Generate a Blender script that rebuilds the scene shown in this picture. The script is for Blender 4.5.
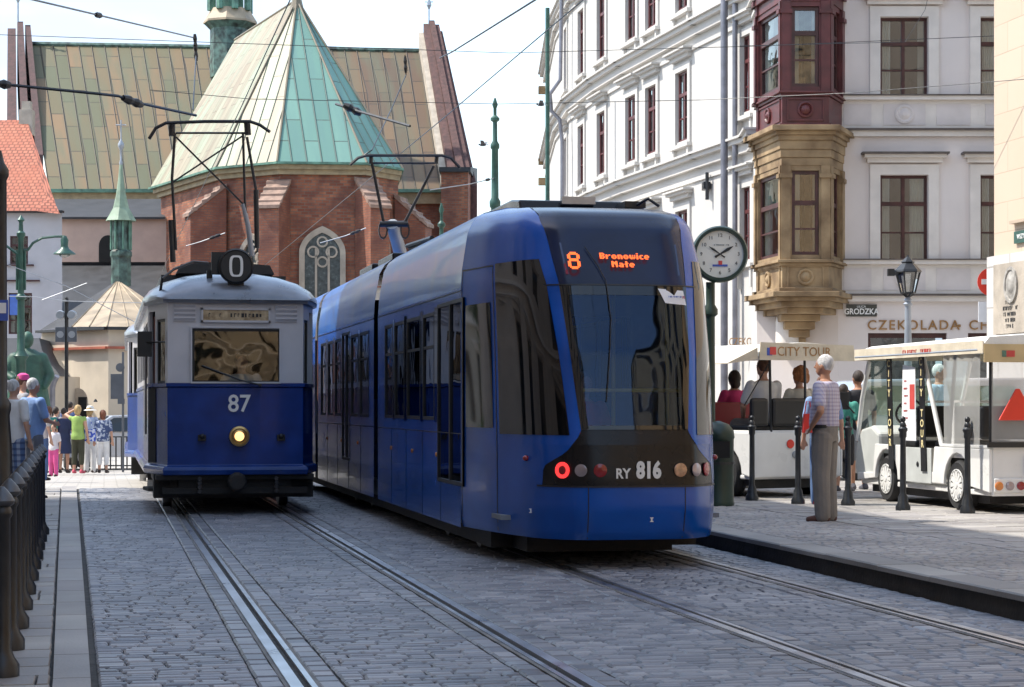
import bpy, math, random
from mathutils import Vector, Matrix
random.seed(7)
R = math.radians
A = R(11.5); SA, CA = math.sin(A), math.cos(A)
HC = 1.37; F = 2000.0; HY = 405.0
SC = bpy.context.scene
for o in list(bpy.data.objects): bpy.data.objects.remove(o)

# ---------- camera ----------
cd = bpy.data.cameras.new('camera'); cam_o = bpy.data.objects.new('camera', cd); SC.collection.objects.link(cam_o)
cam_o.location = (0, 0, HC); cam_o.rotation_euler = (R(90), 0, -A)
cd.sensor_width = 36; cd.lens = 36 * F / 1024; cd.shift_y = (HY - 343.5) / 1024
cd.clip_start = .1; cd.clip_end = 3000
SC.camera = cam_o
# ---------- world, sun, exposure ----------
TS = Vector((-.964, .278, 0)).normalized() * math.cos(R(55)); TS.z = math.sin(R(55))
w = bpy.data.worlds.new('World'); SC.world = w; w.use_nodes = True
nt = w.node_tree; nt.nodes.clear()
wo = nt.nodes.new('ShaderNodeOutputWorld'); bg = nt.nodes.new('ShaderNodeBackground'); bg.inputs['Strength'].default_value = .125
sky = nt.nodes.new('ShaderNodeTexSky'); sky.sky_type = 'NISHITA'; sky.sun_disc = False
sky.sun_elevation = R(55); sky.sun_rotation = math.atan2(TS.x, TS.y); sky.air_density = 1.3; sky.dust_density = 1.2
tc = nt.nodes.new('ShaderNodeTexCoord'); mp = nt.nodes.new('ShaderNodeMapping'); mp.inputs['Scale'].default_value = (1, 1, 2.6)
nz = nt.nodes.new('ShaderNodeTexNoise'); nz.inputs['Scale'].default_value = 3.2; nz.inputs['Detail'].default_value = 9; nz.inputs['Roughness'].default_value = .55
rp = nt.nodes.new('ShaderNodeValToRGB'); rp.color_ramp.elements[0].position = .36; rp.color_ramp.elements[1].position = .66
mx = nt.nodes.new('ShaderNodeMixRGB'); mx.inputs[2].default_value = (2.3, 2.75, 3.4, 1)
L = nt.links.new
L(tc.outputs['Generated'], mp.inputs[0]); L(mp.outputs[0], nz.inputs['Vector']); L(nz.outputs['Fac'], rp.inputs[0])
L(rp.outputs[0], mx.inputs[0]); L(sky.outputs[0], mx.inputs[1]); L(mx.outputs[0], bg.inputs[0]); L(bg.outputs[0], wo.inputs[0])
sl = bpy.data.lights.new('sun', 'SUN'); sl.energy = 2.2; sl.angle = R(.53); sl.color = (1, .94, .84)
so = bpy.data.objects.new('sun', sl); SC.collection.objects.link(so); so.location = (-40, 20, 60)
so.rotation_euler = (-TS).to_track_quat('-Z', 'Y').to_euler()
SC.view_settings.view_transform = 'Standard'; SC.view_settings.look = 'None'; SC.view_settings.exposure = 1.72; SC.view_settings.gamma = 1
SC.view_settings.use_curve_mapping = False

# ---------- helpers ----------
def cam(px, py, d): return Vector(((px - 512) * d / F, d, HC + (HY - py) * d / F))
def c2w(v): return Vector((v[0] * CA + v[1] * SA, -v[0] * SA + v[1] * CA, v[2]))
def W(px, py, d): return c2w(cam(px, py, d))
def gd(py, z=0): return F * (HC - z) / (py - HY)
def G(px, py, z=0): return W(px, py, gd(py, z))
def gz(y):   # ground height along the street
    return 0 if y < 32 else (-.34 * (y - 32) / 20 if y < 52 else -.34)

def link(o, parent=None):
    SC.collection.objects.link(o)
    if parent: o.parent = parent
    return o
def tag(o, label=None, cat=None, group=None, kind=None):
    if label: o['label'] = label
    if cat: o['category'] = cat
    if group: o['group'] = group
    if kind: o['kind'] = kind
    return o
def thing(name, label, cat, loc=(0, 0, 0), rz=0, group=None):
    o = bpy.data.objects.new(name, None); o.empty_display_size = .2; link(o)
    o.location = loc; o.rotation_euler = (0, 0, rz)
    return tag(o, label, cat, group)
def kids(o): return [c for c in bpy.data.objects if c.parent == o]
def dup(o, parent=None, loc=None, rz=None, label=None):
    c = o.copy(); link(c, parent)
    if loc is not None: c.location = loc
    if rz is not None: c.rotation_euler = (0, 0, rz)
    if label: c['label'] = label
    for k in kids(o): dup(k, c)
    return c

def crom(pts, n):
    out = []
    P = [pts[0]] + list(pts) + [pts[-1]]
    for i in range(1, len(P) - 2):
        for j in range(n):
            t = j / n; out.append(tuple(.5 * (2 * b + (c - a) * t + (2 * a - 5 * b + 4 * c - d) * t * t + (3 * b - a - 3 * c + d) * t ** 3) for a, b, c, d in zip(P[i - 1], P[i], P[i + 1], P[i + 2])))
    out.append(tuple(pts[-1])); return out
def lerp(tab, x):
    if x <= tab[0][0]: return tab[0][1]
    for (a, va), (b, vb) in zip(tab, tab[1:]):
        if x <= b: return va + (vb - va) * (x - a) / (b - a)
    return tab[-1][1]

class Fr:   # vertical facade frame: u along, n outwards, z up
    def __init__(s, p0, p1, z=0):
        s.o = Vector((p0[0], p0[1])); d = Vector((p1[0] - p0[0], p1[1] - p0[1])); s.len = d.length; s.d = d.normalized()
        s.n = Vector((s.d.y, -s.d.x)); s.z = z
    def __call__(s, u, n, z):
        p = s.o + s.d * u + s.n * n; return (p.x, p.y, z + s.z)

class MB:
    def __init__(s): s.v = []; s.f = []; s.m = []; s.uv = {}
    def add(s, vs, fs, mi=0):
        b = len(s.v); s.v += [tuple(v) for v in vs]
        for f in fs: s.f.append([i + b for i in f]); s.m.append(mi)
        return s
    def poly(s, pts, mi=0, uv=None):
        s.add(pts, [list(range(len(pts)))], mi)
        if uv: s.uv[len(s.f) - 1] = uv
        return s
    def box(s, x0, x1, y0, y1, z0, z1, mi=0):
        return s.hexa([(x0, y0, z0), (x1, y0, z0), (x1, y1, z0), (x0, y1, z0), (x0, y0, z1), (x1, y0, z1), (x1, y1, z1), (x0, y1, z1)], mi)
    def hexa(s, v, mi=0): return s.add(v, [(3, 2, 1, 0), (4, 5, 6, 7), (0, 1, 5, 4), (1, 2, 6, 5), (2, 3, 7, 6), (3, 0, 4, 7)], mi)
    def fbox(s, fr, u0, u1, n0, n1, z0, z1, mi=0):
        return s.hexa([fr(u0, n1, z0), fr(u1, n1, z0), fr(u1, n0, z0), fr(u0, n0, z0), fr(u0, n1, z1), fr(u1, n1, z1), fr(u1, n0, z1), fr(u0, n0, z1)], mi)
    def rings(s, rs, mi=0, cap=True, closed=True):
        n = len(rs[0]); b = len(s.v)
        for r in rs: s.v += [tuple(p) for p in r]
        m = n if closed else n - 1
        for i in range(len(rs) - 1):
            for j in range(m):
                k = (j + 1) % n
                s.f.append([b + i * n + j, b + i * n + k, b + (i + 1) * n + k, b + (i + 1) * n + j]); s.m.append(mi)
        if cap and closed:
            s.f.append([b + j for j in range(n)][::-1]); s.m.append(mi)
            s.f.append([b + (len(rs) - 1) * n + j for j in range(n)]); s.m.append(mi)
        return s
    def prism(s, pts, z0, z1, mi=0):
        return s.rings([[(p[0], p[1], z0) for p in pts], [(p[0], p[1], z1) for p in pts]], mi)
    def extr(s, pts, off, mi=0):
        off = Vector(off); return s.rings([pts, [Vector(p) + off for p in pts]], mi)
    def lathe(s, prof, c=(0, 0, 0), n=16, axis='z', mi=0, cap=True):
        rs = []
        for r, h in prof:
            ring = []
            for k in range(n):
                a = 2 * math.pi * k / n; x, y = r * math.cos(a), r * math.sin(a)
                p = (x, y, h) if axis == 'z' else ((x, h, y) if axis == 'y' else (h, x, y))
                ring.append((c[0] + p[0], c[1] + p[1], c[2] + p[2]))
            rs.append(ring)
        return s.rings(rs, mi, cap)
    def tube(s, pts, r, n=8, mi=0, cap=True):
        pts = [Vector(p) for p in pts]; rs = []
        if not isinstance(r, (list, tuple)): r = [r] * len(pts)
        up = None
        for i, p in enumerate(pts):
            t = (pts[min(i + 1, len(pts) - 1)] - pts[max(i - 1, 0)]).normalized()
            if up is None: up = Vector((0, 0, 1)) if abs(t.z) < .9 else Vector((1, 0, 0))
            a = t.cross(up).normalized(); b = a.cross(t).normalized(); up = b
            rs.append([p + (a * math.cos(2 * math.pi * k / n) + b * math.sin(2 * math.pi * k / n)) * r[i] for k in range(n)])
        return s.rings(rs, mi, cap)
    def ball(s, c, r, n=10, m=8, mi=0):
        if not isinstance(r, (list, tuple)): r = (r, r, r)
        rs = []
        for i in range(m + 1):
            a = math.pi * (i / m); a = min(max(a, .06), math.pi - .06)
            rs.append([(c[0] + r[0] * math.sin(a) * math.cos(2 * math.pi * k / n), c[1] + r[1] * math.sin(a) * math.sin(2 * math.pi * k / n), c[2] - r[2] * math.cos(a)) for k in range(n)])
        return s.rings(rs, mi)
    def grid(s, fn, us, vs, mi=0, uv=None):
        return s.rings([[fn(u, v) for u in us] for v in vs], mi, False, False)
    def build(s, name, mats, parent=None, smooth=None, bevel=0, loc=None, rz=None, solid=0):
        me = bpy.data.meshes.new(name); me.from_pydata(s.v, [], s.f)
        if not isinstance(mats, (list, tuple)): mats = [mats]
        for m in mats: me.materials.append(m)
        if len(mats) > 1: me.polygons.foreach_set('material_index', s.m)
        if s.uv:
            ul = me.uv_layers.new(name='UVMap')
            for fi, uvs in s.uv.items():
                for li, t in zip(me.polygons[fi].loop_indices, uvs): ul.data[li].uv = t
        me.validate(); me.update()
        if smooth is not None:
            me.polygons.foreach_set('use_smooth', [True] * len(me.polygons))
            me.set_sharp_from_angle(angle=R(smooth))
        o = bpy.data.objects.new(name, me); link(o, parent)
        if loc is not None: o.location = loc
        if rz is not None: o.rotation_euler = (0, 0, rz)
        if solid:
            md = o.modifiers.new('s', 'SOLIDIFY'); md.thickness = solid; md.offset = -1
        if bevel:
            md = o.modifiers.new('b', 'BEVEL'); md.width = bevel; md.segments = 2; md.limit_method = 'ANGLE'; md.angle_limit = R(40)
        return o
    def facade(s, fr, z0, z1, opens, depth=.2, u0=0, u1=None, mi=0, mr=None):
        u1 = fr.len if u1 is None else u1; mr = mi if mr is None else mr
        us = sorted({u0, u1} | {min(max(x, u0), u1) for o in opens for x in o[:2]}); zs = sorted({z0, z1} | {min(max(x, z0), z1) for o in opens for x in o[2:4]})
        for a, b in zip(us, us[1:]):
            for c, d in zip(zs, zs[1:]):
                m, q = (a + b) / 2, (c + d) / 2
                if any(o[0] < m < o[1] and o[2] < q < o[3] for o in opens): continue
                s.poly([fr(a, 0, c), fr(b, 0, c), fr(b, 0, d), fr(a, 0, d)], mi, [(a, c), (b, c), (b, d), (a, d)])
        for (a, b, c, d) in [o[:4] for o in opens]:
            D = -depth
            s.poly([fr(a, 0, c), fr(a, 0, d), fr(a, D, d), fr(a, D, c)], mr); s.poly([fr(b, 0, c), fr(b, D, c), fr(b, D, d), fr(b, 0, d)], mr)
            s.poly([fr(a, 0, d), fr(b, 0, d), fr(b, D, d), fr(a, D, d)], mr); s.poly([fr(a, 0, c), fr(a, D, c), fr(b, D, c), fr(b, 0, c)], mr)
        return s

def strokes(name, n, size, mat, parent, loc, rot, sx=1):
    # a line of writing too small to read in the picture: short uneven strokes
    m = MB(); rn = random.Random(n * 7 + int(size * 1000)); x = -n * size * .3
    for k in range(n):
        w_ = size * rn.uniform(.25, .5); h = size * rn.uniform(.5, .72)
        if rn.random() > .15: m.box(x, x + w_ * .35, -h / 2, h / 2, 0, .003); m.box(x + w_ * .35, x + w_, (-h / 2 if rn.random() > .5 else h / 2 - size * .14), h / 2, 0, .003)
        x += size * .6
    o = m.build(name, mat, parent); o.location = loc; o.rotation_euler = rot; o.scale = (sx, 1, 1); o['kind'] = 'stuff'
    return o
def text(name, body, size, mat, parent, loc, rot=(R(90), 0, 0), ext=.004, ax='CENTER', sx=1, bold=0, spacing=1):
    cu = bpy.data.curves.new(name, 'FONT'); cu.body = body; cu.size = size; cu.align_x = ax; cu.align_y = 'CENTER'; cu.extrude = ext; cu.offset = bold; cu.resolution_u = 3
    cu.space_character = spacing
    t = bpy.data.objects.new(name, cu); link(t); bpy.context.view_layer.update()
    me = bpy.data.meshes.new_from_object(t.evaluated_get(bpy.context.evaluated_depsgraph_get())); bpy.data.objects.remove(t)
    me.materials.clear(); me.materials.append(mat)
    o = bpy.data.objects.new(name, me); link(o, parent); o.location = loc; o.rotation_euler = rot; o.scale = (sx, 1, 1)
    return o

# ---------- materials ----------
def nodes(name):
    m = bpy.data.materials.new(name); m.use_nodes = True; t = m.node_tree
    return m, t, t.nodes['Principled BSDF']
def rgb(c): return (c[0], c[1], c[2], 1)
def pm(name, col, rough=.6, metal=0, var=.15, scale=3, bump=0, bscale=30, col2=None, coat=0, emit=None, es=1, rvar=.1, stretch=None, spec=.5):
    m, t, b = nodes(name); N = t.nodes.new; l = t.links.new
    tc = N('ShaderNodeTexCoord'); nz = N('ShaderNodeTexNoise'); nz.inputs['Scale'].default_value = scale; nz.inputs['Detail'].default_value = 7
    if stretch:
        mpn = N('ShaderNodeMapping'); mpn.inputs['Scale'].default_value = stretch; l(tc.outputs['Object'], mpn.inputs[0]); l(mpn.outputs[0], nz.inputs['Vector'])
    else: l(tc.outputs['Object'], nz.inputs['Vector'])
    rp = N('ShaderNodeValToRGB'); e = rp.color_ramp.elements; e[0].position = .33; e[1].position = .67
    e[0].color = rgb([c * (1 - var) for c in col]); e[1].color = rgb(col2 or [min(c * (1 + var), 1) for c in col])
    l(nz.outputs['Fac'], rp.inputs[0]); l(rp.outputs[0], b.inputs['Base Color'])
    mr = N('ShaderNodeMapRange'); mr.inputs[3].default_value = max(rough - rvar, .02); mr.inputs[4].default_value = min(rough + rvar, 1); l(nz.outputs['Fac'], mr.inputs[0]); l(mr.outputs[0], b.inputs['Roughness'])
    b.inputs['Metallic'].default_value = metal; b.inputs['Coat Weight'].default_value = coat; b.inputs['Coat Roughness'].default_value = .04
    b.inputs['Specular IOR Level'].default_value = spec
    if bump:
        n2 = N('ShaderNodeTexNoise'); n2.inputs['Scale'].default_value = bscale; n2.inputs['Detail'].default_value = 5; l(tc.outputs['Object'], n2.inputs['Vector'])
        bp = N('ShaderNodeBump'); bp.inputs['Strength'].default_value = bump; bp.inputs['Distance'].default_value = .02; l(n2.outputs['Fac'], bp.inputs['Height']); l(bp.outputs[0], b.inputs['Normal'])
    if emit: b.inputs['Emission Color'].default_value = rgb(emit); b.inputs['Emission Strength'].default_value = es
    return m
def brick(name, c1, c2, mortar, bw, bh, ms, uv=True, rot=0, off=.5, rough=.8, bump=.5, dirt=.35, dcol=(.1, .08, .06), dscale=.5, dist=0, dstretch=(1, 1, 1), metal=0, squash=1, rand_w=0):
    m, t, b = nodes(name); N = t.nodes.new; l = t.links.new
    tc = N('ShaderNodeTexCoord'); mpn = N('ShaderNodeMapping'); mpn.inputs['Rotation'].default_value = (0, 0, rot)
    src = tc.outputs['UV' if uv else 'Object']
    if dist:
        nd = N('ShaderNodeTexNoise'); nd.inputs['Scale'].default_value = 2.5; l(src, nd.inputs['Vector'])
        ad = N('ShaderNodeMixRGB'); ad.blend_type = 'ADD'; ad.inputs[0].default_value = dist; l(src, ad.inputs[1]); l(nd.outputs['Color'], ad.inputs[2]); l(ad.outputs[0], mpn.inputs[0])
    else: l(src, mpn.inputs[0])
    bk = N('ShaderNodeTexBrick'); bk.inputs['Color1'].default_value = rgb(c1); bk.inputs['Color2'].default_value = rgb(c2); bk.inputs['Mortar'].default_value = rgb(mortar)
    bk.inputs['Scale'].default_value = 1; bk.inputs['Brick Width'].default_value = bw; bk.inputs['Row Height'].default_value = bh; bk.inputs['Mortar Size'].default_value = ms; bk.inputs['Mortar Smooth'].default_value = .2; bk.inputs['Bias'].default_value = 0
    bk.offset = off; l(mpn.outputs[0], bk.inputs['Vector'])
    nz = N('ShaderNodeTexNoise'); nz.inputs['Scale'].default_value = dscale; nz.inputs['Detail'].default_value = 8
    m3 = N('ShaderNodeMapping'); m3.inputs['Scale'].default_value = dstretch; l(src, m3.inputs[0]); l(m3.outputs[0], nz.inputs['Vector'])
    rp = N('ShaderNodeValToRGB'); rp.color_ramp.elements[0].position = .4; rp.color_ramp.elements[1].position = .7; rp.color_ramp.elements[1].color = (dirt * 2.2 if dirt < .45 else 1,) * 3 + (1,); l(nz.outputs['Fac'], rp.inputs[0])
    mx = N('ShaderNodeMixRGB'); mx.inputs[2].default_value = rgb(dcol); l(rp.outputs[0], mx.inputs[0]); l(bk.outputs['Color'], mx.inputs[1]); l(mx.outputs[0], b.inputs['Base Color'])
    b.inputs['Roughness'].default_value = rough; b.inputs['Metallic'].default_value = metal
    bp = N('ShaderNodeBump'); bp.inputs['Strength'].default_value = bump; bp.inputs['Distance'].default_value = .02; bp.invert = True
    l(bk.outputs['Fac'], bp.inputs['Height']); l(bp.outputs[0], b.inputs['Normal'])
    return m
def glass(name, tint=(.3, .35, .4), fac=.35, rough=.02, gcol=(.9, .9, .9), bump=0):
    m = bpy.data.materials.new(name); m.use_nodes = True; t = m.node_tree; t.nodes.clear(); N = t.nodes.new; l = t.links.new
    o = N('ShaderNodeOutputMaterial'); mx = N('ShaderNodeMixShader'); tr = N('ShaderNodeBsdfTransparent'); gl = N('ShaderNodeBsdfGlossy'); fr = N('ShaderNodeLayerWeight'); fr.inputs[0].default_value = .25
    tr.inputs[0].default_value = rgb(tint); gl.inputs[0].default_value = rgb(gcol); gl.inputs['Roughness'].default_value = rough
    mr = N('ShaderNodeMapRange'); mr.inputs[3].default_value = fac; mr.inputs[4].default_value = 1; l(fr.outputs['Fresnel'], mr.inputs[0]); l(mr.outputs[0], mx.inputs[0])
    if bump:
        tc = N('ShaderNodeTexCoord'); nz = N('ShaderNodeTexNoise'); nz.inputs['Scale'].default_value = 1.3; l(tc.outputs['Object'], nz.inputs['Vector'])
        bp = N('ShaderNodeBump'); bp.inputs['Strength'].default_value = bump; bp.inputs['Distance'].default_value = .1; l(nz.outputs['Fac'], bp.inputs['Height']); l(bp.outputs[0], gl.inputs['Normal'])
    l(tr.outputs[0], mx.inputs[1]); l(gl.outputs[0], mx.inputs[2]); l(mx.outputs[0], o.inputs[0])
    return m
def settmat(name, cols, rough=.5):
    m, t, b = nodes(name); N = t.nodes.new; l = t.links.new
    ge = N('ShaderNodeNewGeometry'); rp = N('ShaderNodeValToRGB'); e = rp.color_ramp.elements
    e[0].color = rgb(cols[0]); e[1].color = rgb(cols[-1])
    for i, c in enumerate(cols[1:-1]): x = e.new((i + 1) / (len(cols) - 1)); x.color = rgb(c)
    l(ge.outputs['Random Per Island'], rp.inputs[0])
    tc = N('ShaderNodeTexCoord'); nz = N('ShaderNodeTexNoise'); nz.inputs['Scale'].default_value = .8; nz.inputs['Detail'].default_value = 10; l(tc.outputs['Object'], nz.inputs['Vector'])
    mx = N('ShaderNodeMixRGB'); mx.blend_type = 'MULTIPLY'; mx.inputs[0].default_value = .8; r2 = N('ShaderNodeValToRGB'); r2.color_ramp.elements[0].position = .3; r2.color_ramp.elements[0].color = (.48, .47, .46, 1); r2.color_ramp.elements[1].position = .62
    l(nz.outputs['Fac'], r2.inputs[0]); l(rp.outputs[0], mx.inputs[1]); l(r2.outputs[0], mx.inputs[2]); l(mx.outputs[0], b.inputs['Base Color'])
    n2 = N('ShaderNodeTexNoise'); n2.inputs['Scale'].default_value = 60; n2.inputs['Detail'].default_value = 4; l(tc.outputs['Object'], n2.inputs['Vector'])
    bp = N('ShaderNodeBump'); bp.inputs['Strength'].default_value = .35; bp.inputs['Distance'].default_value = .01; l(n2.outputs['Fac'], bp.inputs['Height']); l(bp.outputs[0], b.inputs['Normal'])
    mr = N('ShaderNodeMapRange'); mr.inputs[3].default_value = rough - .14; mr.inputs[4].default_value = rough + .18; l(nz.outputs['Fac'], mr.inputs[0]); l(mr.outputs[0], b.inputs['Roughness'])
    return m
M = {}
M['sett'] = settmat('sett_granite', [(.11, .115, .14), (.2, .21, .24), (.27, .275, .3), (.16, .165, .19), (.33, .33, .35)], .4)
M['slab'] = settmat('slab_granite', [(.3, .28, .26), (.38, .36, .33), (.33, .31, .3), (.27, .25, .24)], .6)
M['kerb'] = settmat('kerb_granite', [(.26, .25, .24), (.34, .33, .31), (.3, .29, .28)], .6)
M['joint'] = pm('joint_sand', (.05, .048, .046), .95, var=.4, scale=9, bump=.6)
M['rail'] = pm('rail_steel', (.62, .62, .64), .3, 1, var=.1, scale=3)
M['railside'] = pm('rail_rust', (.07, .055, .045), .6, .6, var=.4, scale=8)
M['bitumen'] = pm('bitumen', (.15, .145, .14), .75, var=.35, scale=4, bump=.3)
M['plaza'] = brick('plaza_paving', (.3, .28, .26), (.42, .4, .37), (.12, .11, .1), .42, .24, .012, uv=False, dirt=.25, dcol=(.2, .19, .18), dscale=.7, dist=.05, bump=.6)
M['ground'] = brick('square_paving', (.36, .34, .32), (.44, .42, .39), (.24, .23, .21), .5, .3, .012, uv=False, dirt=.2, dcol=(.3, .28, .26), dscale=.5, dist=.04, bump=.4)
M['iron'] = pm('black_iron', (.02, .022, .025), .38, .2, var=.4, scale=6, bump=.1)
M['green_iron'] = pm('green_iron', (.03, .085, .065), .4, .1, var=.25, scale=5)
M['darkgreen'] = pm('dark_green_iron', (.015, .035, .025), .4, .1, var=.3)
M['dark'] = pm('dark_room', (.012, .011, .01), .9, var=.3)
M['black'] = pm('black_plastic', (.012, .012, .013), .45, var=.3)
M['rubber'] = pm('rubber', (.015, .015, .016), .8, var=.3, scale=10)
M['chainm'] = pm('chain_iron', (.04, .04, .045), .5, .5)
M['metal'] = pm('grey_metal', (.32, .33, .35), .35, .9, var=.2)
M['white'] = pm('white_paint', (.75, .74, .72), .35, var=.05, coat=.3)
M['copper'] = brick('copper_sheets', (.085, .09, .042), (.2, .12, .055), (.04, .03, .02), 2.4, .685, .035, rot=R(90), dirt=.4, dcol=(.1, .11, .06), dscale=.9, dstretch=(1.3, .22, 1), rough=.55, bump=.8)
M['copper2'] = brick('rust_copper_sheets', (.1, .06, .035), (.16, .1, .05), (.05, .035, .025), 2.4, .685, .035, rot=R(90), dirt=.35, dcol=(.1, .115, .07), dscale=.8, dstretch=(1.3, .22, 1), rough=.55, bump=.8)
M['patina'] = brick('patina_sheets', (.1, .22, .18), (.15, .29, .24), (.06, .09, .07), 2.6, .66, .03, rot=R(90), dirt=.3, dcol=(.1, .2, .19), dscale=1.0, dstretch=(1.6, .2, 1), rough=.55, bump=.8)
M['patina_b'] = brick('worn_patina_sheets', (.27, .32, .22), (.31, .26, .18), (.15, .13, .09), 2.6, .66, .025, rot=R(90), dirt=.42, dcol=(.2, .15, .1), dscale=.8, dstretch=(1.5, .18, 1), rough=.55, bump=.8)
M['bronze'] = pm('statue_bronze', (.03, .085, .06), .6, var=.4, scale=3, bump=.3)
M['seam'] = pm('seam_brown', (.06, .045, .03), .6, var=.3)
M['spirecu'] = pm('pale_verdigris', (.2, .27, .19), .6, var=.3, scale=2)
M['green_cu'] = pm('verdigris', (.09, .19, .14), .6, var=.4, scale=2.5, bump=.2)
M['dark_cu'] = pm('dark_copper', (.03, .04, .035), .6, var=.5, scale=3, col2=(.1, .18, .15))
M['redbrick'] = brick('red_brick', (.2, .055, .028), (.36, .13, .065), (.16, .12, .09), .32, .13, .016, dirt=.4, dcol=(.11, .04, .03), dscale=1.2, bump=.4)
M['redbrick2'] = brick('red_brick_pier', (.25, .075, .038), (.32, .12, .065), (.14, .1, .08), .3, .11, .014, dirt=.4, dcol=(.12, .045, .035), dscale=.9, bump=.4)
M['stonecap'] = pm('buttress_tiles', (.26, .17, .13), .8, var=.3, scale=3, bump=.3)
M['stone'] = pm('pale_stone', (.38, .33, .27), .8, var=.2, scale=2, bump=.3)
M['sandstone'] = pm('bay_sandstone', (.27, .17, .085), .8, var=.4, scale=1.6, bump=.35, col2=(.38, .27, .15))
M['tile'] = brick('orange_tile', (.34, .1, .06), (.42, .15, .09), (.16, .05, .03), .24, .26, .03, dirt=.2, dcol=(.4, .12, .06), bump=1)
M['pinkwall'] = pm('pink_stucco', (.46, .33, .27), .85, var=.08, scale=1.5, bump=.1)
M['beige'] = pm('beige_stucco', (.5, .43, .34), .85, var=.1, scale=1.2, bump=.1)
M['lilac'] = pm('pale_stucco', (.46, .44, .46), .85, var=.06, scale=1.3, bump=.1)
M['yellow'] = pm('ochre_cornice', (.3, .24, .15), .8, var=.2)
M['slate'] = pm('slate_roof', (.02, .021, .024), .6, var=.4, scale=1.5, bump=.3)
M['tan_roof'] = pm('tan_sheet_roof', (.3, .235, .16), .6, var=.3, scale=1.2, bump=.1)
M['cwall'] = pm('grey_stucco', (.68, .62, .59), .85, var=.1, scale=.35, bump=.12, bscale=8)
M['cwhite'] = pm('white_stucco', (.5, .48, .455), .85, var=.05, scale=.6, bump=.12, bscale=8)
M['ctrim'] = pm('cream_trim', (.68, .63, .58), .8, var=.08, scale=2, bump=.15)
M['capstrip'] = pm('cornice_flashing', (.1, .08, .07), .6, var=.3)
M['panelgrey'] = pm('stucco_panel', (.6, .55, .53), .85, var=.08, scale=2)
M['wood'] = pm('oxblood_wood', (.1, .025, .025), .45, var=.3, scale=3, bump=.15)
M['woodf'] = pm('window_wood', (.065, .022, .02), .4, var=.3, scale=6)
M['wglass'] = glass('window_glass', (.7, .74, .74), .2, .02, bump=.15)
M['curtain'] = pm('net_curtain', (.78, .77, .7), .9, var=.12, scale=7, stretch=(6, 6, .4))
M['nstone'] = brick('ashlar_cream', (.5, .4, .3), (.54, .43, .33), (.4, .31, .23), 1.3, .62, .012, dirt=.2, dcol=(.55, .44, .34), bump=.3)
M['nwhite'] = brick('ashlar_white', (.5, .485, .46), (.55, .53, .51), (.33, .31, .29), 1.1, .85, .02, dirt=.2, dcol=(.5, .48, .45), bump=.6)
M['gold'] = pm('gold_letter', (.32, .17, .06), .5, .2, var=.2)
M['wletter'] = pm('white_letter', (.75, .75, .73), .5, var=.04)
# trams
M['tblue'] = pm('new_tram_blue', (.002, .07, .36), .24, 0, var=.2, scale=1.5, coat=.18, rvar=.08, spec=.35)
M['tblue2'] = pm('tram_panel_blue', (.008, .055, .36), .25, 0, var=.12, scale=1.5, coat=.6, rvar=.05)
M['troof'] = pm('tram_roof_blue', (.012, .1, .36), .33, 0, var=.2, scale=1.5, coat=.2, rvar=.08)
M['tdark'] = pm('tram_navy_hood', (.006, .014, .05), .2, var=.2, coat=.0, rvar=.04, spec=.3)
M['tglass'] = glass('tinted_tram_glass', (.6, .68, .82), .035, .015, (.5, .68, 1), bump=.1)
M['tsglass'] = glass('side_tram_glass', (.07, .09, .13), .16, .015, (.8, .85, .95), bump=.12)
M['tblack'] = pm('black_tram_glass', (.004, .005, .007), .05, var=.3, coat=.3, rvar=.03)
M['band'] = pm('black_light_panel', (.008, .008, .01), .25, var=.3, spec=.3)
M['redlamp'] = pm('lit_red_lamp', (.6, .02, .02), .3, emit=(1, .04, .04), es=.5)
M['redoff'] = pm('red_lens', (.25, .01, .015), .15, var=.2, coat=.5)
M['pinklens'] = pm('clear_lens', (.3, .25, .26), .12, .3, var=.4, coat=.5)
M['amber'] = pm('amber_lens', (.5, .28, .16), .15, var=.4, scale=20, coat=.5)
M['orangelens'] = pm('orange_lens', (.6, .2, .04), .15, var=.2, coat=.5)
M['led'] = pm('led_orange', (.5, .1, .02), .5, emit=(1, .12, .015), es=.62)
M['oblue'] = pm('old_tram_blue', (.005, .036, .2), .22, 0, var=.2, scale=3, coat=.08, bump=.06, bscale=4, spec=.3)
M['ocream'] = pm('old_tram_grey_white', (.5, .5, .53), .35, var=.08, scale=2, coat=.3, bump=.05, bscale=4)
M['oroof'] = pm('old_tram_roof', (.2, .22, .26), .3, .2, var=.3, scale=2.5, coat=.2)
M['oglass'] = glass('old_tram_glass', (.75, .75, .7), .15, .03, (1, .93, .8), bump=.12)
M['woodred'] = pm('door_wood', (.14, .035, .02), .4, var=.3, scale=4)
M['lamp_on'] = pm('lit_headlamp', (.9, .6, .3), .3, emit=(1, .5, .18), es=.7)
M['brass'] = pm('brass_ring', (.5, .35, .15), .3, .9, var=.2)
M['dest'] = pm('destination_board', (.4, .28, .15), .5, var=.35, scale=12, col2=(.6, .48, .3))
M['axle'] = pm('underframe', (.015, .014, .014), .7, var=.4, scale=5, bump=.2)
M['panto'] = pm('pantograph_steel', (.03, .03, .033), .4, .4, var=.3)
M['pantow'] = pm('pantograph_grey', (.3, .32, .35), .4, .3, var=.1)
M['seat'] = pm('seat_fabric', (.05, .08, .2), .8, var=.3)
M['grey_int'] = pm('tram_interior', (.18, .2, .23), .6, var=.2)
M['yellowp'] = pm('yellow_pole', (.5, .35, .05), .4)
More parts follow.
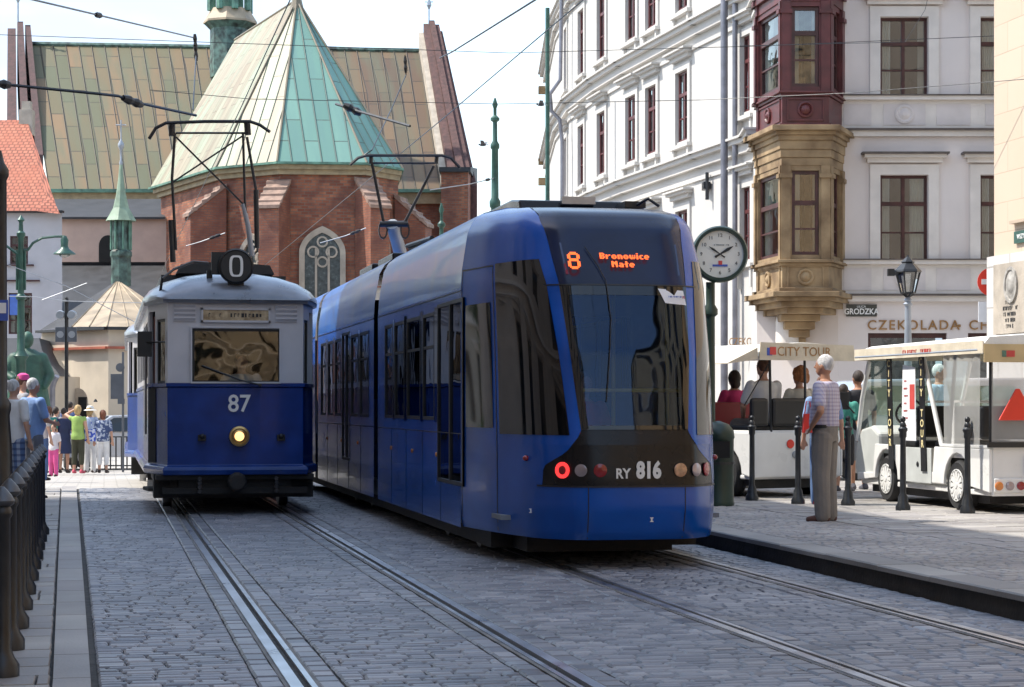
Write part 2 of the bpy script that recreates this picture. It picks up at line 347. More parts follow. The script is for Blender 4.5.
# carts
M['cwhite_p'] = pm('cart_white', (.72, .72, .7), .3, var=.06, coat=.4)
M['cgrey_p'] = pm('cart_grey_side', (.5, .52, .5), .35, var=.1, coat=.3)
M['canopy'] = pm('cream_canopy', (.6, .53, .41), .7, var=.12, scale=4, bump=.2)
M['canopyw'] = pm('white_canopy_top', (.72, .71, .67), .7, var=.08, scale=3, bump=.2)
M['plastic'] = pm('clear_plastic_sheet', (.6, .6, .58), .35, var=.1)
M['plastic'].node_tree.nodes['Principled BSDF'].inputs['Alpha'].default_value = .38
M['cglass'] = glass('cart_windscreen', (.62, .78, .76), .16, .02)
M['redbag'] = pm('red_fabric', (.6, .03, .02), .7, var=.15)
M['reflector'] = pm('red_reflector', (.7, .04, .02), .35, var=.1)
M['redseat'] = pm('red_seat', (.3, .02, .03), .5)
M['redink'] = pm('red_print', (.5, .06, .05), .6, var=.2)
M['blueink'] = pm('blue_print', (.05, .1, .4), .6, var=.2)
M['blackink'] = pm('dark_print', (.02, .02, .02), .6, var=.1)
M['clockw'] = pm('clock_face', (.72, .72, .66), .4, var=.04)
M['paper'] = pm('white_paper', (.75, .76, .78), .6, var=.04)
M['galv'] = pm('galvanised_pole', (.3, .33, .37), .45, .4, var=.15)
M['downpipe'] = pm('zinc_downpipe', (.2, .2, .23), .45, .5, var=.2)
M['greenglass'] = glass('lantern_glass', (.8, .82, .8), .15, .05)
M['litcap'] = pm('highlit_iron_cap', (.09, .095, .105), .4, .5, var=.3)  # iron colour lightened to paint in the highlights on the left bollard caps
M['signgrey'] = pm('sign_back_grey', (.1, .11, .13), .5, .3, var=.15)
M['carsilver'] = pm('car_silver', (.45, .47, .5), .3, .5, var=.05, coat=.5)
M['granite'] = pm('pedestal_granite', (.25, .23, .22), .7, var=.2, bump=.2)
M['bird'] = pm('bird_feathers', (.08, .08, .09), .8, var=.4)
# ================= SETTING =================
# far ground sheet following the falling street
mb = MB(); ys = [-80, 8, 31, 32, 36, 40, 44, 48, 52, 70, 120, 300, 1500]
for a, b in zip(ys, ys[1:]):
    mb.poly([(-700, a, gz(a) - .05), (700, a, gz(a) - .05), (700, b, gz(b) - .05), (-700, b, gz(b) - .05)])
tag(mb.build('ground', M['ground']), kind='structure')
# bed under the setts
mb = MB(); mb.box(-3.2, 5.72, -60, 33.8, -.045, -.018); tag(mb.build('road_bed', M['joint']), kind='structure')

def sxl(y): return lerp([(9.5, -.248), (26.9, -.58), (60, -1.2)], y) if y > 9.5 else -.248
def sxr(y): return lerp([(9.5, -.052), (26.9, -.34), (60, -.9)], y) if y > 9.5 else -.052
def sett(mb, x0, x1, y0, y1, z, ch=.012, h=.006, dep=.03, jit=.0025, tilt=.01):
    j = lambda: random.uniform(-jit, jit)
    xs = [(x0 + j(), y0 + j()), (x1 + j(), y0 + j()), (x1 + j(), y1 + j()), (x0 + j(), y1 + j())]
    cx, cy = (x0 + x1) / 2, (y0 + y1) / 2; tx, ty = random.uniform(-tilt, tilt), random.uniform(-tilt, tilt); dz = random.uniform(-.003, .003)
    kx = 1 - 2 * ch / max(x1 - x0, .03); ky = 1 - 2 * ch / max(y1 - y0, .03)
    b = len(mb.v)
    for (x, y) in xs: mb.v.append((x, y, z - dep))
    for (x, y) in xs: mb.v.append((x, y, z - .011 + dz + (x - cx) * tx + (y - cy) * ty))
    for (x, y) in xs: mb.v.append((cx + (x - cx) * kx, cy + (y - cy) * ky, z + dz + (x - cx) * tx + (y - cy) * ty))
    mb.v.append((cx, cy, z + h * .5 + dz))
    for r in (0, 4):
        for k in range(4): q = (k + 1) % 4; mb.f.append([b + r + k, b + r + q, b + r + 4 + q, b + r + 4 + k])
    for k in range(4): q = (k + 1) % 4; mb.f.append([b + 8 + k, b + 8 + q, b + 12])
    mb.m += [0] * 12
def rows(mb, xa, xb, y0, y1, z, rh=.095, wd=.165, gap=.006, **kw):
    y = y0; k = 0
    while y < y1:
        h = rh * random.uniform(.9, 1.1)
        a = xa(y) if callable(xa) else xa; b = xb(y) if callable(xb) else xb
        x = a; first = True; ph = random.uniform(0, 6)
        while x < b - .03:
            wv = wd * random.uniform(.75, 1.3) * (random.uniform(.4, 1) if first else 1); first = False
            x2 = min(x + wv, b)
            if b - x2 < .05: x2 = b
            o = .006 * math.sin(x * 2.2 + ph) + .01 * math.sin(x * .9 + y * .6)
            sett(mb, x + gap / 2, x2 - gap / 2, y + gap / 2 + o, y + h - gap / 2 + o, z, **kw); x = x2
        y += h
mb = MB(); Y0, Y1 = 8.2, 33.6
mb2 = MB()
rows(mb, lambda y: sxr(y) + .028, .735, Y0, Y1, 0)
for a, b in [(1.16, 2.08), (2.525, 3.55), (3.985, 4.895), (5.33, 5.7)]: rows(mb, a, b, Y0, Y1, 0)
for a, b in [(.74, .862), (1.03, 1.15), (2.09, 2.21), (2.39, 2.515), (3.56, 3.68), (3.86, 3.975), (4.905, 5.025), (5.205, 5.32)]:
    y = Y0
    while y < Y1: l = random.uniform(.16, .26); sett(mb, a, b, y, y + l - .014, .001); y += l
tag(mb.build('road_setts', M['sett'], smooth=38), kind='structure')
# left pavement: kerb slabs and paving rows
y = 8.0
while y < 33.5:
    l = random.uniform(.85, 1.25)
    b = len(mb2.v); z = .012
    mb2.v += [(sxl(y) + .005, y, z - .03), (sxr(y) - .005, y, z - .03), (sxr(y + l) - .005, y + l - .005, z - .03), (sxl(y + l) + .005, y + l - .005, z - .03), (sxl(y) + .008, y + .004, z), (sxr(y) - .008, y + .004, z), (sxr(y + l) - .008, y + l - .009, z), (sxl(y + l) + .008, y + l - .009, z)]; mb2.f += [[b, b + 1, b + 5, b + 4], [b + 1, b + 2, b + 6, b + 5], [b + 2, b + 3, b + 7, b + 6], [b + 3, b, b + 4, b + 7], [b + 4, b + 5, b + 6, b + 7]]; mb2.m += [0] * 5; y += l
rows(mb2, -3.2, lambda y: sxl(y) - .01, Y0, 33.5,   .012, rh=.36, wd=.62, gap=.007, ch=.006, h=.002, jit=.003, tilt=.004, dep=.05)
tag(mb2.build('pavement', M['slab'], smooth=38), kind='structure')
# grooved rails
mb = MB()
def rail(xh, s):   # xh = gauge face, s = +1 head lies towards +x
    for (a, b, za, zb, mi) in [(0, .062, -.03, .004, 0), (-.04, 0, -.03, -.02, 1), (-.07, -.04, -.03, .002, 0), (.062, .084, -.03, -.003, 2), (-.096, -.07, -.03, -.003, 2)]:
        x0, x1 = sorted((xh + s * a, xh + s * b)); mb.box(x0, x1, -20, 33.6, za, zb, mi)
for g in (.914, 3.745): rail(g + .03, -1); rail(g + 1.404, 1)



tag(mb.build('tram_rails', [M['rail'], M['railside'], M['bitumen']]), kind='structure')
# right platform
PZ = .16
mb = MB(); mb.box(5.98, 90, -30, 95, -.4, PZ - .006); tag(mb.build('plaza', M['plaza']), kind='structure')
mb = MB(); y = -5
while y < 60:
    l = random.uniform(.9, 1.15); sett(mb, 5.72, 6.04, y, y + l - .006, PZ + .004, ch=.012, jit=.002, h=.001, tilt=.002, dep=.045); y += l
tag(mb.build('kerb', M['kerb'], smooth=38), kind='structure')
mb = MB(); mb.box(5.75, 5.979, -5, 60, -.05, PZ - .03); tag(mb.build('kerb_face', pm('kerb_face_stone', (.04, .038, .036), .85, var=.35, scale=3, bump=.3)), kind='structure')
mb = MB(); rows(mb, 6.05, 7.4, Y0, 32, PZ + .004, rh=.1, wd=.13, dep=.03)
rows(mb, 7.42, 12.0, 13, 30, PZ + .004, rh=.22, wd=.42, ch=.008, h=.002, jit=.003, tilt=.004)
tag(mb.build('platform_setts', M['slab'], smooth=38), kind='structure')

# ================= BUILDINGS =================
def hood(mb, fr, a, b, z, mi=0, mc=None):
    mb.fbox(fr, a, b, 0, .14, z, z + .12, mi); mb.fbox(fr, a - .08, b + .08, 0, .24, z + .12, z + .2, mi); mb.fbox(fr, a - .14, b + .14, 0, .32, z + .2, z + .25, mi if mc is None else mc)
def window(parent, fr, a, b, z0, z1, fm, d=.2, curtain=True, cols=2, tr=.33, nm='window', wf=.07, bar=True, glassm=None):
    m = MB(); D0, D1 = -d, -d + .07
    m.fbox(fr, a, a + wf, D0, D1, z0, z1); m.fbox(fr, b - wf, b, D0, D1, z0, z1); m.fbox(fr, a + wf, b - wf, D0, D1, z0, z0 + wf); m.fbox(fr, a + wf, b - wf, D0, D1, z1 - wf, z1)
    zt = z1 - (z1 - z0) * tr
    m.fbox(fr, a + wf, b - wf, D0, D1 + .02, zt - wf * .7, zt + wf * .7)
    if cols == 2:
        c = (a + b) / 2; m.fbox(fr, c - wf * .6, c + wf * .6, D0 + .005, D1 + .012, z0 + wf, z1 - wf)
    if bar:
        zm = (z0 + zt) / 2; m.fbox(fr, a + wf, b - wf, D0 + .01, D1 - .005, zm - .02, zm + .02)
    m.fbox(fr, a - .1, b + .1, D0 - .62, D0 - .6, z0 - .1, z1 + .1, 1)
    o = m.build(nm, [fm, M['dark']], parent)
    g = MB(); g.poly([fr(a + .01, D0 + .03, z0), fr(b - .01, D0 + .03, z0), fr(b - .01, D0 + .03, z1), fr(a + .01, D0 + .03, z1)]); g.build('pane', glassm or M['wglass'], o)
    if curtain:
        g = MB(); n = 10; wd = (b - a)
        for (s0, s1) in ((a + .03, a + wd * random.uniform(.18, .38)), (b - wd * random.uniform(.15, .35), b - .03)):
            pts = [fr(s0 + (s1 - s0) * i / n, D0 - .06 + (.03 if i % 2 else -.03), 0) for i in range(n + 1)]
            for p, q in zip(pts, pts[1:]): g.poly([(p[0], p[1], p[2] + z0), (q[0], q[1], q[2] + z0), (q[0], q[1], q[2] + z1), (p[0], p[1], p[2] + z1)])
        g.build('curtain', M['curtain'], o)
    return o

# ---- corner building (camera aligned local frame) ----
CO = cam(840, 405, 50); CO.z = 0
def cl(px, d): return ((px - 512) * d / F - CO.x, d - CO.y)
def zz(py, d): return HC + (HY - py) * d / F
cb = thing('corner_building', 'grey and white four storey corner house with a two tier bay window and chocolate shop', 'building', c2w(CO), -A)
frR = Fr(cl(838, 50), cl(1100, 50)); S = .025
def uR(px): return (px - 838) * S
wall = MB(); trim = MB(); cap = MB(); panels = MB()
opR = []; wins = []
for (a, b) in ((880, 928), (980, 1028)):
    for (t, bt) in ((17, 96), (175, 261), (-150, -64)):
        o = (uR(a), uR(b), zz(bt, 50), zz(t, 50)); opR.append(o); wins.append(o)
shopR = [(uR(868), uR(947), .5, zz(333, 50)), (uR(968), uR(1060), .5, zz(333, 50))]
wall.facade(frR, 0.0, 17, opR + shopR, .22)
for (a, b, c, d) in opR:
    aw = .26
    trim.fbox(frR, a - aw, a - .002, 0, .07, c - .12, d + aw); trim.fbox(frR, b + .002, b + aw, 0, .07, c - .12, d + aw); trim.fbox(frR, a - .002, b + .002, 0, .07, d + .002, d + aw)
    hood(trim, frR, a - .34, b + .34, d + .3, 0, 1)
for (pt, pb) in ((262, 296), (98, 131), (-62, -30)):
    zt, zb = zz(pt, 50), zz(pb, 50)
    trim.fbox(frR, 0, frR.len, 0, .16, zt - .06, zt + .04); trim.fbox(frR, 0, frR.len, 0, .2, zt + .04, zt + .07, 1)
    trim.fbox(frR, 0, frR.len, 0, .05, zb + .002, zt - .062); trim.fbox(frR, 0, frR.len, 0, .12, zb - .14, zb); trim.fbox(frR, 0, frR.len, 0, .2, zb, zb + .05, 1)
    for (a, b) in ((843, 871), (883, 925), (936, 970), (985, 1024)):
        panels = MB(); panels.fbox(frR, uR(a), uR(b), .05, .062, zb + .14, zt - .16)
        if a in (883, 985):
            c = frR(uR((a + b) / 2), .06, (zt + zb) / 2); rz_ = MB(); rz_.lathe([(.24, .0), (.24, -.03), (.19, -.04), (.15, -.02), (.05, -.06)], c, 16, 'y'); rz_.build('rosette', M['panelgrey'], cb)
        panels.build('relief_panel', M['panelgrey'], cb)
frC = Fr(cl(757, 50.9), cl(838, 50)); wall.facade(frC, 0, 17, [], .2, mi=0)
wall.build('wall', M['cwall'], cb); trim.build('cornice', [M['ctrim'], M['capstrip']], cb);
for o in wins: window(cb, frR, *o, M['woodf'], .2)
for (a, b, c, d) in shopR:
    m = MB(); m.fbox(frR, a, b, -.2, -.12, c, c + .1); m.fbox(frR, a, b, -.2, -.12, d - .12, d); m.fbox(frR, a, a + .08, -.2, -.12, c + .1, d - .12); m.fbox(frR, b - .08, b, -.2, -.12, c + .1, d - .12); m.fbox(frR, a, b, -1.4, -1.38, c, d, 1)
    o = m.build('shop_window', [M['woodf'], M['dark']], cb); g = MB(); g.poly([frR(a, -.16, c), frR(b, -.16, c), frR(b, -.16, d), frR(a, -.16, d)]); g.build('pane', M['wglass'], o)
# left facade, curved
PL = [cl(*p) for p in ((546, 88), (556, 76), (570, 70.6), (596, 66.2), (624, 62.8), (700, 56.0), (752, 52.3))]
PL.append(cl(757, 50.9))
CPX = [546, 556, 570, 596, 624, 700, 752, 757]
frL = [Fr(a, b) for a, b in zip(PL, PL[1:])]
def on_left(px):
    t = (px - 512) / F   # ray X = t*Y in camera coords
    for i, fr in enumerate(frL):
        o = fr.o + Vector((CO.x, CO.y)); u = (t * o.y - o.x) / (fr.d.x - t * fr.d.y)
        if -1e-3 <= u <= fr.len + 1e-3: return i, u, (o + fr.d * u).y
    return 0, 0, 88
wallL = MB(); trimL = MB(); ops = [[] for _ in frL]; wl = []
cols = [(683, .52), (652, .5), (627, .5), (598, .5), (582, .48), (566.5, .45)]
ZR = [(1.9 + 3.0, 7.0), (8.75, 11.0), (13.3, 15.6)]
ZC = [8.0, 11.75, 16.2]
for (px, hw) in cols:
    i, u, d = on_left(px); fr = frL[i]; u = min(max(u, hw + .3), fr.len - hw - .3)
    for (z0, z1) in ((4.9, 6.95), (8.95, 10.95), (12.75, 14.9)):
        o = (u - hw, u + hw, z0, z1); ops[i].append(o); wl.append((fr, o))
i, u, d = on_left(747.5); fr = frL[i]
for (z0, z1) in ((5.2, 7.1), (9.1, 11.1), (13.2, 15.2)):
    o = (u - .35, u + .3, z0, z1); ops[i].append(o); wl.append((fr, o))
for i, fr in enumerate(frL):
    wallL.facade(fr, 0, 17, ops[i], .13)
    for zc in (8.05, 11.8, 15.6):
        trimL.fbox(fr, -.05, fr.len + .05, 0, .14, zc - .05, zc + .2); trimL.fbox(fr, -.08, fr.len + .08, 0, .28, zc + .2, zc + .32); trimL.fbox(fr, -.1, fr.len + .1, 0, .36, zc + .32, zc + .38)
        trimL.fbox(fr, -.03, fr.len + .03, 0, .06, zc - .4, zc - .32)
for (fr, (a, b, c, d)) in wl:
    trimL.fbox(fr, a - .2, a - .002, 0, .06, c - .12, d + .2); trimL.fbox(fr, b + .002, b + .2, 0, .06, c - .12, d + .2); trimL.fbox(fr, a - .002, b + .002, 0, .06, d + .002, d + .2)
    trimL.fbox(fr, a - .26, b + .26, 0, .16, c - .22, c - .12); trimL.fbox(fr, a - .16, a - .04, 0, .1, c - .75, c - .22); trimL.fbox(fr, b + .04, b + .16, 0, .1, c - .75, c - .22)
    hood(trimL, fr, a - .26, b + .26, d + .32)
wallL.build('wall', M['cwhite'], cb); trimL.build('cornice', M['cwhite'], cb)
for (fr, o) in wl: window(cb, fr, *o, M['wood'], .12, curtain=True)
# roof / back mass
m = MB(); back = [PL[0], PL[2], PL[4], PL[5], PL[7], cl(838, 50), cl(1100, 50), cl(1100, 80), cl(620, 100)]
bk = [(p[0] * 1.0, p[1] + .0) for p in back]
m.prism(bk, 17, 17.6); m.build('roof', M['slate'], cb)
# gutter brackets seen edge-on at the far end of the curved front
for z in (7.4, 8.2, 11.0, 11.9, 15.0): m = MB(); m.fbox(frL[0], .2, .7, 0, .35, z, z + .3); m.build('console', M['sandstone'], cb)
# corner strip between left facade and bay
# downpipes
def onL(px, n, z): i, u, d = on_left(px); return frL[i](u, n, z)
m = MB(); m.tube([onL(736.5, .35, .1), onL(736.5, .35, 16.8)], .1, 10); m.tube([onL(742, .2, .1), onL(742, .2, 16.8)], .07, 8); m.build('downpipe', M['downpipe'], cb, smooth=40)
d = on_left(569)[2]
zk = 11.8
m = MB(); m.tube([onL(572, .35, .2), onL(572, .35, 10.6), onL(571.5, .42, 11.4), onL(571, .7, 11.7), onL(571, .75, 12.3), onL(571.5, .4, 12.8), onL(572, .35, 16.9)], .07, 8); m.build('downpipe', M['downpipe'], cb, smooth=40)
m = MB(); p = Vector(onL(706, .02, zz(187, 55.5))); m.box(p.x - .1, p.x + .1, p.y - .5, p.y, p.z - .1, p.z + .1); m.tube([p + Vector((0, -.5, -.4)), p + Vector((0, -.5, .35))], .05); m.build('wall_bracket', M['iron'], cb)
# bay window
B = [cl(756, 50.9), cl(782, 48.7), cl(829, 48.7), cl(843, 49.98)]
def bay(off, dn=0):
    # offset the four-point open outline outwards
    c = Vector((sum(p[0] for p in B) / 4, B[0][1])); out = []
    ns = []
    for a, b in zip(B, B[1:]):
        d = (Vector(b) - Vector(a)).normalized(); ns.append(Vector((d.y, -d.x)))
    P = [Vector(B[0]) + ns[0] * off, None, None, Vector(B[3]) + ns[2] * off]
    for k in (1, 2):
        n = (ns[k - 1] + ns[k]).normalized(); P[k] = Vector(B[k]) + n * off / max(n.dot(ns[k]), .3)
    P[0].y = B[0][1]; P[3].y = B[3][1] + .05
    return [tuple(P[0]), tuple(P[1]), tuple(P[2]), tuple(P[3]), (P[3].x, B[3][1] + .6), (P[0].x, B[3][1] + .6)]
def bz(py): return zz(py, 48.8)
def zone(name, mat, off0, levels):
    m = MB()
    for (py0, py1, off) in levels: m.prism(bay(off), bz(py0), bz(py1))
    return m.build(name, mat, cb, bevel=.01)
zone('bay_corbel', M['sandstone'], 0, [(297, 292, .3), (301, 297.1, .18), (307, 301.1, .02), (313, 307.1, -.18)])
m = MB()
for (pa, pb, xa, xb, dp) in ((320, 313.1, 784, 824, .95), (328, 320.1, 789, 820, .72), (336, 328.1, 794, 816, .5), (346, 336.1, 798, 813, .35)): m.box(cl(xa, 48.8)[0], cl(xb, 48.8)[0], 0.3 - dp, .4, bz(pa), bz(pb))
m.build('bay_corbel', M['sandstone'], cb, bevel=.02)
zone('bay_apron', M['sandstone'], 0, [(292, 288, .1), (288, 266, 0), (266, 263, .06), (262.9, 260, .14)])
zone('bay_entablature', M['sandstone'], 0, [(166, 158, .02), (157.9, 150, .05), (149.9, 141, .08), (140.9, 136, .13), (135.9, 132, .2), (131.9, 127, .33)])
zone('bay_apron', M['wood'], 0, [(126.9, 124, .06), (124, 97, 0), (96.9, 94, .05), (93.9, 92, .11)])
zone('bay_apron', M['wood'], 0, [(2, -8, .03), (-8.1, -14, .12), (-14.1, -50, .02)])
zone('bay_roof', M['slate'], 0, [(-140, -150, .2)])
def baywin(z0, z1, pm_, fm, ow, tr, capm):
    F3 = [Fr(a, b) for a, b in zip(bay(0)[:4], bay(0)[1:4])]
    post = MB()
    for k, fr in enumerate(F3):
        L_ = fr.len; sh = .24 if k == 1 else .16
        if k == 2: sh = .3
        post.facade(fr, z0, z1, [(sh, L_ - sh, z0 + .12, z1 - .12)], .2)
        post.fbox(fr, -.02, sh - .04, 0, .06, z0, z1); post.fbox(fr, L_ - sh + .04, L_ + .02, 0, .061, z0 + .001, z1)
        post.fbox(fr, -.05, sh, 0, .1, z1 - .3, z1 - .2); post.fbox(fr, L_ - sh, L_ + .05, 0, .101, z1 - .3, z1 - .2)
    post.build('bay_post', pm_, cb)
    for k, fr in enumerate(F3):
        sh = (.16, .24, .3)[k]; window(cb, fr, sh + .005, fr.len - sh - .005, z0 + .125, z1 - .125, fm, .14, curtain=(k != 2), cols=1, tr=tr, wf=.08, nm='bay_window')
baywin(bz(260), bz(166), M['sandstone'], M['woodf'], 0, .38, 0)
baywin(bz(92), bz(2), M['wood'], M['woodf'], 0, .33, 0)
baywin(bz(-50), bz(-140), M['wood'], M['woodf'], 0, .33, 0)
for (pz, mm) in ((277, 'sandstone'), (110, 'wood')):
    F3 = [Fr(a, b) for a, b in zip(bay(0)[:4], bay(0)[1:4])]; m = MB()
    for k, fr in enumerate(F3[:2]):
        L_ = fr.len; z = bz(pz)
        for (a, b, c, d) in ((.12, L_ - .12, z - .28, z - .24), (.12, L_ - .12, z + .24, z + .28), (.12, .16, z - .24, z + .24), (L_ - .16, L_ - .12, z - .24, z + .24)): m.fbox(fr, a, b, 0, .03, c, d)
        pr = [];
        for r, h in ((.2, 0), (.2, .05), (.16, .06), (.13, .02), (.08, .06), (.02, .09)):
            pr.append([fr(L_ / 2 + r * math.cos(t * math.pi / 8), h, z + r * math.sin(t * math.pi / 8)) for t in range(16)])
        m.rings(pr)
    m.build('relief_panel', M[mm], cb)
# lettering
def frt(fr, u, n, z): return fr(u, n, z)
ru = lambda px: frR(uR(px), .02, 0)
p = frR(uR(867), .02, zz(325.5, 50)); text('shop_lettering', 'CZEKOLADA', .34, M['gold'], cb, p, (R(90), 0, 0), .02, 'LEFT', 1.0, .002, 1.22); text('shop_lettering', 'CHOCO', .34, M['gold'], cb, frR(uR(968.5), .02, zz(325.5, 50)), (R(90), 0, 0), .02, 'LEFT', 1.0, .002, 1.22); m = MB(); m.fbox(frR, uR(958), uR(960.5), .0, .03, zz(327, 50), zz(324.5, 50)); m.build('lettering_dot', M['gold'], cb)
i, u, d = on_left(743); fr = frL[i]; ang = math.atan2(fr.d.y, fr.d.x)
fr = frL[-2]; p = frL[-2](frL[-2].len - .1, .03, zz(341, 51.5))
text('shop_lettering', 'CZEKOLADA', .3, M['gold'], cb, p, (R(90), 0, math.atan2(fr.d.y, fr.d.x) * .25), .01, 'CENTER', .62)
m = MB(); p0 = Vector(frR(uR(846), .02, 0)); m.fbox(frR, uR(846), uR(876.5), .01, .05, zz(316.5, 50), zz(304.5, 50)); ns = m.build('street_name_plate', pm('plate_dark', (.05, .05, .04), .5), cb)
text('lettering', 'GRODZKA', .2, M['wletter'], ns, frR(uR(861), .055, zz(311.8, 50)), sx=.88, bold=.004); text('lettering', 'ULICA', .08, M['wletter'], ns, frR(uR(861), .055, zz(306.8, 50)))
m = MB(); q = Vector(frR(uR(792), 0, 0)); cx, cy = cl(787, 50.2); z0 = zz(352, 50)
m.lathe([(.3, z0), (.3, z0 + .75), (.26, z0 + .95), (.15, z0 + 1.1), (.02, z0 + 1.15)], (cx, cy - .1, 0), 14); m.build('niche_ornament', M['ctrim'], cb, smooth=40)

# ---- near right building facing the street ----
XN = 18.3
nb = thing('plaque_house', 'sunlit cream house with white ashlar base at the right edge of the square', 'building', (XN, 39.15, 0), 0)
frN = Fr((0, 0), (0, -22)); m = MB(); zs = zz(257, 42)
m.facade(frN, zs, 17, [(5, 6.2, 6, 8.4), (9, 10.2, 6, 8.4), (13, 14.2, 6, 8.4), (5, 6.2, 11, 13), (9, 10.2, 11, 13)], .2)
fb = Fr((8, 0), (0, 0)); m.facade(fb, 0, 17, []); 
m.build('wall', M['nstone'], nb)
m = MB(); fr2 = Fr((-.12, .1), (-.12, -22)); m.facade(fr2, 0, zs, []); m.poly([(-.12, .1, zs), (-.12, -22, zs), (0, -22, zs), (0, .1, zs)]); m.poly([(-.12, .1, 0), (-.12, .1, zs), (8, .1, zs), (8, .1, 0)][::-1])
m.build('stone_base', M['nwhite'], nb)
m = MB(); m.box(-.35, 8, -22, .2, 17, 17.4); m.build('roof', M['slate'], nb)
for (a, b, c, d) in [(5, 6.2, 6, 8.4), (9, 10.2, 6, 8.4), (13, 14.2, 6, 8.4), (5, 6.2, 11, 13), (9, 10.2, 11, 13)]: window(nb, frN, a, b, c, d, M['woodf'], .18, curtain=False)
def nu(px):   # distance along facade from its far corner for an image column
    t = (px - 512) / F; Y = (XN * (CA - t * SA * -1 * -1)) if 0 else None
    # world ray: (t*CA+SA, CA - t*SA)
    k = XN / (t * CA + SA); return 39.15 - k * (CA - t * SA), k
def nz_(px, py): u, k = nu(px); return HC + (HY - py) * k / F
u0, _ = nu(1003.5)
m = MB(); m.fbox(fr2, u0, u0 + 1.5, .01, .06, nz_(1010, 334), nz_(1010, 264)); pq = m.build('memorial_plaque', M['stone'], nb)
m = MB(); zc = nz_(1018, 285)
m.rings([[fr2(u0 + .85 + r * math.cos(t * math.pi / 8), h, zc + r * 1.25 * math.sin(t * math.pi / 8)) for t in range(16)] for r, h in ((.3, .06), (.3, .1), (.25, .1), (.24, .07), (.17, .09), (.1, .13), (.02, .14))]); m.build('portrait_medallion', pm('medallion_bronze', (.32, .3, .27), .6, var=.3, scale=8), pq)
for i, (s, py) in enumerate(((0, 302), (0, 308), (0, 314), (0, 320), (0, 326))):
    strokes('inscription', (7, 13, 10, 9, 6)[i], .12, M['blackink'], pq, fr2(u0 + .78, .065, nz_(1018, py)), (R(90), 0, R(-90)), .8)
m = MB(); ua, _ = nu(1016.5); m.fbox(frN, ua, ua + 1.1, .02, .06, nz_(1016, 244), nz_(1016, 232)); sp = m.build('street_name_plate', M['green_iron'], nb)
text('lettering', 'WSZYSTKICH', .14, M['wletter'], sp, frN(ua + .52, .065, nz_(1018, 237.5)), (R(90), 0, R(-90)), .004, sx=.85)
m = MB(); m.fbox(frN, ua - .1, ua + 2, 0, .12, nz_(1016, 224), nz_(1016, 221)); m.build('stone_ledge', M['nstone'], nb)
# no entry sign on the corner
p = c2w(cam(991, 282, 42.4)); sg = thing('no_entry_sign', 'round red and white no entry sign beside the pale ashlar corner', 'road sign', (p.x, p.y, PZ), -A)
m = MB(); zc = p.z - PZ; m.lathe([(.3, 0), (.3, -.03)], (0, -.04, zc), 24, 'y'); m.build('disc', M['reflector'], sg)
m = MB(); m.box(-.22, .22, -.085, -.075, zc - .055, zc + .055); m.build('bar', M['white'], sg)
m = MB(); m.tube([(0, 0, 0), (0, 0, zc + .35)], .03); m.build('post', M['galv'], sg); m = MB(); m.box(-.28, .2, -.06, -.035, zc - .85, zc - .42); m.build('sign_plate', M['paper'], sg)

# ---- street houses beside and behind the camera (they shade the street and show in reflections) ----
def row_house(name, label, fr, z1, mat, rz, loc, n, depth):
    t = thing(name, label, 'building', loc, rz); m = MB(); ops = []
    for k in range(n):
        for z in (1.0, 4.6, 8.3, 12): ops.append((1.2 + k * 3.2, 2.4 + k * 3.2, z, z + 2.2))
    m.facade(fr, 0, z1, ops, .2)
    a, b = fr(0, 0, 0), fr(fr.len, 0, 0); c, d = fr(fr.len, -depth, 0), fr(0, -depth, 0)
    for p, q in ((b, c), (c, d), (d, a)): m.poly([p, q, (q[0], q[1], z1), (p[0], p[1], z1)])
    m.build('wall', mat, t)
    m = MB(); m.fbox(fr, -.2, fr.len + .2, -depth, .35, z1, z1 + .25); m.build('roof', M['slate'], t)
    m = MB(); g = MB()
    for (a, b, c, d) in ops: m.fbox(fr, a, b, -.2, -.16, c, d); 
    w_ = m.build('window', M['tblack'], t); w_['kind'] = 'stuff'
    m = MB()
    for (a, b, c, d) in ops: hood(m, fr, a - .1, b + .1, d + .1)
    m.fbox(fr, 0, fr.len, 0, .2, 4.0, 4.2); m.build('cornice', M['ctrim'], t)
HL = 16.65
row_house('street_house', 'tall pale house lining the left pavement outside the picture', Fr((0, -75), (0, 0)), HL, pm('left_house_stucco', (.52, .46, .4), .85), 0, (-3.4, 30.3, 0), 23, 9)
row_house('street_house', 'sunlit ochre house lining the right pavement outside the picture', Fr((0, 0), (0, -70)), 16, pm('right_house_stucco', (.6, .42, .24), .85), 0, (12.6, 14, 0), 21, 9)

row_house('street_house', 'ochre house closing the street far behind the camera', Fr((26, 0), (-22, 0)), 12.5, pm('end_house_stucco', (.34, .28, .2), .85), 0, (0, -58, 0), 14, 9)
row_house('street_house', 'pale house beyond the square left of the picture', Fr((0, 0), (0, 45)), 13, pm('far_house_stucco', (.45, .4, .33), .85), 0, (-15, 33, 0), 13, 9)
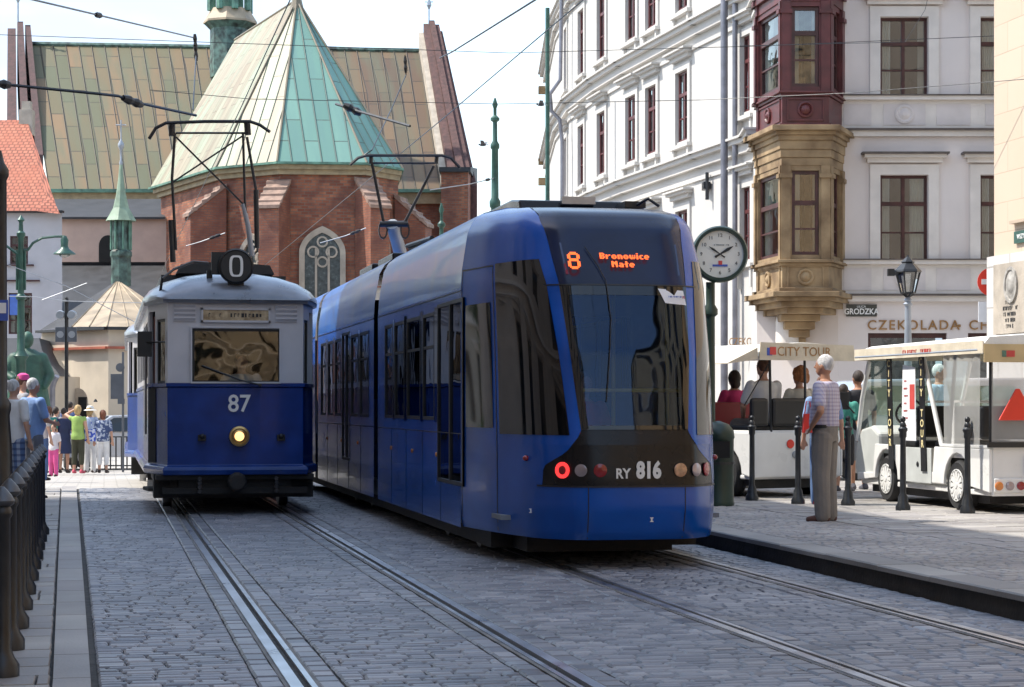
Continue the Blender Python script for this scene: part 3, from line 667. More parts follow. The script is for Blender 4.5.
# ---- church ----
D0 = 96
CH = cam(297, 405, D0); CH.z = -.4
def ch(px, py, d): v = cam(px, py, d) - CH; return v
church = thing('brick_church', 'gothic red brick church with green copper roofs behind the trams', 'church', c2w(CH), -A)
ZE = 12.3
def chz(px, py, z):   # point seen at px,py with height z
    d = (z - HC) * F / (HY - py); return ch(px, py, d)
E = [chz(150, 188, ZE), chz(216, 167.5, ZE), chz(277, 162, ZE), chz(367, 163, ZE), chz(403, 169, ZE)]
AP = chz(297, 0, 20.8); RB = chz(235, 40, 20.8)
AP.x = ch(297, 0, 96).x
E5 = E[4] + Vector((-1.2, 12, 0))
def rface(m, pts, sub=None, mi=0, base=None):
    # roof polygon with UVs: u along the horizontal, v up the slope
    P = [Vector(p) for p in pts]; n = (P[1] - P[0]).cross(P[2] - P[0]).normalized(); u = Vector((0, 0, 1)).cross(n).normalized(); v = n.cross(u)
    if v.z < 0: v = -v; u = -u
    m.poly(P, mi, [((p - P[0]).dot(u), (p - P[0]).dot(v)) for p in P]); return u, v
m = MB()
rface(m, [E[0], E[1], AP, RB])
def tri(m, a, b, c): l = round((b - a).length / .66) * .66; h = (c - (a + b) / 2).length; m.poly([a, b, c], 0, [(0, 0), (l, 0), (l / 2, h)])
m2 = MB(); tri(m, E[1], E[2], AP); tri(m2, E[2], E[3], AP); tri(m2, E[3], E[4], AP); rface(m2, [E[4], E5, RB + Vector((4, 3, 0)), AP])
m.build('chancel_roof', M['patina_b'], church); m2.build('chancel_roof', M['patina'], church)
m = MB()
for a in E[1:]: m.tube([a + Vector((0, -.02, .02)), AP + Vector((0, -.02, .05))], .05, 6)
m.tube([AP, RB], .08, 6); m.lathe([(.35, -.5), (.18, .2), (.06, .7), (.02, 1.2)], AP, 8); m.build('hip_seam', M['patina_b'], church)
m = MB()   # standing seams on the apse roof
for a, b, apx in ((E[1], E[2], AP), (E[2], E[3], AP), (E[3], E[4], AP)):
    n = round((b - a).length / .66); mid = (a + b) / 2; up = (apx - mid)
    for k in range(1, n):
        f = k / n; p = a.lerp(b, f); lim = (1 - abs(2 * f - 1)) * .97 + .0
        q = p + up * min(lim, .97) if True else p
        m.tube([p + Vector((0, -.02, .02)), q + Vector((0, -.02, .02))], .018, 4)
m.build('standing_seam', M['patina'], church)
# little roof hatches
for (px, py) in ((240, 86), (212, 108)):
    u_ = [chz(px, py, 14.9)]; p = ch(px, py, 97); m = MB(); m.hexa([p + Vector(q) for q in ((-.3, 0, -1.4), (.4, -.2, -1.2), (.4, 1.8, -1.2), (-.3, 1.8, -1.4), (0, .3, .9), (.9, .2, 1.1), (.9, 1.8, 1.1), (0, 1.8, .9))]); 
# cornice below the eaves and apse walls
cen = Vector((AP.x + 1.0, AP.y + 5, 0))
def ins(p, k, z): d = Vector((p.x - cen.x, p.y - cen.y, 0)); l = d.length; q = cen + d * ((l + k) / l); return Vector((q.x, q.y, z - CH.z - .0))
m = MB()
EE = E + [E5]
for (k0, k1, za, zb, mi) in ((.1, .1, ZE - .08, ZE + .02, 1), (-.15, -.15, ZE - .28, ZE - .08, 0), (-.35, -.35, ZE - .5, ZE - .28, 0)):
    for a, b in zip(EE, EE[1:]): m.hexa([ins(a, k0, za), ins(b, k0, za), ins(b, k0 - 1, za), ins(a, k0 - 1, za), ins(a, k1, zb), ins(b, k1, zb), ins(b, k1 - 1, zb), ins(a, k1 - 1, zb)], mi)
m.build('cornice', [M['yellow'], M['green_cu']], church)
m = MB(); wfr = []
for a, b in zip(EE, EE[1:]):
    p, q = ins(a, -.55, 0), ins(b, -.55, 0); fr = Fr((p.x, p.y), (q.x, q.y), -CH.z); wfr.append(fr); m.facade(fr, -.4, ZE - .5, [])
m.build('wall', M['redbrick'], church)
def buttress(p, ang, w_, l_, zt, zlow, st=1.5):
    # p on wall (local), ang outward direction
    d = Vector((math.cos(ang), math.sin(ang))); n = Vector((-d.y, d.x)); m = MB(); s = MB()
    def pt(a, b, z): q = Vector((p.x, p.y)) + d * a + n * b; return (q.x, q.y, z - CH.z)
    h = w_ / 2
    frs = [Fr(pt(0, -h, 0)[:2], pt(l_, -h, 0)[:2], -CH.z), Fr(pt(l_, -h, 0)[:2], pt(l_, h, 0)[:2], -CH.z), Fr(pt(l_, h, 0)[:2], pt(0, h, 0)[:2], -CH.z)]
    m.facade(frs[0], -.4, zlow, []); m.facade(frs[1], -.4, zlow, []); m.facade(frs[2], -.4, zlow, [])
    m.poly([pt(0, -h, zlow), pt(l_, -h, zlow), pt(0, -h, zt)], 0, [(0, zlow), (l_, zlow), (0, zt)]); m.poly([pt(0, h, zlow), pt(l_, h, zlow), pt(0, h, zt)], 0, [(0, zlow), (l_, zlow), (0, zt)])
    b_ = m.build('buttress', M['redbrick2'], church)
    s.hexa([pt(l_ + .1, -h - .06, zlow - .05), pt(l_ + .1, h + .06, zlow - .05), pt(0, h + .06, zt - .05), pt(0, -h - .06, zt - .05), pt(l_ + .1, -h - .06, zlow + .1), pt(l_ + .1, h + .06, zlow + .1), pt(0, h + .06, zt + .1), pt(0, -h - .06, zt + .1)])
    for k in range(4):
        f = (k + .5) / 4; zz_ = zt + (zlow - zt) * f; s.hexa([pt(l_ * f + .12, -h - .08, zz_ + .0), pt(l_ * f + .12, h + .08, zz_), pt(l_ * f - .1, h + .08, zz_ + .05), pt(l_ * f - .1, -h - .08, zz_ + .05), pt(l_ * f + .12, -h - .08, zz_ + .16), pt(l_ * f + .12, h + .08, zz_ + .16), pt(l_ * f - .1, h + .08, zz_ + .24), pt(l_ * f - .1, -h - .08, zz_ + .24)])
    s.build('weathering', M['stonecap'], b_)
wz = lambda py, d: HC + (HY - py) * d / F
buttress(ins(E[1], -.6, 0), R(205), .95, 1.7, wz(183, 91), wz(212, 90))
buttress(ins(E[2], -.6, 0), R(258), .95, 1.6, wz(179, 89.5), wz(205, 88))
buttress(ins(E[3], -.6, 0), R(300), .95, 1.6, wz(177, 90), wz(205, 88.5))
buttress(ins(E[4], -.6, 0), R(345), .95, 1.5, wz(195, 92), wz(225, 92))
def gothic(fr, uc, hw, zs_, zsp, zt):
    def arch(r, z_off, n=10):
        # pointed arch: springing at zsp half-width r
        H = (zt - zsp) * r / hw; pts = [(r - 2 * r * math.cos(k * math.pi / 3 / n), H * math.sin(k * math.pi / 3 / n) / math.sin(math.pi / 3)) for k in range(n + 1)]
        L_ = [(x, zsp + z) for x, z in pts]; return [(-r, zs_)] + L_ + [(-x, z) for x, z in L_[::-1][1:]] + [(r, zs_)]
    m = MB(); a, b = arch(hw, 0), arch(hw * .76, 0)
    for i in range(len(a) - 1):
        p, q, r_, s_ = a[i], a[i + 1], b[i + 1], b[i]
        m.hexa([fr(uc + p[0], .18, p[1]), fr(uc + q[0], .18, q[1]), fr(uc + r_[0], .14, r_[1]), fr(uc + s_[0], .14, s_[1]), fr(uc + p[0], -.02, p[1]), fr(uc + q[0], -.02, q[1]), fr(uc + r_[0], -.02, r_[1]), fr(uc + s_[0], -.02, s_[1])][::1])
    o = m.build('window', M['stone'], church)
    g = MB(); g.poly([fr(uc + x, .02, z) for x, z in b[::-1]]); g.build('pane', pm('leaded_glass', (.05, .06, .06), .25, var=.5, scale=6), o)
    t = MB(); w2 = hw * .76
    for x in (-w2 * .36, w2 * .36): t.fbox(fr, uc + x - .05, uc + x + .05, .025, .1, zs_, zsp + .2)
    def ringp(cx, cz, r):
        t.rings([[fr(uc + cx + (r + dr) * math.cos(k * math.pi / 7), nn, cz + (r + dr) * math.sin(k * math.pi / 7)) for k in range(14)] for dr, nn in ((-.06, .03), (-.06, .1), (.02, .1), (.02, .03))], cap=False)
    ringp(0, zsp + (zt - zsp) * .42, w2 * .3); ringp(-w2 * .52, zsp + .05, w2 * .32); ringp(w2 * .52, zsp + .05, w2 * .32); ringp(0, zsp - .4, w2 * .3)
    t.build('tracery', M['stone'], o)
frw = wfr[2]; gothic(frw, frw.len * .5, 1.05, wz(340, 90), wz(252, 90), wz(225, 90))
frw = wfr[1]; gothic(frw, frw.len * .56, .85, wz(340, 91), wz(258, 91), wz(233, 91))
frw = wfr[3]; gothic(frw, frw.len * .5, .45, wz(340, 91), wz(252, 91), wz(225, 91))
# transept roof behind
rl, rr, el, er = ch(27, 44, 118), ch(425, 51, 121), ch(49, 190, 108), ch(447, 190, 111)
ml, mr_ = rl.lerp(rr, .45), el.lerp(er, .45)
def quv(m, a, b, c, d, u0=0): l = (b - a).length; h = (d - a).length; m.poly([a, b, c, d], 0, [(u0, 0), (u0 + l, 0), (u0 + l, h), (u0, h)])
m = MB(); quv(m, el, mr_, ml, rl); m.build('transept_roof', M['copper'], church)
m = MB(); quv(m, mr_, er, rr, ml, .45 * (er - el).length); m.build('transept_roof', M['copper2'], church)
m = MB()
for k in range(0, 33):
    f = min(k * .685 / (er - el).length, 1); m.tube([el.lerp(er, f) + Vector((0, -.03, .03)), rl.lerp(rr, f) + Vector((0, -.03, .03))], .022, 4)
m.build('standing_seam', M['seam'], church)
m = MB(); m.tube([rl, rr], .16, 6); m.build('ridge_cap', M['dark_cu'], church)
m = MB(); z = el.z
for (o1, za, zb, mi) in ((-.3, z - .15, z + .03, 1), (0, z - .75, z - .15, 0)): m.hexa([el + Vector((0, o1, za - z)), er + Vector((0, o1, za - z)), er + Vector((0, 2, za - z)), el + Vector((0, 2, za - z)), el + Vector((0, o1, zb - z)), er + Vector((0, o1, zb - z)), er + Vector((0, 2, zb - z)), el + Vector((0, 2, zb - z))], mi)
m.build('cornice', [M['yellow'], M['green_cu']], church)
m = MB(); fr = Fr((el.x, el.y + .3), (er.x, er.y + .3), -CH.z); m.facade(fr, -.4, el.z + CH.z - .2, [], u0=fr.len * .5); m.build('wall', M['redbrick'], church)
m = MB(); m.facade(fr, -.4, el.z + CH.z - .7, [], u1=fr.len * .5); m.build('wall', M['pinkwall'], church)
def gable(pts_front, dx, name_m, mcap):
    # raking parapet wall: polygon seen in the picture plane at given depths, extruded sideways
    m = MB(); P = [Vector(p) for p in pts_front]; m.extr(P, dx); return m.build('gable', name_m, church)
# right gable: raking parapet of stepped brick
def rake(a, b, w0, w1, hgt, mat, nm, n=1):
    m = MB(); a, b = Vector(a), Vector(b); m.hexa([a + Vector((-w0, 0, -hgt)), a + Vector((w0, 0, -hgt)), b + Vector((w1, 0, -hgt)), b + Vector((-w1, 0, -hgt)), a + Vector((-w0, 0, hgt)), a + Vector((w0, 0, hgt)), b + Vector((w1, 0, hgt)), b + Vector((-w1, 0, hgt))]); return m.build(nm, mat, church)
m = MB(); top, bot = ch(430, 36, 121), ch(459, 188, 110.5)
for k, (dx, dz, wx) in enumerate(((-.72, .2, .18), (-.3, .75, .22), (.15, .95, .2), (.55, .7, .18), (.85, .3, .14))):
    sp_ = 1.0; t2, b2 = top + Vector((dx * .75, 0, dz)), bot + Vector((dx * 1.0, 0, dz - .2))
    m.hexa([b2 + Vector((-wx, 0, -3.5)), b2 + Vector((wx, 0, -3.5)), t2 + Vector((wx * .8, 0, -3.5)), t2 + Vector((-wx * .8, 0, -3.5)), b2 + Vector((-wx, 0, 0)), b2 + Vector((wx, 0, 0)), t2 + Vector((wx * .8, 0, 0)), t2 + Vector((-wx * .8, 0, 0))], 1 if k == 0 else 0)
m.build('gable', [pm('gable_brick', (.085, .04, .035), .8, var=.35, scale=4, bump=.4, bscale=12), M['stone']], church)
m = MB(); top, bot = ch(21, 30, 118), ch(28, 160, 110)
for k, (dx, dz, wx) in enumerate(((-.55, .1, .3), (-.05, .5, .22), (.4, .3, .2))):
    t2, b2 = top + Vector((dx, 0, dz)), bot + Vector((dx * 1.6, 0, dz))
    m.hexa([b2 + Vector((-wx, 0, -5)), b2 + Vector((wx, 0, -5)), t2 + Vector((wx * .8, 0, -3.5)), t2 + Vector((-wx * .8, 0, -3.5)), b2 + Vector((-wx, 0, 0)), b2 + Vector((wx, 0, 0)), t2 + Vector((wx * .8, 0, 0)), t2 + Vector((-wx * .8, 0, 0))], 0)
m.build('gable', [pm('gable_brick_dark', (.07, .035, .035), .8, var=.35, scale=4, bump=.4, bscale=12), M['stone']], church)
for (px, py, d) in ((429, 30, 121), (18, 24, 118)):
    p = ch(px, py, d); m = MB(); m.tube([p, p + Vector((0, 0, 2.0))], .05, 6); m.lathe([(.02, 1.2), (.16, 1.5), (.02, 2.0), (.1, 2.2), (.02, 2.6)], p, 6); m.tube([p + Vector((-.25, 0, 1.7)), p + Vector((.25, 0, 1.7))], .03, 4); m.build('finial', M['galv'], church)
# corner pier at right
p, q = ch(441, 405, 109), ch(468, 405, 109); m = MB(); fr = Fr((p.x, p.y), (q.x, q.y), -CH.z); m.facade(fr, -.4, wz(172, 109), []); fr_ = Fr((q.x, q.y), (q.x + .4, q.y + 6), -CH.z); m.facade(fr_, -.4, wz(172, 109), []); fr_ = Fr((p.x, p.y + 6), (p.x, p.y), -CH.z); m.facade(fr_, -.4, wz(172, 109), [])
m.build('corner_pier', M['redbrick'], church); m = MB(); z = wz(172, 109) - CH.z; m.hexa([(p.x - .1, p.y - .2, z), (q.x + .15, p.y - .2, z), (q.x + .4, p.y + 6, z), (p.x, p.y + 6, z), (p.x - .1, p.y - .2, z + .25), (q.x + .15, p.y - .2, z + .25), (q.x + .4, p.y + 6, z + .9), (p.x, p.y + 6, z + .9)]); m.build('pier_cap', M['slate'], church)
# roof lantern (flèche)
p = ch(230, 405, 113); lz = lambda py: wz(py, 113) - CH.z; sx_ = 113 / F
m = MB(); c = (p.x, p.y, 0); m.lathe([(20 * sx_, lz(78)), (20 * sx_, lz(30)), (26 * sx_, lz(24))], c, 8); m.build('lantern', M['dark_cu'], church)
m = MB(); m.lathe([(27 * sx_, lz(24)), (27 * sx_, lz(22)), (22 * sx_, lz(14)), (20 * sx_, lz(10))], c, 8); m.build('lantern_skirt', M['tan_roof'], church)
m = MB()
for k in range(8):
    a = k * math.pi / 4 + .39; x, y = p.x + 20 * sx_ * math.cos(a), p.y + 20 * sx_ * math.sin(a); m.tube([(x, y, lz(12)), (x, y, lz(-40))], .2, 6)
m.lathe([(.5, lz(12)), (.5, lz(-40))], c, 8); m.lathe([(22 * sx_, lz(-40)), (1.0, lz(-60)), (.1, lz(-200))], c, 8); m.build('lantern_column', M['green_cu'], church)

# ---- aisle building with lean-to roof in front of the transept, dark roof, pink wall ----
def cthing(name, label, cat, px, d, group=None):
    b = cam(px, 405, d); b.z = -.4; t = thing(name, label, cat, c2w(b), -A, group); return t, (lambda x, y, dd=d: cam(x, y, dd) - b)
t, q = cthing('church_annex', 'pink plastered annex with slate lean-to roof below the copper roof', 'building', 110, 100)
m = MB(); p0, p1 = q(58, 405), q(192, 405); fr = Fr((p0.x, p0.y), (p1.x, p1.y), .4); m.facade(fr, -.4, wz(216, 100), []); m.facade(Fr((p1.x, p1.y), (p1.x, p1.y + 9), .4), -.4, wz(216, 100), []); m.build('wall', M['pinkwall'], t)
m = MB(); a, b = q(48, 217, 99.7), q(165, 217, 99.7); c, d = q(165, 199, 106), q(48, 199, 106); m.poly([a, b, c, d]); m.poly([q(48, 219, 99.7), q(165, 219, 99.7), b, a]); m.build('lean_to_roof', M['slate'], t)
m = MB(); cpx = q(95, 250, 99.8)   # arched window
for k in range(12): pass
uc = p0.x; fr3 = Fr((q(99, 0).x, p0.y - .02), (q(118, 0).x, p0.y - .02), .4); hw = .45
pts = [fr3(.45 + hw * math.cos(a * math.pi / 12), .02, wz(246, 100) + hw * 1.2 * math.sin(a * math.pi / 12)) for a in range(13)] + [fr3(0, .02, wz(268, 100)), fr3(.9, .02, wz(268, 100))]
m.poly(pts[:13] + [pts[13], pts[14]]); m.build('window', M['dark'], t)
m = MB(); a, b, c, d = q(64, 330, 90), q(185, 330, 90), q(165, 265, 99.5), q(62, 265, 99.5); m.poly([a, b, c, d]); m.poly([q(61, 262, 99.4), q(165, 262, 99.4), c, d]); m.poly([d, q(50, 350, 90), a]); m.build('slate_roof', M['slate'], t)
# ridge turret of the chapel
t, q = cthing('chapel_turret', 'small green copper turret with pointed spire and cross on the chapel roof', 'turret', 121, 84)
sx_ = 84 / F; lz = lambda py: q(121, py).z; m = MB()
m.lathe([(10 * sx_, lz(286)), (10 * sx_, lz(258)), (11 * sx_, lz(256)), (11 * sx_, lz(252)), (9 * sx_, lz(250)), (9 * sx_, lz(222)), (11 * sx_, lz(220))], (0, 0, 0), 8); m.build('drum', M['dark_cu'], t)
m = MB()
for k in range(8):
    a = k * math.pi / 4 + .39; x, y = 10 * sx_ * math.cos(a), 10 * sx_ * math.sin(a); m.tube([(x, y, lz(250)), (x, y, lz(220))], .045, 6)
m.build('colonnette', M['green_cu'], t); m = MB()
m.lathe([(15.5 * sx_, lz(221)), (13 * sx_, lz(217)), (8 * sx_, lz(208)), (5 * sx_, lz(195)), (3 * sx_, lz(180)), (1.5 * sx_, lz(164))], (0, 0, 0), 8); m.build('spire', M['spirecu'], t)
m = MB(); m.lathe([(1.2 * sx_, lz(166)), (2 * sx_, lz(163)), (1 * sx_, lz(160)), (1.3 * sx_, lz(150)), (3 * sx_, lz(147)), (3.2 * sx_, lz(144)), (1 * sx_, lz(140)), (.5 * sx_, lz(138))], (0, 0, 0), 10); m.tube([(0, 0, lz(140)), (0, 0, lz(120))], .03, 6); m.tube([(-.22, 0, lz(125)), (.22, 0, lz(125))], .03, 6); m.build('cross', M['pantow'], t, smooth=40)

# ---- chapel with polygonal tan roof ----
t, q = cthing('chapel', 'low beige chapel with a fan shaped tan roof and red cornice line', 'building', 118, 76)
m = MB(); ap = q(118, 280, 84); rim = [q(40, 330, 79), q(72, 327, 77), q(107, 326.5, 75.5), q(150, 327, 76), q(190, 329, 80)]
for a, b in zip(rim[1:], rim[2:]): rface(m, [a, b, ap])
m.build('roof', M['tan_roof'], t); m = MB(); rface(m, [rim[0], rim[1], ap]); m.build('roof', M['slate'], t)
m = MB()
for a, b in zip(rim[1:], rim[2:]):
    for k in range(2): p = a.lerp(b, k / 2); m.tube([p + Vector((0, -.02, .02)), ap], .03, 4)
m.build('roof_seam', M['tan_roof'], t)
pts = [(r.x, r.y + .25) for r in rim]; m = MB(); m2 = MB(); m3 = MB(); m4 = MB()
for a, b in zip(pts, pts[1:]):
    fr = Fr(a, b, .4); m.facade(fr, -.4, HC + 78 * 76 / F, [])
    m2.fbox(fr, -.05, fr.len + .05, 0, .2, wz(349, 76), wz(346.5, 76)); m3.fbox(fr, -.05, fr.len + .05, 0, .25, wz(330, 76), wz(327.5, 76))
m.build('wall', M['beige'], t); m2.build('red_cornice', pm('red_flashing', (.35, .1, .06), .7), t); m3.build('gutter', M['slate'], t)
fr = Fr(pts[1], pts[2], .4)
a, b = q(66, 405), q(86, 405)
m = MB(); fr5 = Fr((q(68, 0, 75.6).x, q(68, 0, 75.6).y), (q(88, 0, 75.2).x, q(88, 0, 75.2).y), .4); w2 = fr5.len / 2
P5 = [(w2 + w2 * math.cos(k * math.pi / 10), wz(400, 75) + .45 * math.sin(k * math.pi / 10)) for k in range(11)]
m.poly([fr5(x, .01, z) for x, z in P5] + [fr5(0, .01, -.3), fr5(2 * w2, .01, -.3)]); m.build('arch_recess', pm('recess_plaster', (.42, .34, .26), .9), t)
m = MB(); m.fbox(fr5, w2 * 1.1, w2 * 1.9, .012, .05, wz(425, 75), wz(397, 75)); m.build('doorway', M['dark'], t)
# side wing with bell-shaped dark eave and pipe
t, q = cthing('chapel_wing', 'small beige side wing with curved slate eave beside the green statue', 'building', 45, 73)
m = MB(); p0, p1 = q(20, 405), q(54, 405); fr = Fr((p0.x, p0.y), (p1.x, p1.y), .4); m.facade(fr, -.4, wz(376, 73), []); m.facade(Fr((p1.x, p1.y), (p1.x + .3, p1.y + 3), .4), -.4, wz(376, 73), []); m.build('wall', M['beige'], t)
m = MB(); prof = [(60, 376, 72.6), (56, 370, 72.8), (48, 362, 73.2), (42, 350, 74), (39, 338, 75)]
L1 = [q(*a) for a in prof]; L2 = [q(a[0] - 42, a[1], a[2]) for a in prof]; m.rings([L2, L1], cap=False, closed=False)
m.rings([[v + Vector((0, 4, .0)) for v in L2], [v + Vector((-.5, 4, 0)) for v in L1]], cap=False, closed=False); m.rings([L1, [v + Vector((-.5, 4, 0)) for v in L1]], cap=False, closed=False); m.build('roof', M['slate'], t, smooth=60)
m = MB(); m.tube([q(57, 376, 72.5), q(54, 382, 72.6), q(52.5, 388, 72.7), q(52.5, 440, 72.7)], .1, 8); m.build('downpipe', M['downpipe'], t, smooth=40)

# ---- left house with orange tiles ----
t, q = cthing('tiled_house', 'pale lilac house with orange tiled roof at the left edge', 'building', 20, 86)
m = MB(); p0, p1 = q(-90, 405), q(62, 405); fr = Fr((p0.x, p0.y), (p1.x, p1.y), .4); sc = 86 / F
def hu(px): return (px + 90) * sc
ow = [(hu(10), hu(28), wz(264, 86), wz(236, 86)), (hu(8.5), hu(32), wz(334, 86), wz(293, 86)), (hu(-30), hu(-12), wz(264, 86), wz(236, 86))]
m.facade(fr, -.4, wz(213, 86), ow, .15); m.facade(Fr((p1.x, p1.y), (p1.x - 2.4, p1.y + 8), .4), -.4, wz(213, 86), []); m.build('wall', M['lilac'], t)
for k, o in enumerate(ow):
    w_ = window(t, fr, *o, M['woodf'], .13, curtain=(k == 1))
m = MB(); m.fbox(fr, hu(9.5), hu(19.5), -.06, -.03, wz(315, 86), wz(294.5, 86)); m.build('blue_blind', pm('blue_fabric', (.08, .16, .5), .7), t)
m = MB(); m.fbox(fr, hu(0), hu(40), 0, .12, wz(281.5, 86), wz(280, 86)); m.fbox(fr, hu(6), hu(34), 0, .12, wz(266, 86), wz(264.5, 86)); m.build('string_course', M['woodf'], t)
m = MB(); m.fbox(fr, -1, fr.len + .1, 0, .35, wz(213, 86), wz(211, 86)); m.build('gutter', M['slate'], t)
m = MB(); rface(m, [q(-90, 211, 85.6), q(58, 211, 85.6), q(44, 190, 87), q(27, 120, 92), q(-90, 120, 92)]); m.poly([q(27, 120, 92), q(44, 190, 87), q(58, 211, 85.6), q(50, 211, 94)]); m.build('roof', M['tile'], t)
m = MB(); rface(m, [q(36, 211, 85.3), q(60, 214, 85.3), q(52, 196, 86.6), q(44, 200, 86.3)]); m.build('valley_tiles', M['tile'], t)
p = q(27, 118, 92); m = MB(); m.box(p.x - .3, p.x + .3, p.y - .3, p.y + .3, p.z - .8, p.z + .35); m.box(p.x - .2, p.x + .2, p.y - .2, p.y + .2, p.z + .35, p.z + .75); m.build('chimney', M['stone'], t)
# ================= NEW BLUE TRAM =================
TX, TY = 4.32, 16.0
PL_ = [(0, 0), (.41, .03), (.60, .15), (.78, .42), (.90, .9), (1.0, 1.4), (1.10, 2.2)]
FZ = [(.2, .12), (.3, .05), (.5, .0), (.75, 0), (1.04, .03), (1.2, .07), (1.8, .2), (2.4, .42), (2.7, .6), (2.9, .72), (3.04, .9), (3.13, 1.3), (3.2, 2.2)]
KZ = [(.2, .97), (.3, .99), (.5, 1), (2.45, 1), (2.62, .99), (2.8, .965), (2.97, .94), (3.08, .89), (3.15, .8), (3.2, .6)]
PLs = crom(PL_, 8)
def plu(u):
    i = min(max(u, 0), 6) * 8; a = int(i); b = min(a + 1, 48); f = i - a; return (PLs[a][0] * (1 - f) + PLs[b][0] * f, PLs[a][1] * (1 - f) + PLs[b][1] * f)
def S(u, z, off=0):
    s = 1 if u >= 0 else -1; x, y = plu(abs(u)); f, k = lerp(FZ, z), lerp(KZ, z)
    x = x * k; y = f + y * (2.2 - f) / 2.2
    if off:
        e = .05; x2, y2 = plu(min(abs(u) + e, 6)); x1, y1 = plu(max(abs(u) - e, 0)); dx, dy = x2 - x1, y2 - y1; l = math.hypot(dx, dy) or 1
        dzf = (lerp(FZ, z + .03) - lerp(FZ, z - .03)) / .06
        x += off * dy / l; y -= off * dx / l * 1.0
    return (s * x, y, z)
def patch(ul, ur, z0, z1, off=0, nu_=12, nz=8, mi=0, m=None):
    m = m or MB(); fl = ul if callable(ul) else (lambda z: ul); fr_ = ur if callable(ur) else (lambda z: ur)
    rs = []
    for j in range(nz + 1):
        z = z0 + (z1 - z0) * j / nz; a, b = fl(z), fr_(z); rs.append([S(a + (b - a) * i / nu_, z, off) for i in range(nu_ + 1)])
    m.rings(rs, mi, False, False); return m
UW = [(1.04, 1.15), (1.2, 1.2), (2.4, 1.74), (2.8, 2.1), (3.08, 2.5), (3.2, 2.9)]
uw = lambda z: lerp(UW, z)
ub = lambda z: lerp([(.7, 2.75), (.86, 2.7), (.92, 2.3), (.98, 1.85), (1.04, 1.6)], z)
ux = lambda z: uw(z) + .45 * max(0, (1.16 - z) / .12) ** 1.5
tram = thing('low_floor_tram', 'modern blue tram number 8 with raked black windscreen on the right track', 'tram', (TX, TY, 0), 0)
m = MB()
for s in (-1, 1):
    a = (lambda z: -6) if s < 0 else ux; b = (lambda z: -ux(z)) if s < 0 else (lambda z: 6)
    patch(a, b, 1.04, 3.2, 0, 40, 36, m=m)
    patch(*((-6, lambda z: -ub(z)) if s < 0 else (ub, 6)), .70, 1.04, 0, 20, 8, m=m)
patch(-6, 6, .25, .70, 0, 72, 12, m=m)
# close the bottom
m.build('cab_shell', M['tblue'], tram, smooth=45)
patch(lambda z: -ub(z), ub, .70, 1.04, -.002, 36, 8).build('light_panel', M['band'], tram, smooth=60)
patch(lambda z: -ux(z), ux, 1.04, 1.17, -.004, 20, 4).build('lower_panel', M['band'], tram, smooth=60)
dp = patch(lambda z: -uw(z), uw, 2.39, 3.2, -.004, 24, 20); dp.build('display_hood', M['tdark'], tram, smooth=60)
g = patch(lambda z: -uw(z) + .02, lambda z: uw(z) - .02, 1.175, 2.38, 0, 20, 14).build('windscreen', M['tglass'], tram, smooth=60)
m = MB()   # black frit edges of the windscreen
patch(lambda z: -uw(z), lambda z: -uw(z) + .22 + (z - 1.1) * .1, 1.17, 2.39, .003, 3, 12, m=m); patch(lambda z: uw(z) - .22 - (z - 1.1) * .1, uw, 1.17, 2.39, .003, 3, 12, m=m); patch(lambda z: -uw(z), uw, 1.165, 1.2, .003, 16, 1, m=m); patch(lambda z: -uw(z), uw, 2.3, 2.39, .003, 16, 1, m=m)
m.build('windscreen_edge', M['tblack'], tram, smooth=60)
patch(-.05, .05, 2.384, 2.396, .006, 2, 1)
m = patch(lambda z: -uw(z) - .6, lambda z: uw(z) + .6, 2.382, 2.394, .006, 30, 1); m.build('panel_seam', M['black'], tram)
for s in (-1, 1):
    lo = 2.28; m = patch(lambda z: uw(z) + .5, 4.42, 1.12, 2.62, .006, 20, 14) if s > 0 else patch(-4.42, lambda z: -uw(z) - .5, 1.12, 2.62, .006, 20, 14)
    m.build('cab_side_window', M['tblack'], tram, smooth=60)
    m = patch(*sorted((s * 4.72, s * 5.72)), 1.17, 2.28, .006, 8, 10); m.build('cab_door_window', M['tblack'], tram, smooth=60)
    m = MB(); 
    for u in (4.55, 5.9): patch(*sorted((s * u, s * (u + .035))), .27, 2.6, .003, 1, 14, m=m)
    patch(*sorted((s * 4.55, s * 5.93)), 2.6, 2.612, .003, 6, 1, m=m)
    for u in (1.0,): patch(*sorted((s * u, s * (u + .03))), .26, .70, .003, 1, 6, m=m)
    m.build('panel_seam', M['black'], tram)
    m = MB(); x, y, z = S(s * 3.3, .92, .01); m.ball((x, y, z), (.03, .03, .025), 10, 6); m.build('side_marker', M['redoff'], tram, smooth=60)
m = patch(-2.9, 2.9, .688, .704, .012, 36, 1); m.build('bumper_lip', M['black'], tram, smooth=60)
# lamps
def lampd(s, xx, r, mat, rim=True, z=.83):
    best = min((abs(plu(u / 50)[0] - xx), u / 50) for u in range(300))[1]; p = Vector(S(s * best, z, .006)); q = Vector(S(s * best, z, .05)); n = (q - p).normalized()
    a = Vector((0, 0, 1)); t_ = a.cross(n).normalized(); m = MB()
    rs = [[p + n * h + (t_ * math.cos(k * math.pi / 9) + a * math.sin(k * math.pi / 9)) * rr for k in range(18)] for rr, h in mat[1]]
    m.rings(rs); return m.build(mat[2], mat[0], tram, smooth=40)
D_ = lambda r: [(r, 0), (r, .008), (r * .8, .012), (r * .3, .014)]
lampd(-1, .60, .055, (M['redlamp'], [(.068, 0), (.068, .014), (.04, .014), (.04, .004)], 'tail_lamp')); lampd(-1, .60, .04, (M['redoff'], D_(.038), 'tail_lamp_centre'))
lampd(-1, .47, .055, (M['pinklens'], D_(.052), 'headlight')); lampd(-1, .32, .055, (M['redoff'], D_(.056), 'brake_lamp'))
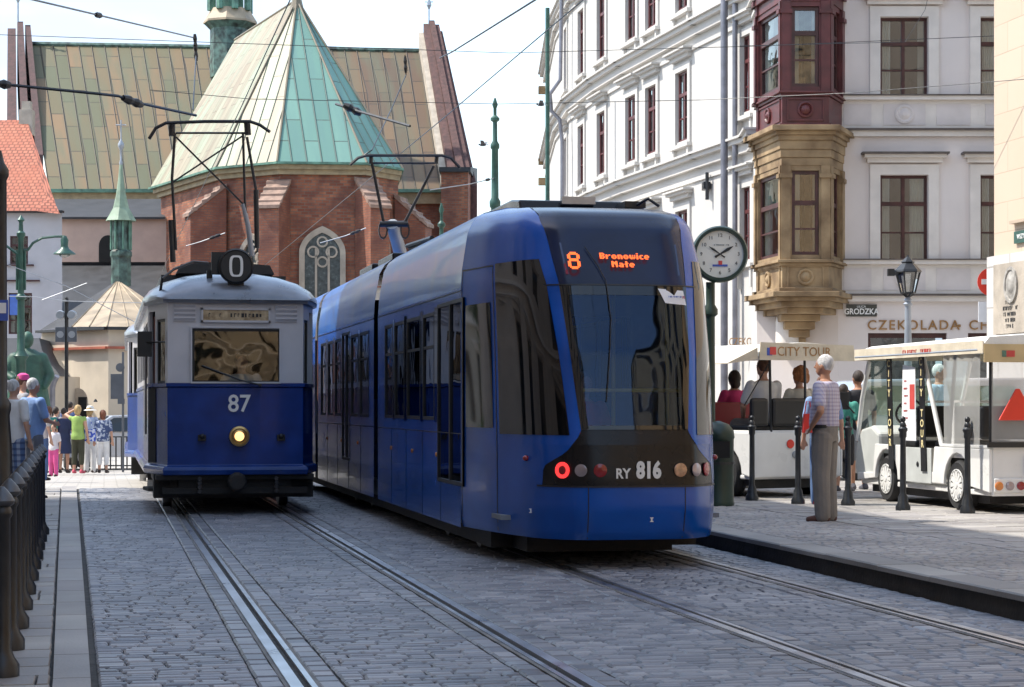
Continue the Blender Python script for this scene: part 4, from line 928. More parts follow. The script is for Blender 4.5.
lampd(1, .64, .055, (M['redoff'], D_(.058), 'tail_lamp')); lampd(1, .52, .055, (M['pinklens'], D_(.056), 'headlight')); lampd(1, .37, .06, (M['amber'], D_(.058), 'brake_lamp'))
# numbers
y0 = S(0, .84, .012)[1]
text('fleet_number', '816', .185, M['wletter'], tram, (.09, y0 - .0, .825), (R(90), 0, 0), .003, bold=.009, sx=.76); text('fleet_number', 'RY', .115, M['wletter'], tram, (-.13, y0, .8), (R(90), 0, 0), .003, bold=.003, sx=.9)
# LED display
tilt = math.atan2(.18, .3)
def dots(name, rows_, x0, z0, px_, parent=tram):
    m = MB(); p0 = Vector((0, lerp(FZ, z0) - .03, z0)); up = Vector((0, math.sin(tilt), math.cos(tilt)))
    for j, r in enumerate(rows_):
        for i, c in enumerate(r):
            if c == '#':
                a = p0 + Vector((x0 + i * px_, 0, 0)) - up * (j * px_); w_ = px_ * .96
                m.poly([a, a + Vector((w_, 0, 0)), a + Vector((w_, 0, 0)) + up * w_, a + up * w_])
    return m.build(name, M['led'], parent, solid=.002)
GL = {'B': ['####.', '##.##', '##.##', '####.', '##.##', '##.##', '####.'], 'r': ['.....', '.....', '##.##', '###..', '##...', '##...', '##...'], 'o': ['.....', '.....', '.###.', '##.##', '##.##', '##.##', '.###.'],
      'n': ['.....', '.....', '####.', '##.##', '##.##', '##.##', '##.##'], 'w': ['......', '......', '##.#.#', '##.#.#', '##.#.#', '######', '.##.#.'], 'i': ['##', '..', '##', '##', '##', '##', '##'], 'c': ['....', '....', '.###', '##..', '##..', '##..', '.###'],
      'e': ['.....', '.....', '.###.', '##.##', '#####', '##...', '.###.'], 'M': ['##..##', '######', '######', '##.###', '##..##', '##..##', '##..##'], 'a': ['.....', '.....', '.###.', '...##', '.####', '##.##', '.####'], 'l': ['.##.', '.##.', '.###', '###.', '.##.', '.##.', '.##.']}
def word(s): return ['.'.join(GL[c][j] for c in s) for j in range(7)]
dots('destination_text', word('Bronowice'), -.195, 2.66, .0087)
dots('destination_text', word('Male'), -.1, 2.588, .0087)
dots('route_number', ['..####..', '.######.', '##....##', '##....##', '##....##', '.######.', '.######.', '##....##', '##....##', '##....##', '##....##', '.######.', '..####..'], -.48, 2.66, .0135)
m = MB(); y_ = lerp(FZ, 2.62)
m.poly([S(-1.35, 2.48, .004), S(1.45, 2.48, .004), S(1.62, 2.76, .004), S(-1.55, 2.76, .004)]); m.build('display_window', pm('display_glass', (.012, .025, .09), .12, coat=.4), tram)
# sticker notice on the windscreen
m = MB(); m.poly([S(.8, 2.235, .012), S(1.55, 2.22, .012), S(1.45, 2.345, .012), S(.68, 2.36, .012)]); st = m.build('paper_notice', M['paper'], tram)
a_, b_ = Vector(S(1.1, 2.29, .016)), 0; strokes('notice_print', 11, .022, M['blueink'], st, a_ + Vector((0, -.006, .0)), (R(80), 0, R(8))); text('notice_print', '18', .035, M['redink'], st, a_ + Vector((.06, -.003, -.005)), (R(80), 0, R(20)), .001)
# wipers
m = MB(); m.tube([S(-.75, 2.72, .02), S(-.55, 2.55, .02), S(-.45, 2.42, .02), S(-.42, 2.1, .02), S(-.5, 1.8, .02), S(-.6, 1.4, .02)], .004, 6); m.build('cable', M['black'], tram)
m = MB(); 
for (u, z) in ((-3.15, .48), (.35, .42)): x, y, zz0 = S(u, z, .004); m.box(x - .014, x + .014, y - .002, y + .002, z - .02, z - .012); m.box(x - .006, x + .006, y - .002, y + .002, z - .012, z + .01); m.box(x - .014, x + .014, y - .002, y + .002, z + .01, z + .018)
m.build('jacking_mark', M['wletter'], tram)
# cab interior
m = MB(); m.box(-.98, .98, .9, 8, .38, .42); m.box(-1.0, -.35, 2.3, 2.36, .42, 3.0); m.box(.55, 1.0, 2.3, 2.36, .42, 3.0); m.box(-.35, .55, 2.3, 2.36, 2.2, 3.0); m.box(-.35, .55, 2.3, 2.36, .42, 1.3)
m.build('cab_partition', M['grey_int'], tram)
m = MB(); m.box(-.6, .6, .35, .8, .9, 1.12); m.build('dashboard', M['black'], tram, bevel=.03)
for x in (-.6, .45):
    m = MB(); m.box(x - .2, x + .2, 1.5, 1.9, .8, .88); m.box(x - .2, x + .2, 1.85, 1.93, .88, 1.5); m.build('passenger_seat', M['seat'], tram, bevel=.03)
m = MB()
for x, y in ((-.3, 1.3), (.2, 1.6), (.62, 1.3)): m.tube([(x, y, .42), (x, y, 2.7)], .02, 8)
m.tube([(-.7, 1.2, 1.5), (.7, 1.2, 1.5)], .018, 8); m.build('grab_pole', M['yellowp'], tram, smooth=60)
# body sections
def yof(px, x=TX - 1.1): k = x / (SA + CA * (px - 512) / F); return k * (CA - SA * (px - 512) / F) - TY
ROOF = [(1.10, 2.45), (1.089, 2.62), (1.06, 2.8), (1.03, 2.97), (.97, 3.08), (.88, 3.15), (.66, 3.2), (0, 3.22)]
def section(y0, y1, wins, doors):
    for s in (-1, 1):
        fr = Fr((-1.10, y1), (-1.10, y0)) if s < 0 else Fr((1.10, y0), (1.10, y1))
        cv = (lambda a, b: (y1 - b, y1 - a)) if s < 0 else (lambda a, b: (a - y0, b - y0))
        ops = []; m = MB(); pan = MB()
        for (a, b) in wins: ops.append(cv(a, b) + (1.22, 2.3))
        for (a, b) in doors: ops.append(cv(a, b) + (.62, 2.36))
        m.facade(fr, .24, 2.45, ops, .03)
        rs = [[(s * x, y, z) for (x, z) in ROOF] for y in (y0, y1)]; m.rings(rs, 1, False, False)
        m.build('body_side', [M['tblue'], M['troof']], tram, smooth=35)
        f = MB()
        for o1, o2 in zip(sorted(ops), sorted(ops)[1:]):
            if .02 < o2[0] - o1[1] < 1.2: f.fbox(fr, o1[1], o2[0], 0, .003, 1.2, 2.34)
        if f.v: f.build('window_band', M['tblack'], tram)
        for k, o in enumerate(ops):
            f = MB(); a, b, c, d = o; w_ = .035
            f.fbox(fr, a, a + w_, -.025, .004, c, d); f.fbox(fr, b - w_, b, -.025, .004, c, d); f.fbox(fr, a + w_, b - w_, -.025, .004, c, c + w_); f.fbox(fr, a + w_, b - w_, -.025, .004, d - w_, d)
            isd = k >= len(wins)
            if isd: f.fbox(fr, (a + b) / 2 - .03, (a + b) / 2 + .03, -.025, .006, c + w_, d - w_)
            else: f.fbox(fr, a + w_, b - w_, -.02, .0, d - .36, d - .33)
            w__ = f.build('door' if isd else 'window', M['black'], tram)
            g = MB(); g.poly([fr(a + w_, -.012, c + w_), fr(b - w_, -.012, c + w_), fr(b - w_, -.012, d - w_), fr(a + w_, -.012, d - w_)]); g.build('pane', M['tsglass'], w__)
        # cant rail line + panel joints
        m = MB(); m.fbox(fr, 0, fr.len, 0, .004, 2.42, 2.432)
        for k in range(1, 5): u = fr.len * k / 5; m.fbox(fr, u, u + .008, 0, .003, .24, 1.1)
        m.fbox(fr, 0, fr.len, 0, .003, 1.1, 1.108); m.fbox(fr, 0, fr.len, 0, .004, 2.66, 2.668) if 0 else None; m.build('panel_seam', M['black'], tram)
        m = MB()
        for k in range(3): p = fr(fr.len * (.2 + .28 * k), .005, .88); m.ball(p, (.012, .035, .025), 8, 6)
        m.build('side_marker', M['orangelens'], tram)
    m = MB(); m.box(-1.0, 1.0, y0, y1, .25, .42); m.build('floor', M['grey_int'], tram)
    for y in [y0 + .8 + 1.1 * k for k in range(int((y1 - y0 - 1) / 1.1))]:
        for x in (-.9, .5): m = MB(); m.box(x, x + .42, y, y + .4, .42, .83); m.box(x, x + .42, y + .36, y + .43, .83, 1.45); m.build('passenger_seat', M['seat'], tram)
W1 = [(yof(a), yof(b)) for a, b in ((436, 424), (422.5, 418), (406, 418)[::-1], (405, 395), (393, 387))]
JY = yof(378)
section(2.2, JY, [(yof(434.5), yof(423)), (yof(420.5), yof(407)), (yof(404.5), yof(394.5)), (yof(393), yof(385))], [(yof(463), yof(437.5))])
ye = yof(318)
section(JY + .38, ye, [(yof(369), yof(360)), (yof(358.5), yof(351)), (yof(341), yof(335)), (yof(333), yof(328)), (yof(326), yof(321))], [(yof(350), yof(342))])
m = MB()
for k in range(5):
    y = JY + .03 + k * .08; pr = [(1.04, .3), (1.04, 2.45), (.98, 2.85), (.85, 3.0), (.5, 3.06), (-.5, 3.06), (-.85, 3.0), (-.98, 2.85), (-1.04, 2.45), (-1.04, .3)]
    m.rings([[(x * sc_, yy, z) for x, z in pr] for sc_, yy in ((.97, y - .02), (1.0, y + .01), (1.0, y + .03), (.97, y + .06))])
m.build('bellows', M['rubber'], tram)
# third section further back
yb = ye + .4
section(yb, yb + 6.5, [(yb + .8 + 1.3 * k, yb + 1.8 + 1.3 * k) for k in (0, 1, 3)], [(yb + 3.4, yb + 4.6)])
m = MB(); m.box(-1, 1, ye, yb, .3, 3.0); m.build('bellows', M['rubber'], tram)
# underframe and wheels
m = MB(); m.box(-.95, .95, 1.5, yb + 6, .1, .26); m.box(-.75, .55, .9, 1.5, .1, .25); m.build('underframe', M['axle'], tram)
for y in (3.0, 4.8, JY + 3, JY + 4.8):
    for x in (-.72, .72): m = MB(); m.lathe([(.3, -.06), (.3, .06), (.1, .07)], (x, y, .3), 20, 'x'); m.build('wheel', M['metal'], tram)
# roof equipment
m = MB(); prof = [(2.6, 3.17), (2.7, 3.33), (3.1, 3.37), (6.0, 3.37), (6.3, 3.2)]
m.rings([[(x, y, z) for y, z in prof] for x in (-.45, .78)]); m.build('roof_fairing', M['band'], tram, bevel=.02)
m = MB(); m.box(-.05, .28, 2.6, 2.67, 3.29, 3.36); m.build('maker_plate', M['metal'], tram)
m = MB(); m.tube([(.5, 1.9, 3.22), (.58, 1.8, 3.27), (.68, 1.78, 3.2)], .015, 6); m.box(.4, .6, 1.95, 2.3, 3.2, 3.26); m.build('antenna', M['black'], tram)
for y in (9.5, 11.5): m = MB(); m.box(-.7, .7, y, y + 1.4, 3.2, 3.33); m.build('roof_box', M['band'], tram, bevel=.02)
# single arm pantograph
def P3(px, py, d): v = W(px, py, d); return (v.x - TX, v.y - TY, v.z)
d = 31
m = MB(); m.tube([P3(392, 224, d), P3(400, 252, d + .6), P3(405, 276, d + 1.4)], [.1, .11, .12], 10); m.build('pantograph_lower_arm', M['pantow'], tram, smooth=60)
m = MB(); m.tube([P3(372, 163, d - .1), P3(384, 224, d)], .024, 8); m.tube([P3(434, 166, d - .1), P3(405, 222, d)], .024, 8); m.tube([P3(380, 224, d), P3(408, 224, d)], .05, 8)
m.tube([P3(371, 163, d - .1), P3(436, 163, d - .1)], .016, 8); m.build('pantograph_frame', M['panto'], tram, smooth=60)
m = MB()
for dd in (-.15, .15): m.tube([P3(350, 165, d + dd), P3(358, 158, d + dd), P3(366, 155.5, d + dd), P3(442, 155.5, d + dd), P3(451, 158, d + dd), P3(460, 168, d + dd)], .025, 6)
m.tube([P3(371, 156, d - .1), P3(371, 164, d - .1)], .03); m.tube([P3(437, 156, d - .1), P3(436, 164, d - .1)], .03); m.build('pantograph_head', M['panto'], tram)
for px in (383, 405):
    m = MB(); c = Vector(P3(px, 230, d)); m.rings([[c + Vector(((.11 + a) * math.cos(k * math.pi / 6) * .6, b, (.13 + a) * math.sin(k * math.pi / 6))) for k in range(12)] for a, b in ((-.015, -.02), (.015, -.02), (.015, .02), (-.015, .02))], cap=False)
    m.build('pantograph_shunt', M['panto'], tram)
m = MB()
for (px, dd) in ((440, 22), (441, 22.2)): pass
m.tube([P3(407, 246, 27), P3(432, 238, 24)], .03, 6); m.tube([P3(410, 249, 27), P3(434, 241, 24)], .03, 6); m.build('roof_rail', M['black'], tram)

# ================= OLD TRAM =================
OX, OY = 1.6, 25.15
old = thing('vintage_tram', 'old two tone blue and grey tram number 87 with round zero sign on roof', 'tram', (OX, OY, 0), 0)
# plan outline: flat centre, angled corner panels
OP = [(-1.06, 1.0), (-.84, .03), (-.3, .012), (.3, .012), (.84, .03), (1.06, 1.0)]
LEN = 9.6
def obody(t, front=True):
    m = MB(); low = [(x, y, .5) for x, y in OP]
    def prof(zs):
        rs = []
        for (z, g_) in zs:
            rs.append([(x * (1 + g_ * .0) + (g_ if x > 0 else -g_) * (abs(x) > .5), y - g_ * (y < .5), z) for x, y in OP] + [(1.06 + g_, LEN, z), (-1.06 - g_, LEN, z)])
        return rs
    m.rings(prof([(.5, .0), (.5, .05), (.56, .06), (.6, .045), (.62, .0), (1.59, 0)])); m.build('lower_body', M['oblue'], t, bevel=.008)
    m = MB(); m.rings(prof([(1.595, .0), (1.6, .018), (1.64, .018), (1.645, 0)])); m.build('belt_rail', M['oblue'], t)
    # upper walls with openings
    segs = [((OP[0]), (OP[1])), (OP[1], OP[2]), (OP[2], OP[3]), (OP[3], OP[4]), (OP[4], OP[5])]
    m = MB(); f0 = Fr(OP[0], OP[1]); f1 = Fr((-.84, .02), (.84, .02))
    m.facade(f1, 1.645, 2.70, [(.30, 1.40, 1.645, 2.32), (.42, 1.22, 2.42, 2.56)], .05)
    m.poly([(-.84, .07, 1.645), (-.84, .02, 1.645), (-.84, .02, 2.7), (-.84, .07, 2.7)]); m.poly([(.84, .02, 1.645), (.84, .07, 1.645), (.84, .07, 2.7), (.84, .02, 2.7)])
    m.facade(f0, 1.645, 2.70, [(f0.len - .55, f0.len - .12, 1.645, 2.45), (.08, f0.len - .62, 1.645, 2.56)], .04)
    f4 = Fr(OP[4], OP[5]); m.facade(f4, 1.645, 2.70, [(.12, .55, 1.645, 2.45), (.62, f4.len - .08, 1.645, 2.56)], .04)
    fl = Fr((-1.06, LEN), (-1.06, 1.0)); fr_ = Fr((1.06, 1.0), (1.06, LEN)); ow = [(.6 + 1.35 * k, 1.7 + 1.35 * k, 1.72, 2.45) for k in range(6)]
    m.facade(fl, 1.645, 2.7, ow, .04); m.facade(fr_, 1.645, 2.7, ow, .04); m.facade(Fr((1.06, LEN), (-1.06, LEN)), 1.645, 2.7, [(.5, 1.6, 1.7, 2.4)], .04)
    m.build('upper_body', M['ocream'], t)
    for fr, oo in ((f1, [(.30, 1.40, 1.645, 2.32)]), (f0, [(f0.len - .55, f0.len - .12, 1.645, 2.45)]), (f4, [(.12, .55, 1.645, 2.45)]), (fl, ow), (fr_, ow)):
        for (a, b, c, d) in oo:
            w_ = .03; f = MB(); f.fbox(fr, a, a + w_, -.045, -.015, c, d); f.fbox(fr, b - w_, b, -.045, -.015, c, d); f.fbox(fr, a + w_, b - w_, -.045, -.015, c, c + w_); f.fbox(fr, a + w_, b - w_, -.045, -.015, d - w_, d)
            nm = 'windscreen' if fr is f1 else 'window'; o = f.build(nm, M['black'], t); g = MB()
            # slightly buckled pane
            n = 6; g.grid(lambda u, v: fr(a + w_ + (b - a - 2 * w_) * u / n, -.03 + .0015 * math.sin(u * 1.9 + v), c + w_ + (d - c - 2 * w_) * v / n), range(n + 1), range(n + 1)); g.build('pane', M['oglass'], o, smooth=80)
    # roof
    RP = [(1.12, 2.68), (1.12, 2.74), (1.04, 2.84), (.86, 2.95), (.6, 3.03), (.3, 3.075), (0, 3.09)]
    m = MB(); rs = []
    for (y, k, zk) in ((-.10, .80, 0), (-.09, .81, .18), (.0, .84, .45), (.2, .88, .72), (.55, .94, .9), (1.05, 1, 1), (LEN, 1, 1)):
        ring = [(x * k, y + (0 if x < .9 else (.0)), 2.68 + (z - 2.68) * zk) for x, z in RP]; ring = ring + [(-a, b, c) for a, b, c in ring[::-1][1:]]; rs.append(ring)
    m.rings(rs, 0, True, True); m.build('roof', M['oroof'], t, smooth=45)
    m = MB(); m.rings(prof([(2.64, .0), (2.64, .05), (2.70, .06), (2.72, .04)])); m.build('drip_rail', M['oroof'], t)
    m = MB(); m.box(-.85, .85, 2.6, LEN - .4, 3.05, 3.15); m.rings([[(x, y, z) for x, z in ((-.66, 3.15), (-.6, 3.27), (0, 3.32), (.6, 3.27), (.66, 3.15))] for y in (2.2, LEN - .5)]); m.build('roof_walkway', M['black'], t)
    m = MB(); m.box(-.9, .9, .9, LEN, .25, .5); m.box(-.8, .8, .25, .9, .3, .5); m.box(-.98, .98, .05, .5, .44, .5); m.box(-1.0, 1.0, .35, .95, .2, .5); m.box(-.7, .7, .15, .35, .24, .46)
    for y in (1.9, 2.0, 6.6, 7.5): m.box(-.95, .95, y, y + .12, .2, .5)
    m.build('underframe', M['axle'], t)
    for y in (2.4, 6.9):
        for x in (-.78, .78): m = MB(); m.lathe([(.34, -.06), (.34, .06), (.12, .08)], (x, y, .34), 20, 'x'); m.build('wheel', M['metal'], t)
    m = MB(); m.box(-1.0, 1.0, 1.6, 1.66, .6, 2.66); m.box(-1, 1, 1.66, LEN - .1, .55, .6); m.build('cab_partition', M['dark'], t)
obody(old)
m = MB(); m.box(-.405, .405, -.005, .015, 2.425, 2.555); b_ = m.build('destination_board', M['dest'], old); strokes('lettering', 15, .075, M['blackink'], b_, (0, -.008, 2.49), (R(90), 0, 0))
m = MB(); m.box(-.43, -.405, -.02, .02, 2.4, 2.58); m.box(.405, .43, -.02, .02, 2.4, 2.58); m.box(-.43, .43, -.02, .02, 2.555, 2.58); m.box(-.43, .43, -.02, .02, 2.4, 2.425); m.build('board_frame', M['ocream'], old)
for s in (-1, 1):
    m = MB(); m.box(s * .63 - .14, s * .63 + .14, .004, .012, 2.41, 2.64)
    for k in range(4): z = 2.42 + .055 * k; m.hexa([(s * .63 - .13, .0, z), (s * .63 + .13, .0, z), (s * .63 + .13, .02, z), (s * .63 - .13, .02, z), (s * .63 - .13, -.018, z + .03), (s * .63 + .13, -.018, z + .03), (s * .63 + .13, .02, z + .036), (s * .63 - .13, .02, z + .036)])
    m.build('louvre', M['ocream'], old)
m = MB(); m.box(-.56, .56, -.02, .02, 2.33, 2.35); m.box(-.56, .56, -.02, .02, 1.64, 1.66); m.box(-.56, -.54, -.02, .02, 1.66, 2.33); m.box(.54, .56, -.02, .02, 1.66, 2.33); m.build('windscreen_trim', M['ocream'], old)
text('fleet_number', '87', .3, M['wletter'], old, (.04, -.008, 1.38), bold=.004, sx=.95)
m = MB(); m.lathe([(.125, 0), (.13, -.05), (.125, -.07), (.1, -.075), (.095, -.04)], (.04, .0, .98), 24, 'y'); hl = m.build('headlamp', M['brass'], old, smooth=40)
m = MB(); m.lathe([(.094, -.045), (.08, -.052), (.05, -.054)], (.04, 0, .98), 20, 'y'); m.build('reflector_bowl', M['brass'], hl, smooth=60); m = MB(); m.lathe([(.06, -.054), (.05, -.066), (.02, -.074)], (.04, 0, .98), 20, 'y'); m.build('lens', M['lamp_on'], hl, smooth=60)
for x in (-.42, .56):
    m = MB(); m.box(x - .05, x + .05, -.04, .0, .92, 1.0); m.lathe([(.035, -.04), (.03, -.07), (.01, -.08)], (x, 0, .98), 12, 'y'); m.build('small_lamp', M['black'], old, bevel=.006)
m = MB(); m.tube([(.3, -.05, 1.62), (.05, -.055, 1.68), (-.42, -.05, 1.86)], .012, 6); m.tube([(.3, 0, 1.62), (.3, -.06, 1.62)], .02, 6); m.build('wiper', M['black'], old)
# mirror
m = MB(); m.box(-1.2, -1.02, .5, .56, 1.98, 2.3); m.tube([(-1.1, .53, 2.16), (-.72, .05, 2.16)], .012, 6); m.build('mirror', M['black'], old, bevel=.03)
# number sign on the roof
m = MB(); m.lathe([(.22, .05), (.22, -.04), (.2, -.06), (.19, -.045)], (.0, -.02, 3.1), 28, 'y'); m.box(-.1, .1, .0, .1, 2.86, 2.95); m.box(-.3, .1, .04, .12, 3.0, 3.28); s_ = m.build('route_sign', M['black'], old, smooth=35)
m = MB(); rs = []
for dr, y in ((.0, -.068), (.034, -.068)):
    rs.append([((.052 + dr) * (1 if abs(math.cos(k * math.pi / 16)) > 2 else 1) * math.copysign(abs(math.cos(k * math.pi / 16)) ** .5, math.cos(k * math.pi / 16)), y, 3.1 + (.11 + dr * .7) * math.copysign(abs(math.sin(k * math.pi / 16)) ** .7, math.sin(k * math.pi / 16))) for k in range(32)])
m.rings(rs, cap=False); m.build('zero', M['wletter'], s_, solid=.003)
m = MB(); m.tube([(-.92, .3, 2.8), (-.9, .2, 2.95), (-.75, .4, 3.08), (-.5, .7, 3.2), (-.3, .9, 3.2)], .018, 6); m.box(-.35, -.28, .2, .3, 2.9, 3.06); m.build('roof_cable', M['black'], old)
# coupler and chains
m = MB(); m.box(-.08, .08, -.25, .3, .36, .5); m.lathe([(.1, -.3), (.12, -.26), (.12, -.22), (.06, -.2)], (0, 0, .42), 14, 'y'); m.build('coupler', M['axle'], old, bevel=.015)
for x in (-.45, .5):
    m = MB()
    for k in range(4): m.lathe([(.025, -.012), (.03, 0), (.025, .012)], (x, -.06, .45 - .05 * k), 8, 'y')
    m.build('chain', M['chainm'], old)
m = MB()
for s in (-1, 1): m.rings([[(s * x, y, z) for x, y in ((.7, .3), (1.06, .75), (1.12, 1.3), (.9, 1.4))] for z in (.27, .31)])
m.box(-.9, .9, .1, .2, .26, .34); m.build('step_board', M['axle'], old)
m = MB()
for s in (-1, 1):
    m.tube([(s * 1.09, .55 + .3, 1.0), (s * 1.09, .85, 2.2)], .016, 6); m.box(s * 1.0 - .015, s * 1.0 + .015, 1.15, 1.22, .6, 2.6)
m.build('handrail', M['metal'], old)
m = MB(); fr = Fr(OP[0], OP[1]); m.fbox(fr, .1, .5, -.10, -.05, .6, 2.5); m.build('open_door', M['woodred'], old)
m = MB(); m.fbox(fr, .06, .42, .002, .01, .64, 1.585); m.build('doorway_lower', M['dark'], old)
# roof pantograph (diamond frame)
def O3(px, py, d): v = W(px, py, d); return (v.x - OX, v.y - OY, v.z)
d = 28
m = MB(); m.tube([O3(175, 133, d), O3(172, 178, d), O3(176, 250, d)], .02, 8); m.tube([O3(247, 137, d), O3(256, 190, d)], .02, 8); m.tube([O3(256, 190, d), O3(257, 248, d)], .035, 8); m.tube([O3(243, 133, d + .3), O3(245, 205, d + .3), O3(251, 250, d + .3)], .018, 8)
m.tube([O3(176, 137, d), O3(243, 204, d + .3)], .014, 6); m.tube([O3(244, 135, d + .3), O3(173, 182, d)], .014, 6); m.tube([O3(176, 133, d), O3(245, 133, d)], .016, 6); m.tube([O3(171, 220, d), O3(173, 262, d)], .04, 8)
m.build('pantograph_frame', M['panto'], old, smooth=60)
m = MB()
for dd in (-.12, .12): m.tube([O3(149, 139, d + dd), O3(156, 128, d + dd), O3(166, 123, d + dd), O3(205, 121.5, d + dd), O3(250, 121.5, d + dd), O3(260, 125, d + dd), O3(270, 132, d + dd)], .025, 6)
m.box(*[0] * 6) if 0 else None; m.tube([O3(172, 124, d), O3(172, 136, d)], .045); m.tube([O3(247, 123, d), O3(248, 135, d)], .045); m.build('pantograph_head', M['panto'], old)
m = MB(); m.tube([O3(243, 204, d + .3), O3(248, 226, d + .3), O3(252, 256, d + .3)], [.03, .035, .04], 8); m.build('pantograph_arm', M['pantow'], old, smooth=60)
# trailer behind
tr = thing('tram_trailer', 'second old blue and white tram car coupled behind number 87', 'tram', (OX - .15, OY + LEN + 1.0, -.06), R(-.6)); obody(tr)
# ================= STREET FURNITURE =================
def bollard_mb(h=1.03):
    m = MB(); m.lathe([(.085, 0), (.085, .05), (.062, .09), (.055, .16), (.036, .2), (.032, h - .2), (.042, h - .18), (.042, h - .13), (.054, h - .11), (.054, h - .09), (.034, h - .07), (.038, h - .05), (.026, h - .02), (.01, h)], n=12); return m
lb = None; y = 9.55; k = 0
bp = [10.3 + 1.12 * i for i in range(11)]
for i, yy in enumerate(bp):
    x = lerp([(10, -.5), (20, -.645), (30, -.72)], yy)
    if lb is None:
        lb = thing('bollard', 'black knobbed iron bollard nearest to the viewer at the left pavement edge', 'bollard', (x, yy, .012), 0, 'bollards along the left pavement')
        m = MB(); m.lathe([(.085, 0), (.085, .06), (.06, .1), (.045, .14), (.04, .79), (.052, .81), (.052, .83), (.04, .85)], n=12); m.build('shaft', M['iron'], lb, smooth=40)
        m = MB(); m.lathe([(.04, .85), (.06, .865), (.064, .88), (.05, .905), (.025, .935), (.01, .95)], n=12); m.build('cap', M['litcap'], lb, smooth=40)
    else: dup(lb, loc=(x, yy, .012), label='black knobbed iron bollard, %s counted from the viewer along the left pavement' % ('', 'second', 'third', 'fourth', 'fifth', 'sixth', 'seventh', 'eighth', 'ninth', 'tenth', 'last')[i])
# chain panels between them are absent; right bollards
RB_ = [(752, 25.3, 'black bollard in front of the rear wheel of the tour cart with black seats'), (798, 24.4, 'black bollard just left of the old man in checked shirt'), (848, 24.0, 'black bollard just right of the old man in checked shirt'),
       (903, 22.9, 'black bollard before the front wheel of the white tour cart'), (967.5, 22.3, 'black bollard before the rear wheel of the white tour cart')]
rb = None
for px, d, lab in RB_:
    p = W(px, 405, d); p.z = PZ
    if rb is None:
        rb = thing('bollard', lab, 'bollard', p, 0, 'bollards along the square'); bollard_mb().build('shaft', M['iron'], rb, smooth=40); m = MB(); m.ball((0, 0, 1.045), (.032, .032, .036)); m.build('finial', M['iron'], rb, smooth=60)
    else: dup(rb, loc=p, label=lab)
def post_thing(name, label, cat, px, d, z=0):
    p = W(px, 405, d); p.z = z; t = thing(name, label, cat, p, -A); return t, (lambda x, y, dd=d: Vector(((x - px) * dd / F, dd - d, HC + (HY - y) * dd / F - z)))
# large black post at left
t, q = post_thing('iron_mast', 'thick black iron mast cut by the left edge of the picture', 'mast', -1.5, 13.6)
m = MB(); m.lathe([(.13, 0), (.13, .3), (.1, .4), (.09, 1.1), (.075, 1.3), (.085, 1.34), (.085, 1.38), (.06, 1.42), (.055, 2.9), (.07, 2.93), (.07, 2.97), (.04, 3.02), (.02, 3.1)], n=14); m.build('shaft', M['iron'], t, smooth=40)
m = MB(); m.box(-.06, .085, -.09, -.075, 1.94, 2.08); m.build('notice', M['blueink'], t)
m = MB(); m.box(-.04, .075, -.094, -.091, 1.99, 2.06); m.build('notice_print', M['paper'], t)
# green street lamp at left
t, q = post_thing('street_lamp', 'tall green lamp post with curved arm and bell shaped lamp by the lilac house', 'street lamp', 21, 50, gz(50))
h = q(21, 215).z; r = .085
m = MB(); m.lathe([(.2, 0), (.2, .5), (.14, .7), (.1, 1.0), (.13, 2.8), (.2, 2.9), (.1, 3.05), (.09, q(0, 300).z), (.13, q(0, 299).z), (.13, q(0, 296).z), (.08, q(0, 294).z), (.07, q(0, 238).z), (.11, q(0, 236).z), (.11, q(0, 233).z), (.06, q(0, 231).z), (.05, q(0, 222).z), (.1, q(0, 220).z), (.04, q(0, 217).z), (.01, h)], n=12); m.build('shaft', M['green_iron'], t, smooth=40)
m = MB(); m.tube([q(21, 250), q(28, 250), q(33, 243), q(42, 238), (q(55, 236.5)), q(65, 236.5)], .035, 6); m.tube([q(21, 256), q(12, 250), q(4, 244), q(-8, 240)], .035, 6); m.tube([q(17, 250), q(17, 290)], .03, 6); m.tube([q(25, 250), q(25, 290)], .03, 6); m.build('arm', M['green_iron'], t)
c = q(64.5, 240); m = MB(); m.lathe([(.05, .1), (.1, 0), (.09, -.15), (.12, -.22), (.27, -.33), (.28, -.36), (.2, -.36)], c, 14); ls = m.build('lamp_shade', M['green_iron'], t, smooth=40)
m = MB(); m.ball(c + Vector((0, 0, -.38)), (.14, .14, .06)); m.build('bulb', M['greenglass'], ls)
# black sign post behind the crowd
t, q = post_thing('sign_post', 'slim black post with two round lights and square sign boards behind the crowd', 'sign post', 66.5, 51, gz(51))
m = MB(); m.tube([(0, 0, 0), q(66.5, 298)], .05, 8); m.lathe([(.08, q(0, 302).z), (.02, q(0, 297).z)], n=8); m.build('post', M['iron'], t)
for px in (60.5, 72):
    m = MB(); c = q(px, 315); m.lathe([(.1, -.1), (.12, -.02), (.12, .08)], c, 14, 'y'); m.build('signal_lamp', M['pantow'], t, smooth=40)
    a, b = q(px - 5, 342), q(px + 5, 327); m = MB(); m.box(a.x, b.x, -.04, .0, a.z, b.z); s_ = m.build('sign_board', M['signgrey'], t, bevel=.01); m = MB(); m.lathe([(.09, -.045), (.09, -.05)], (a.x + .13, 0, (a.z + b.z) / 2), 14, 'y'); m.build('emblem', M['pantow'], s_)
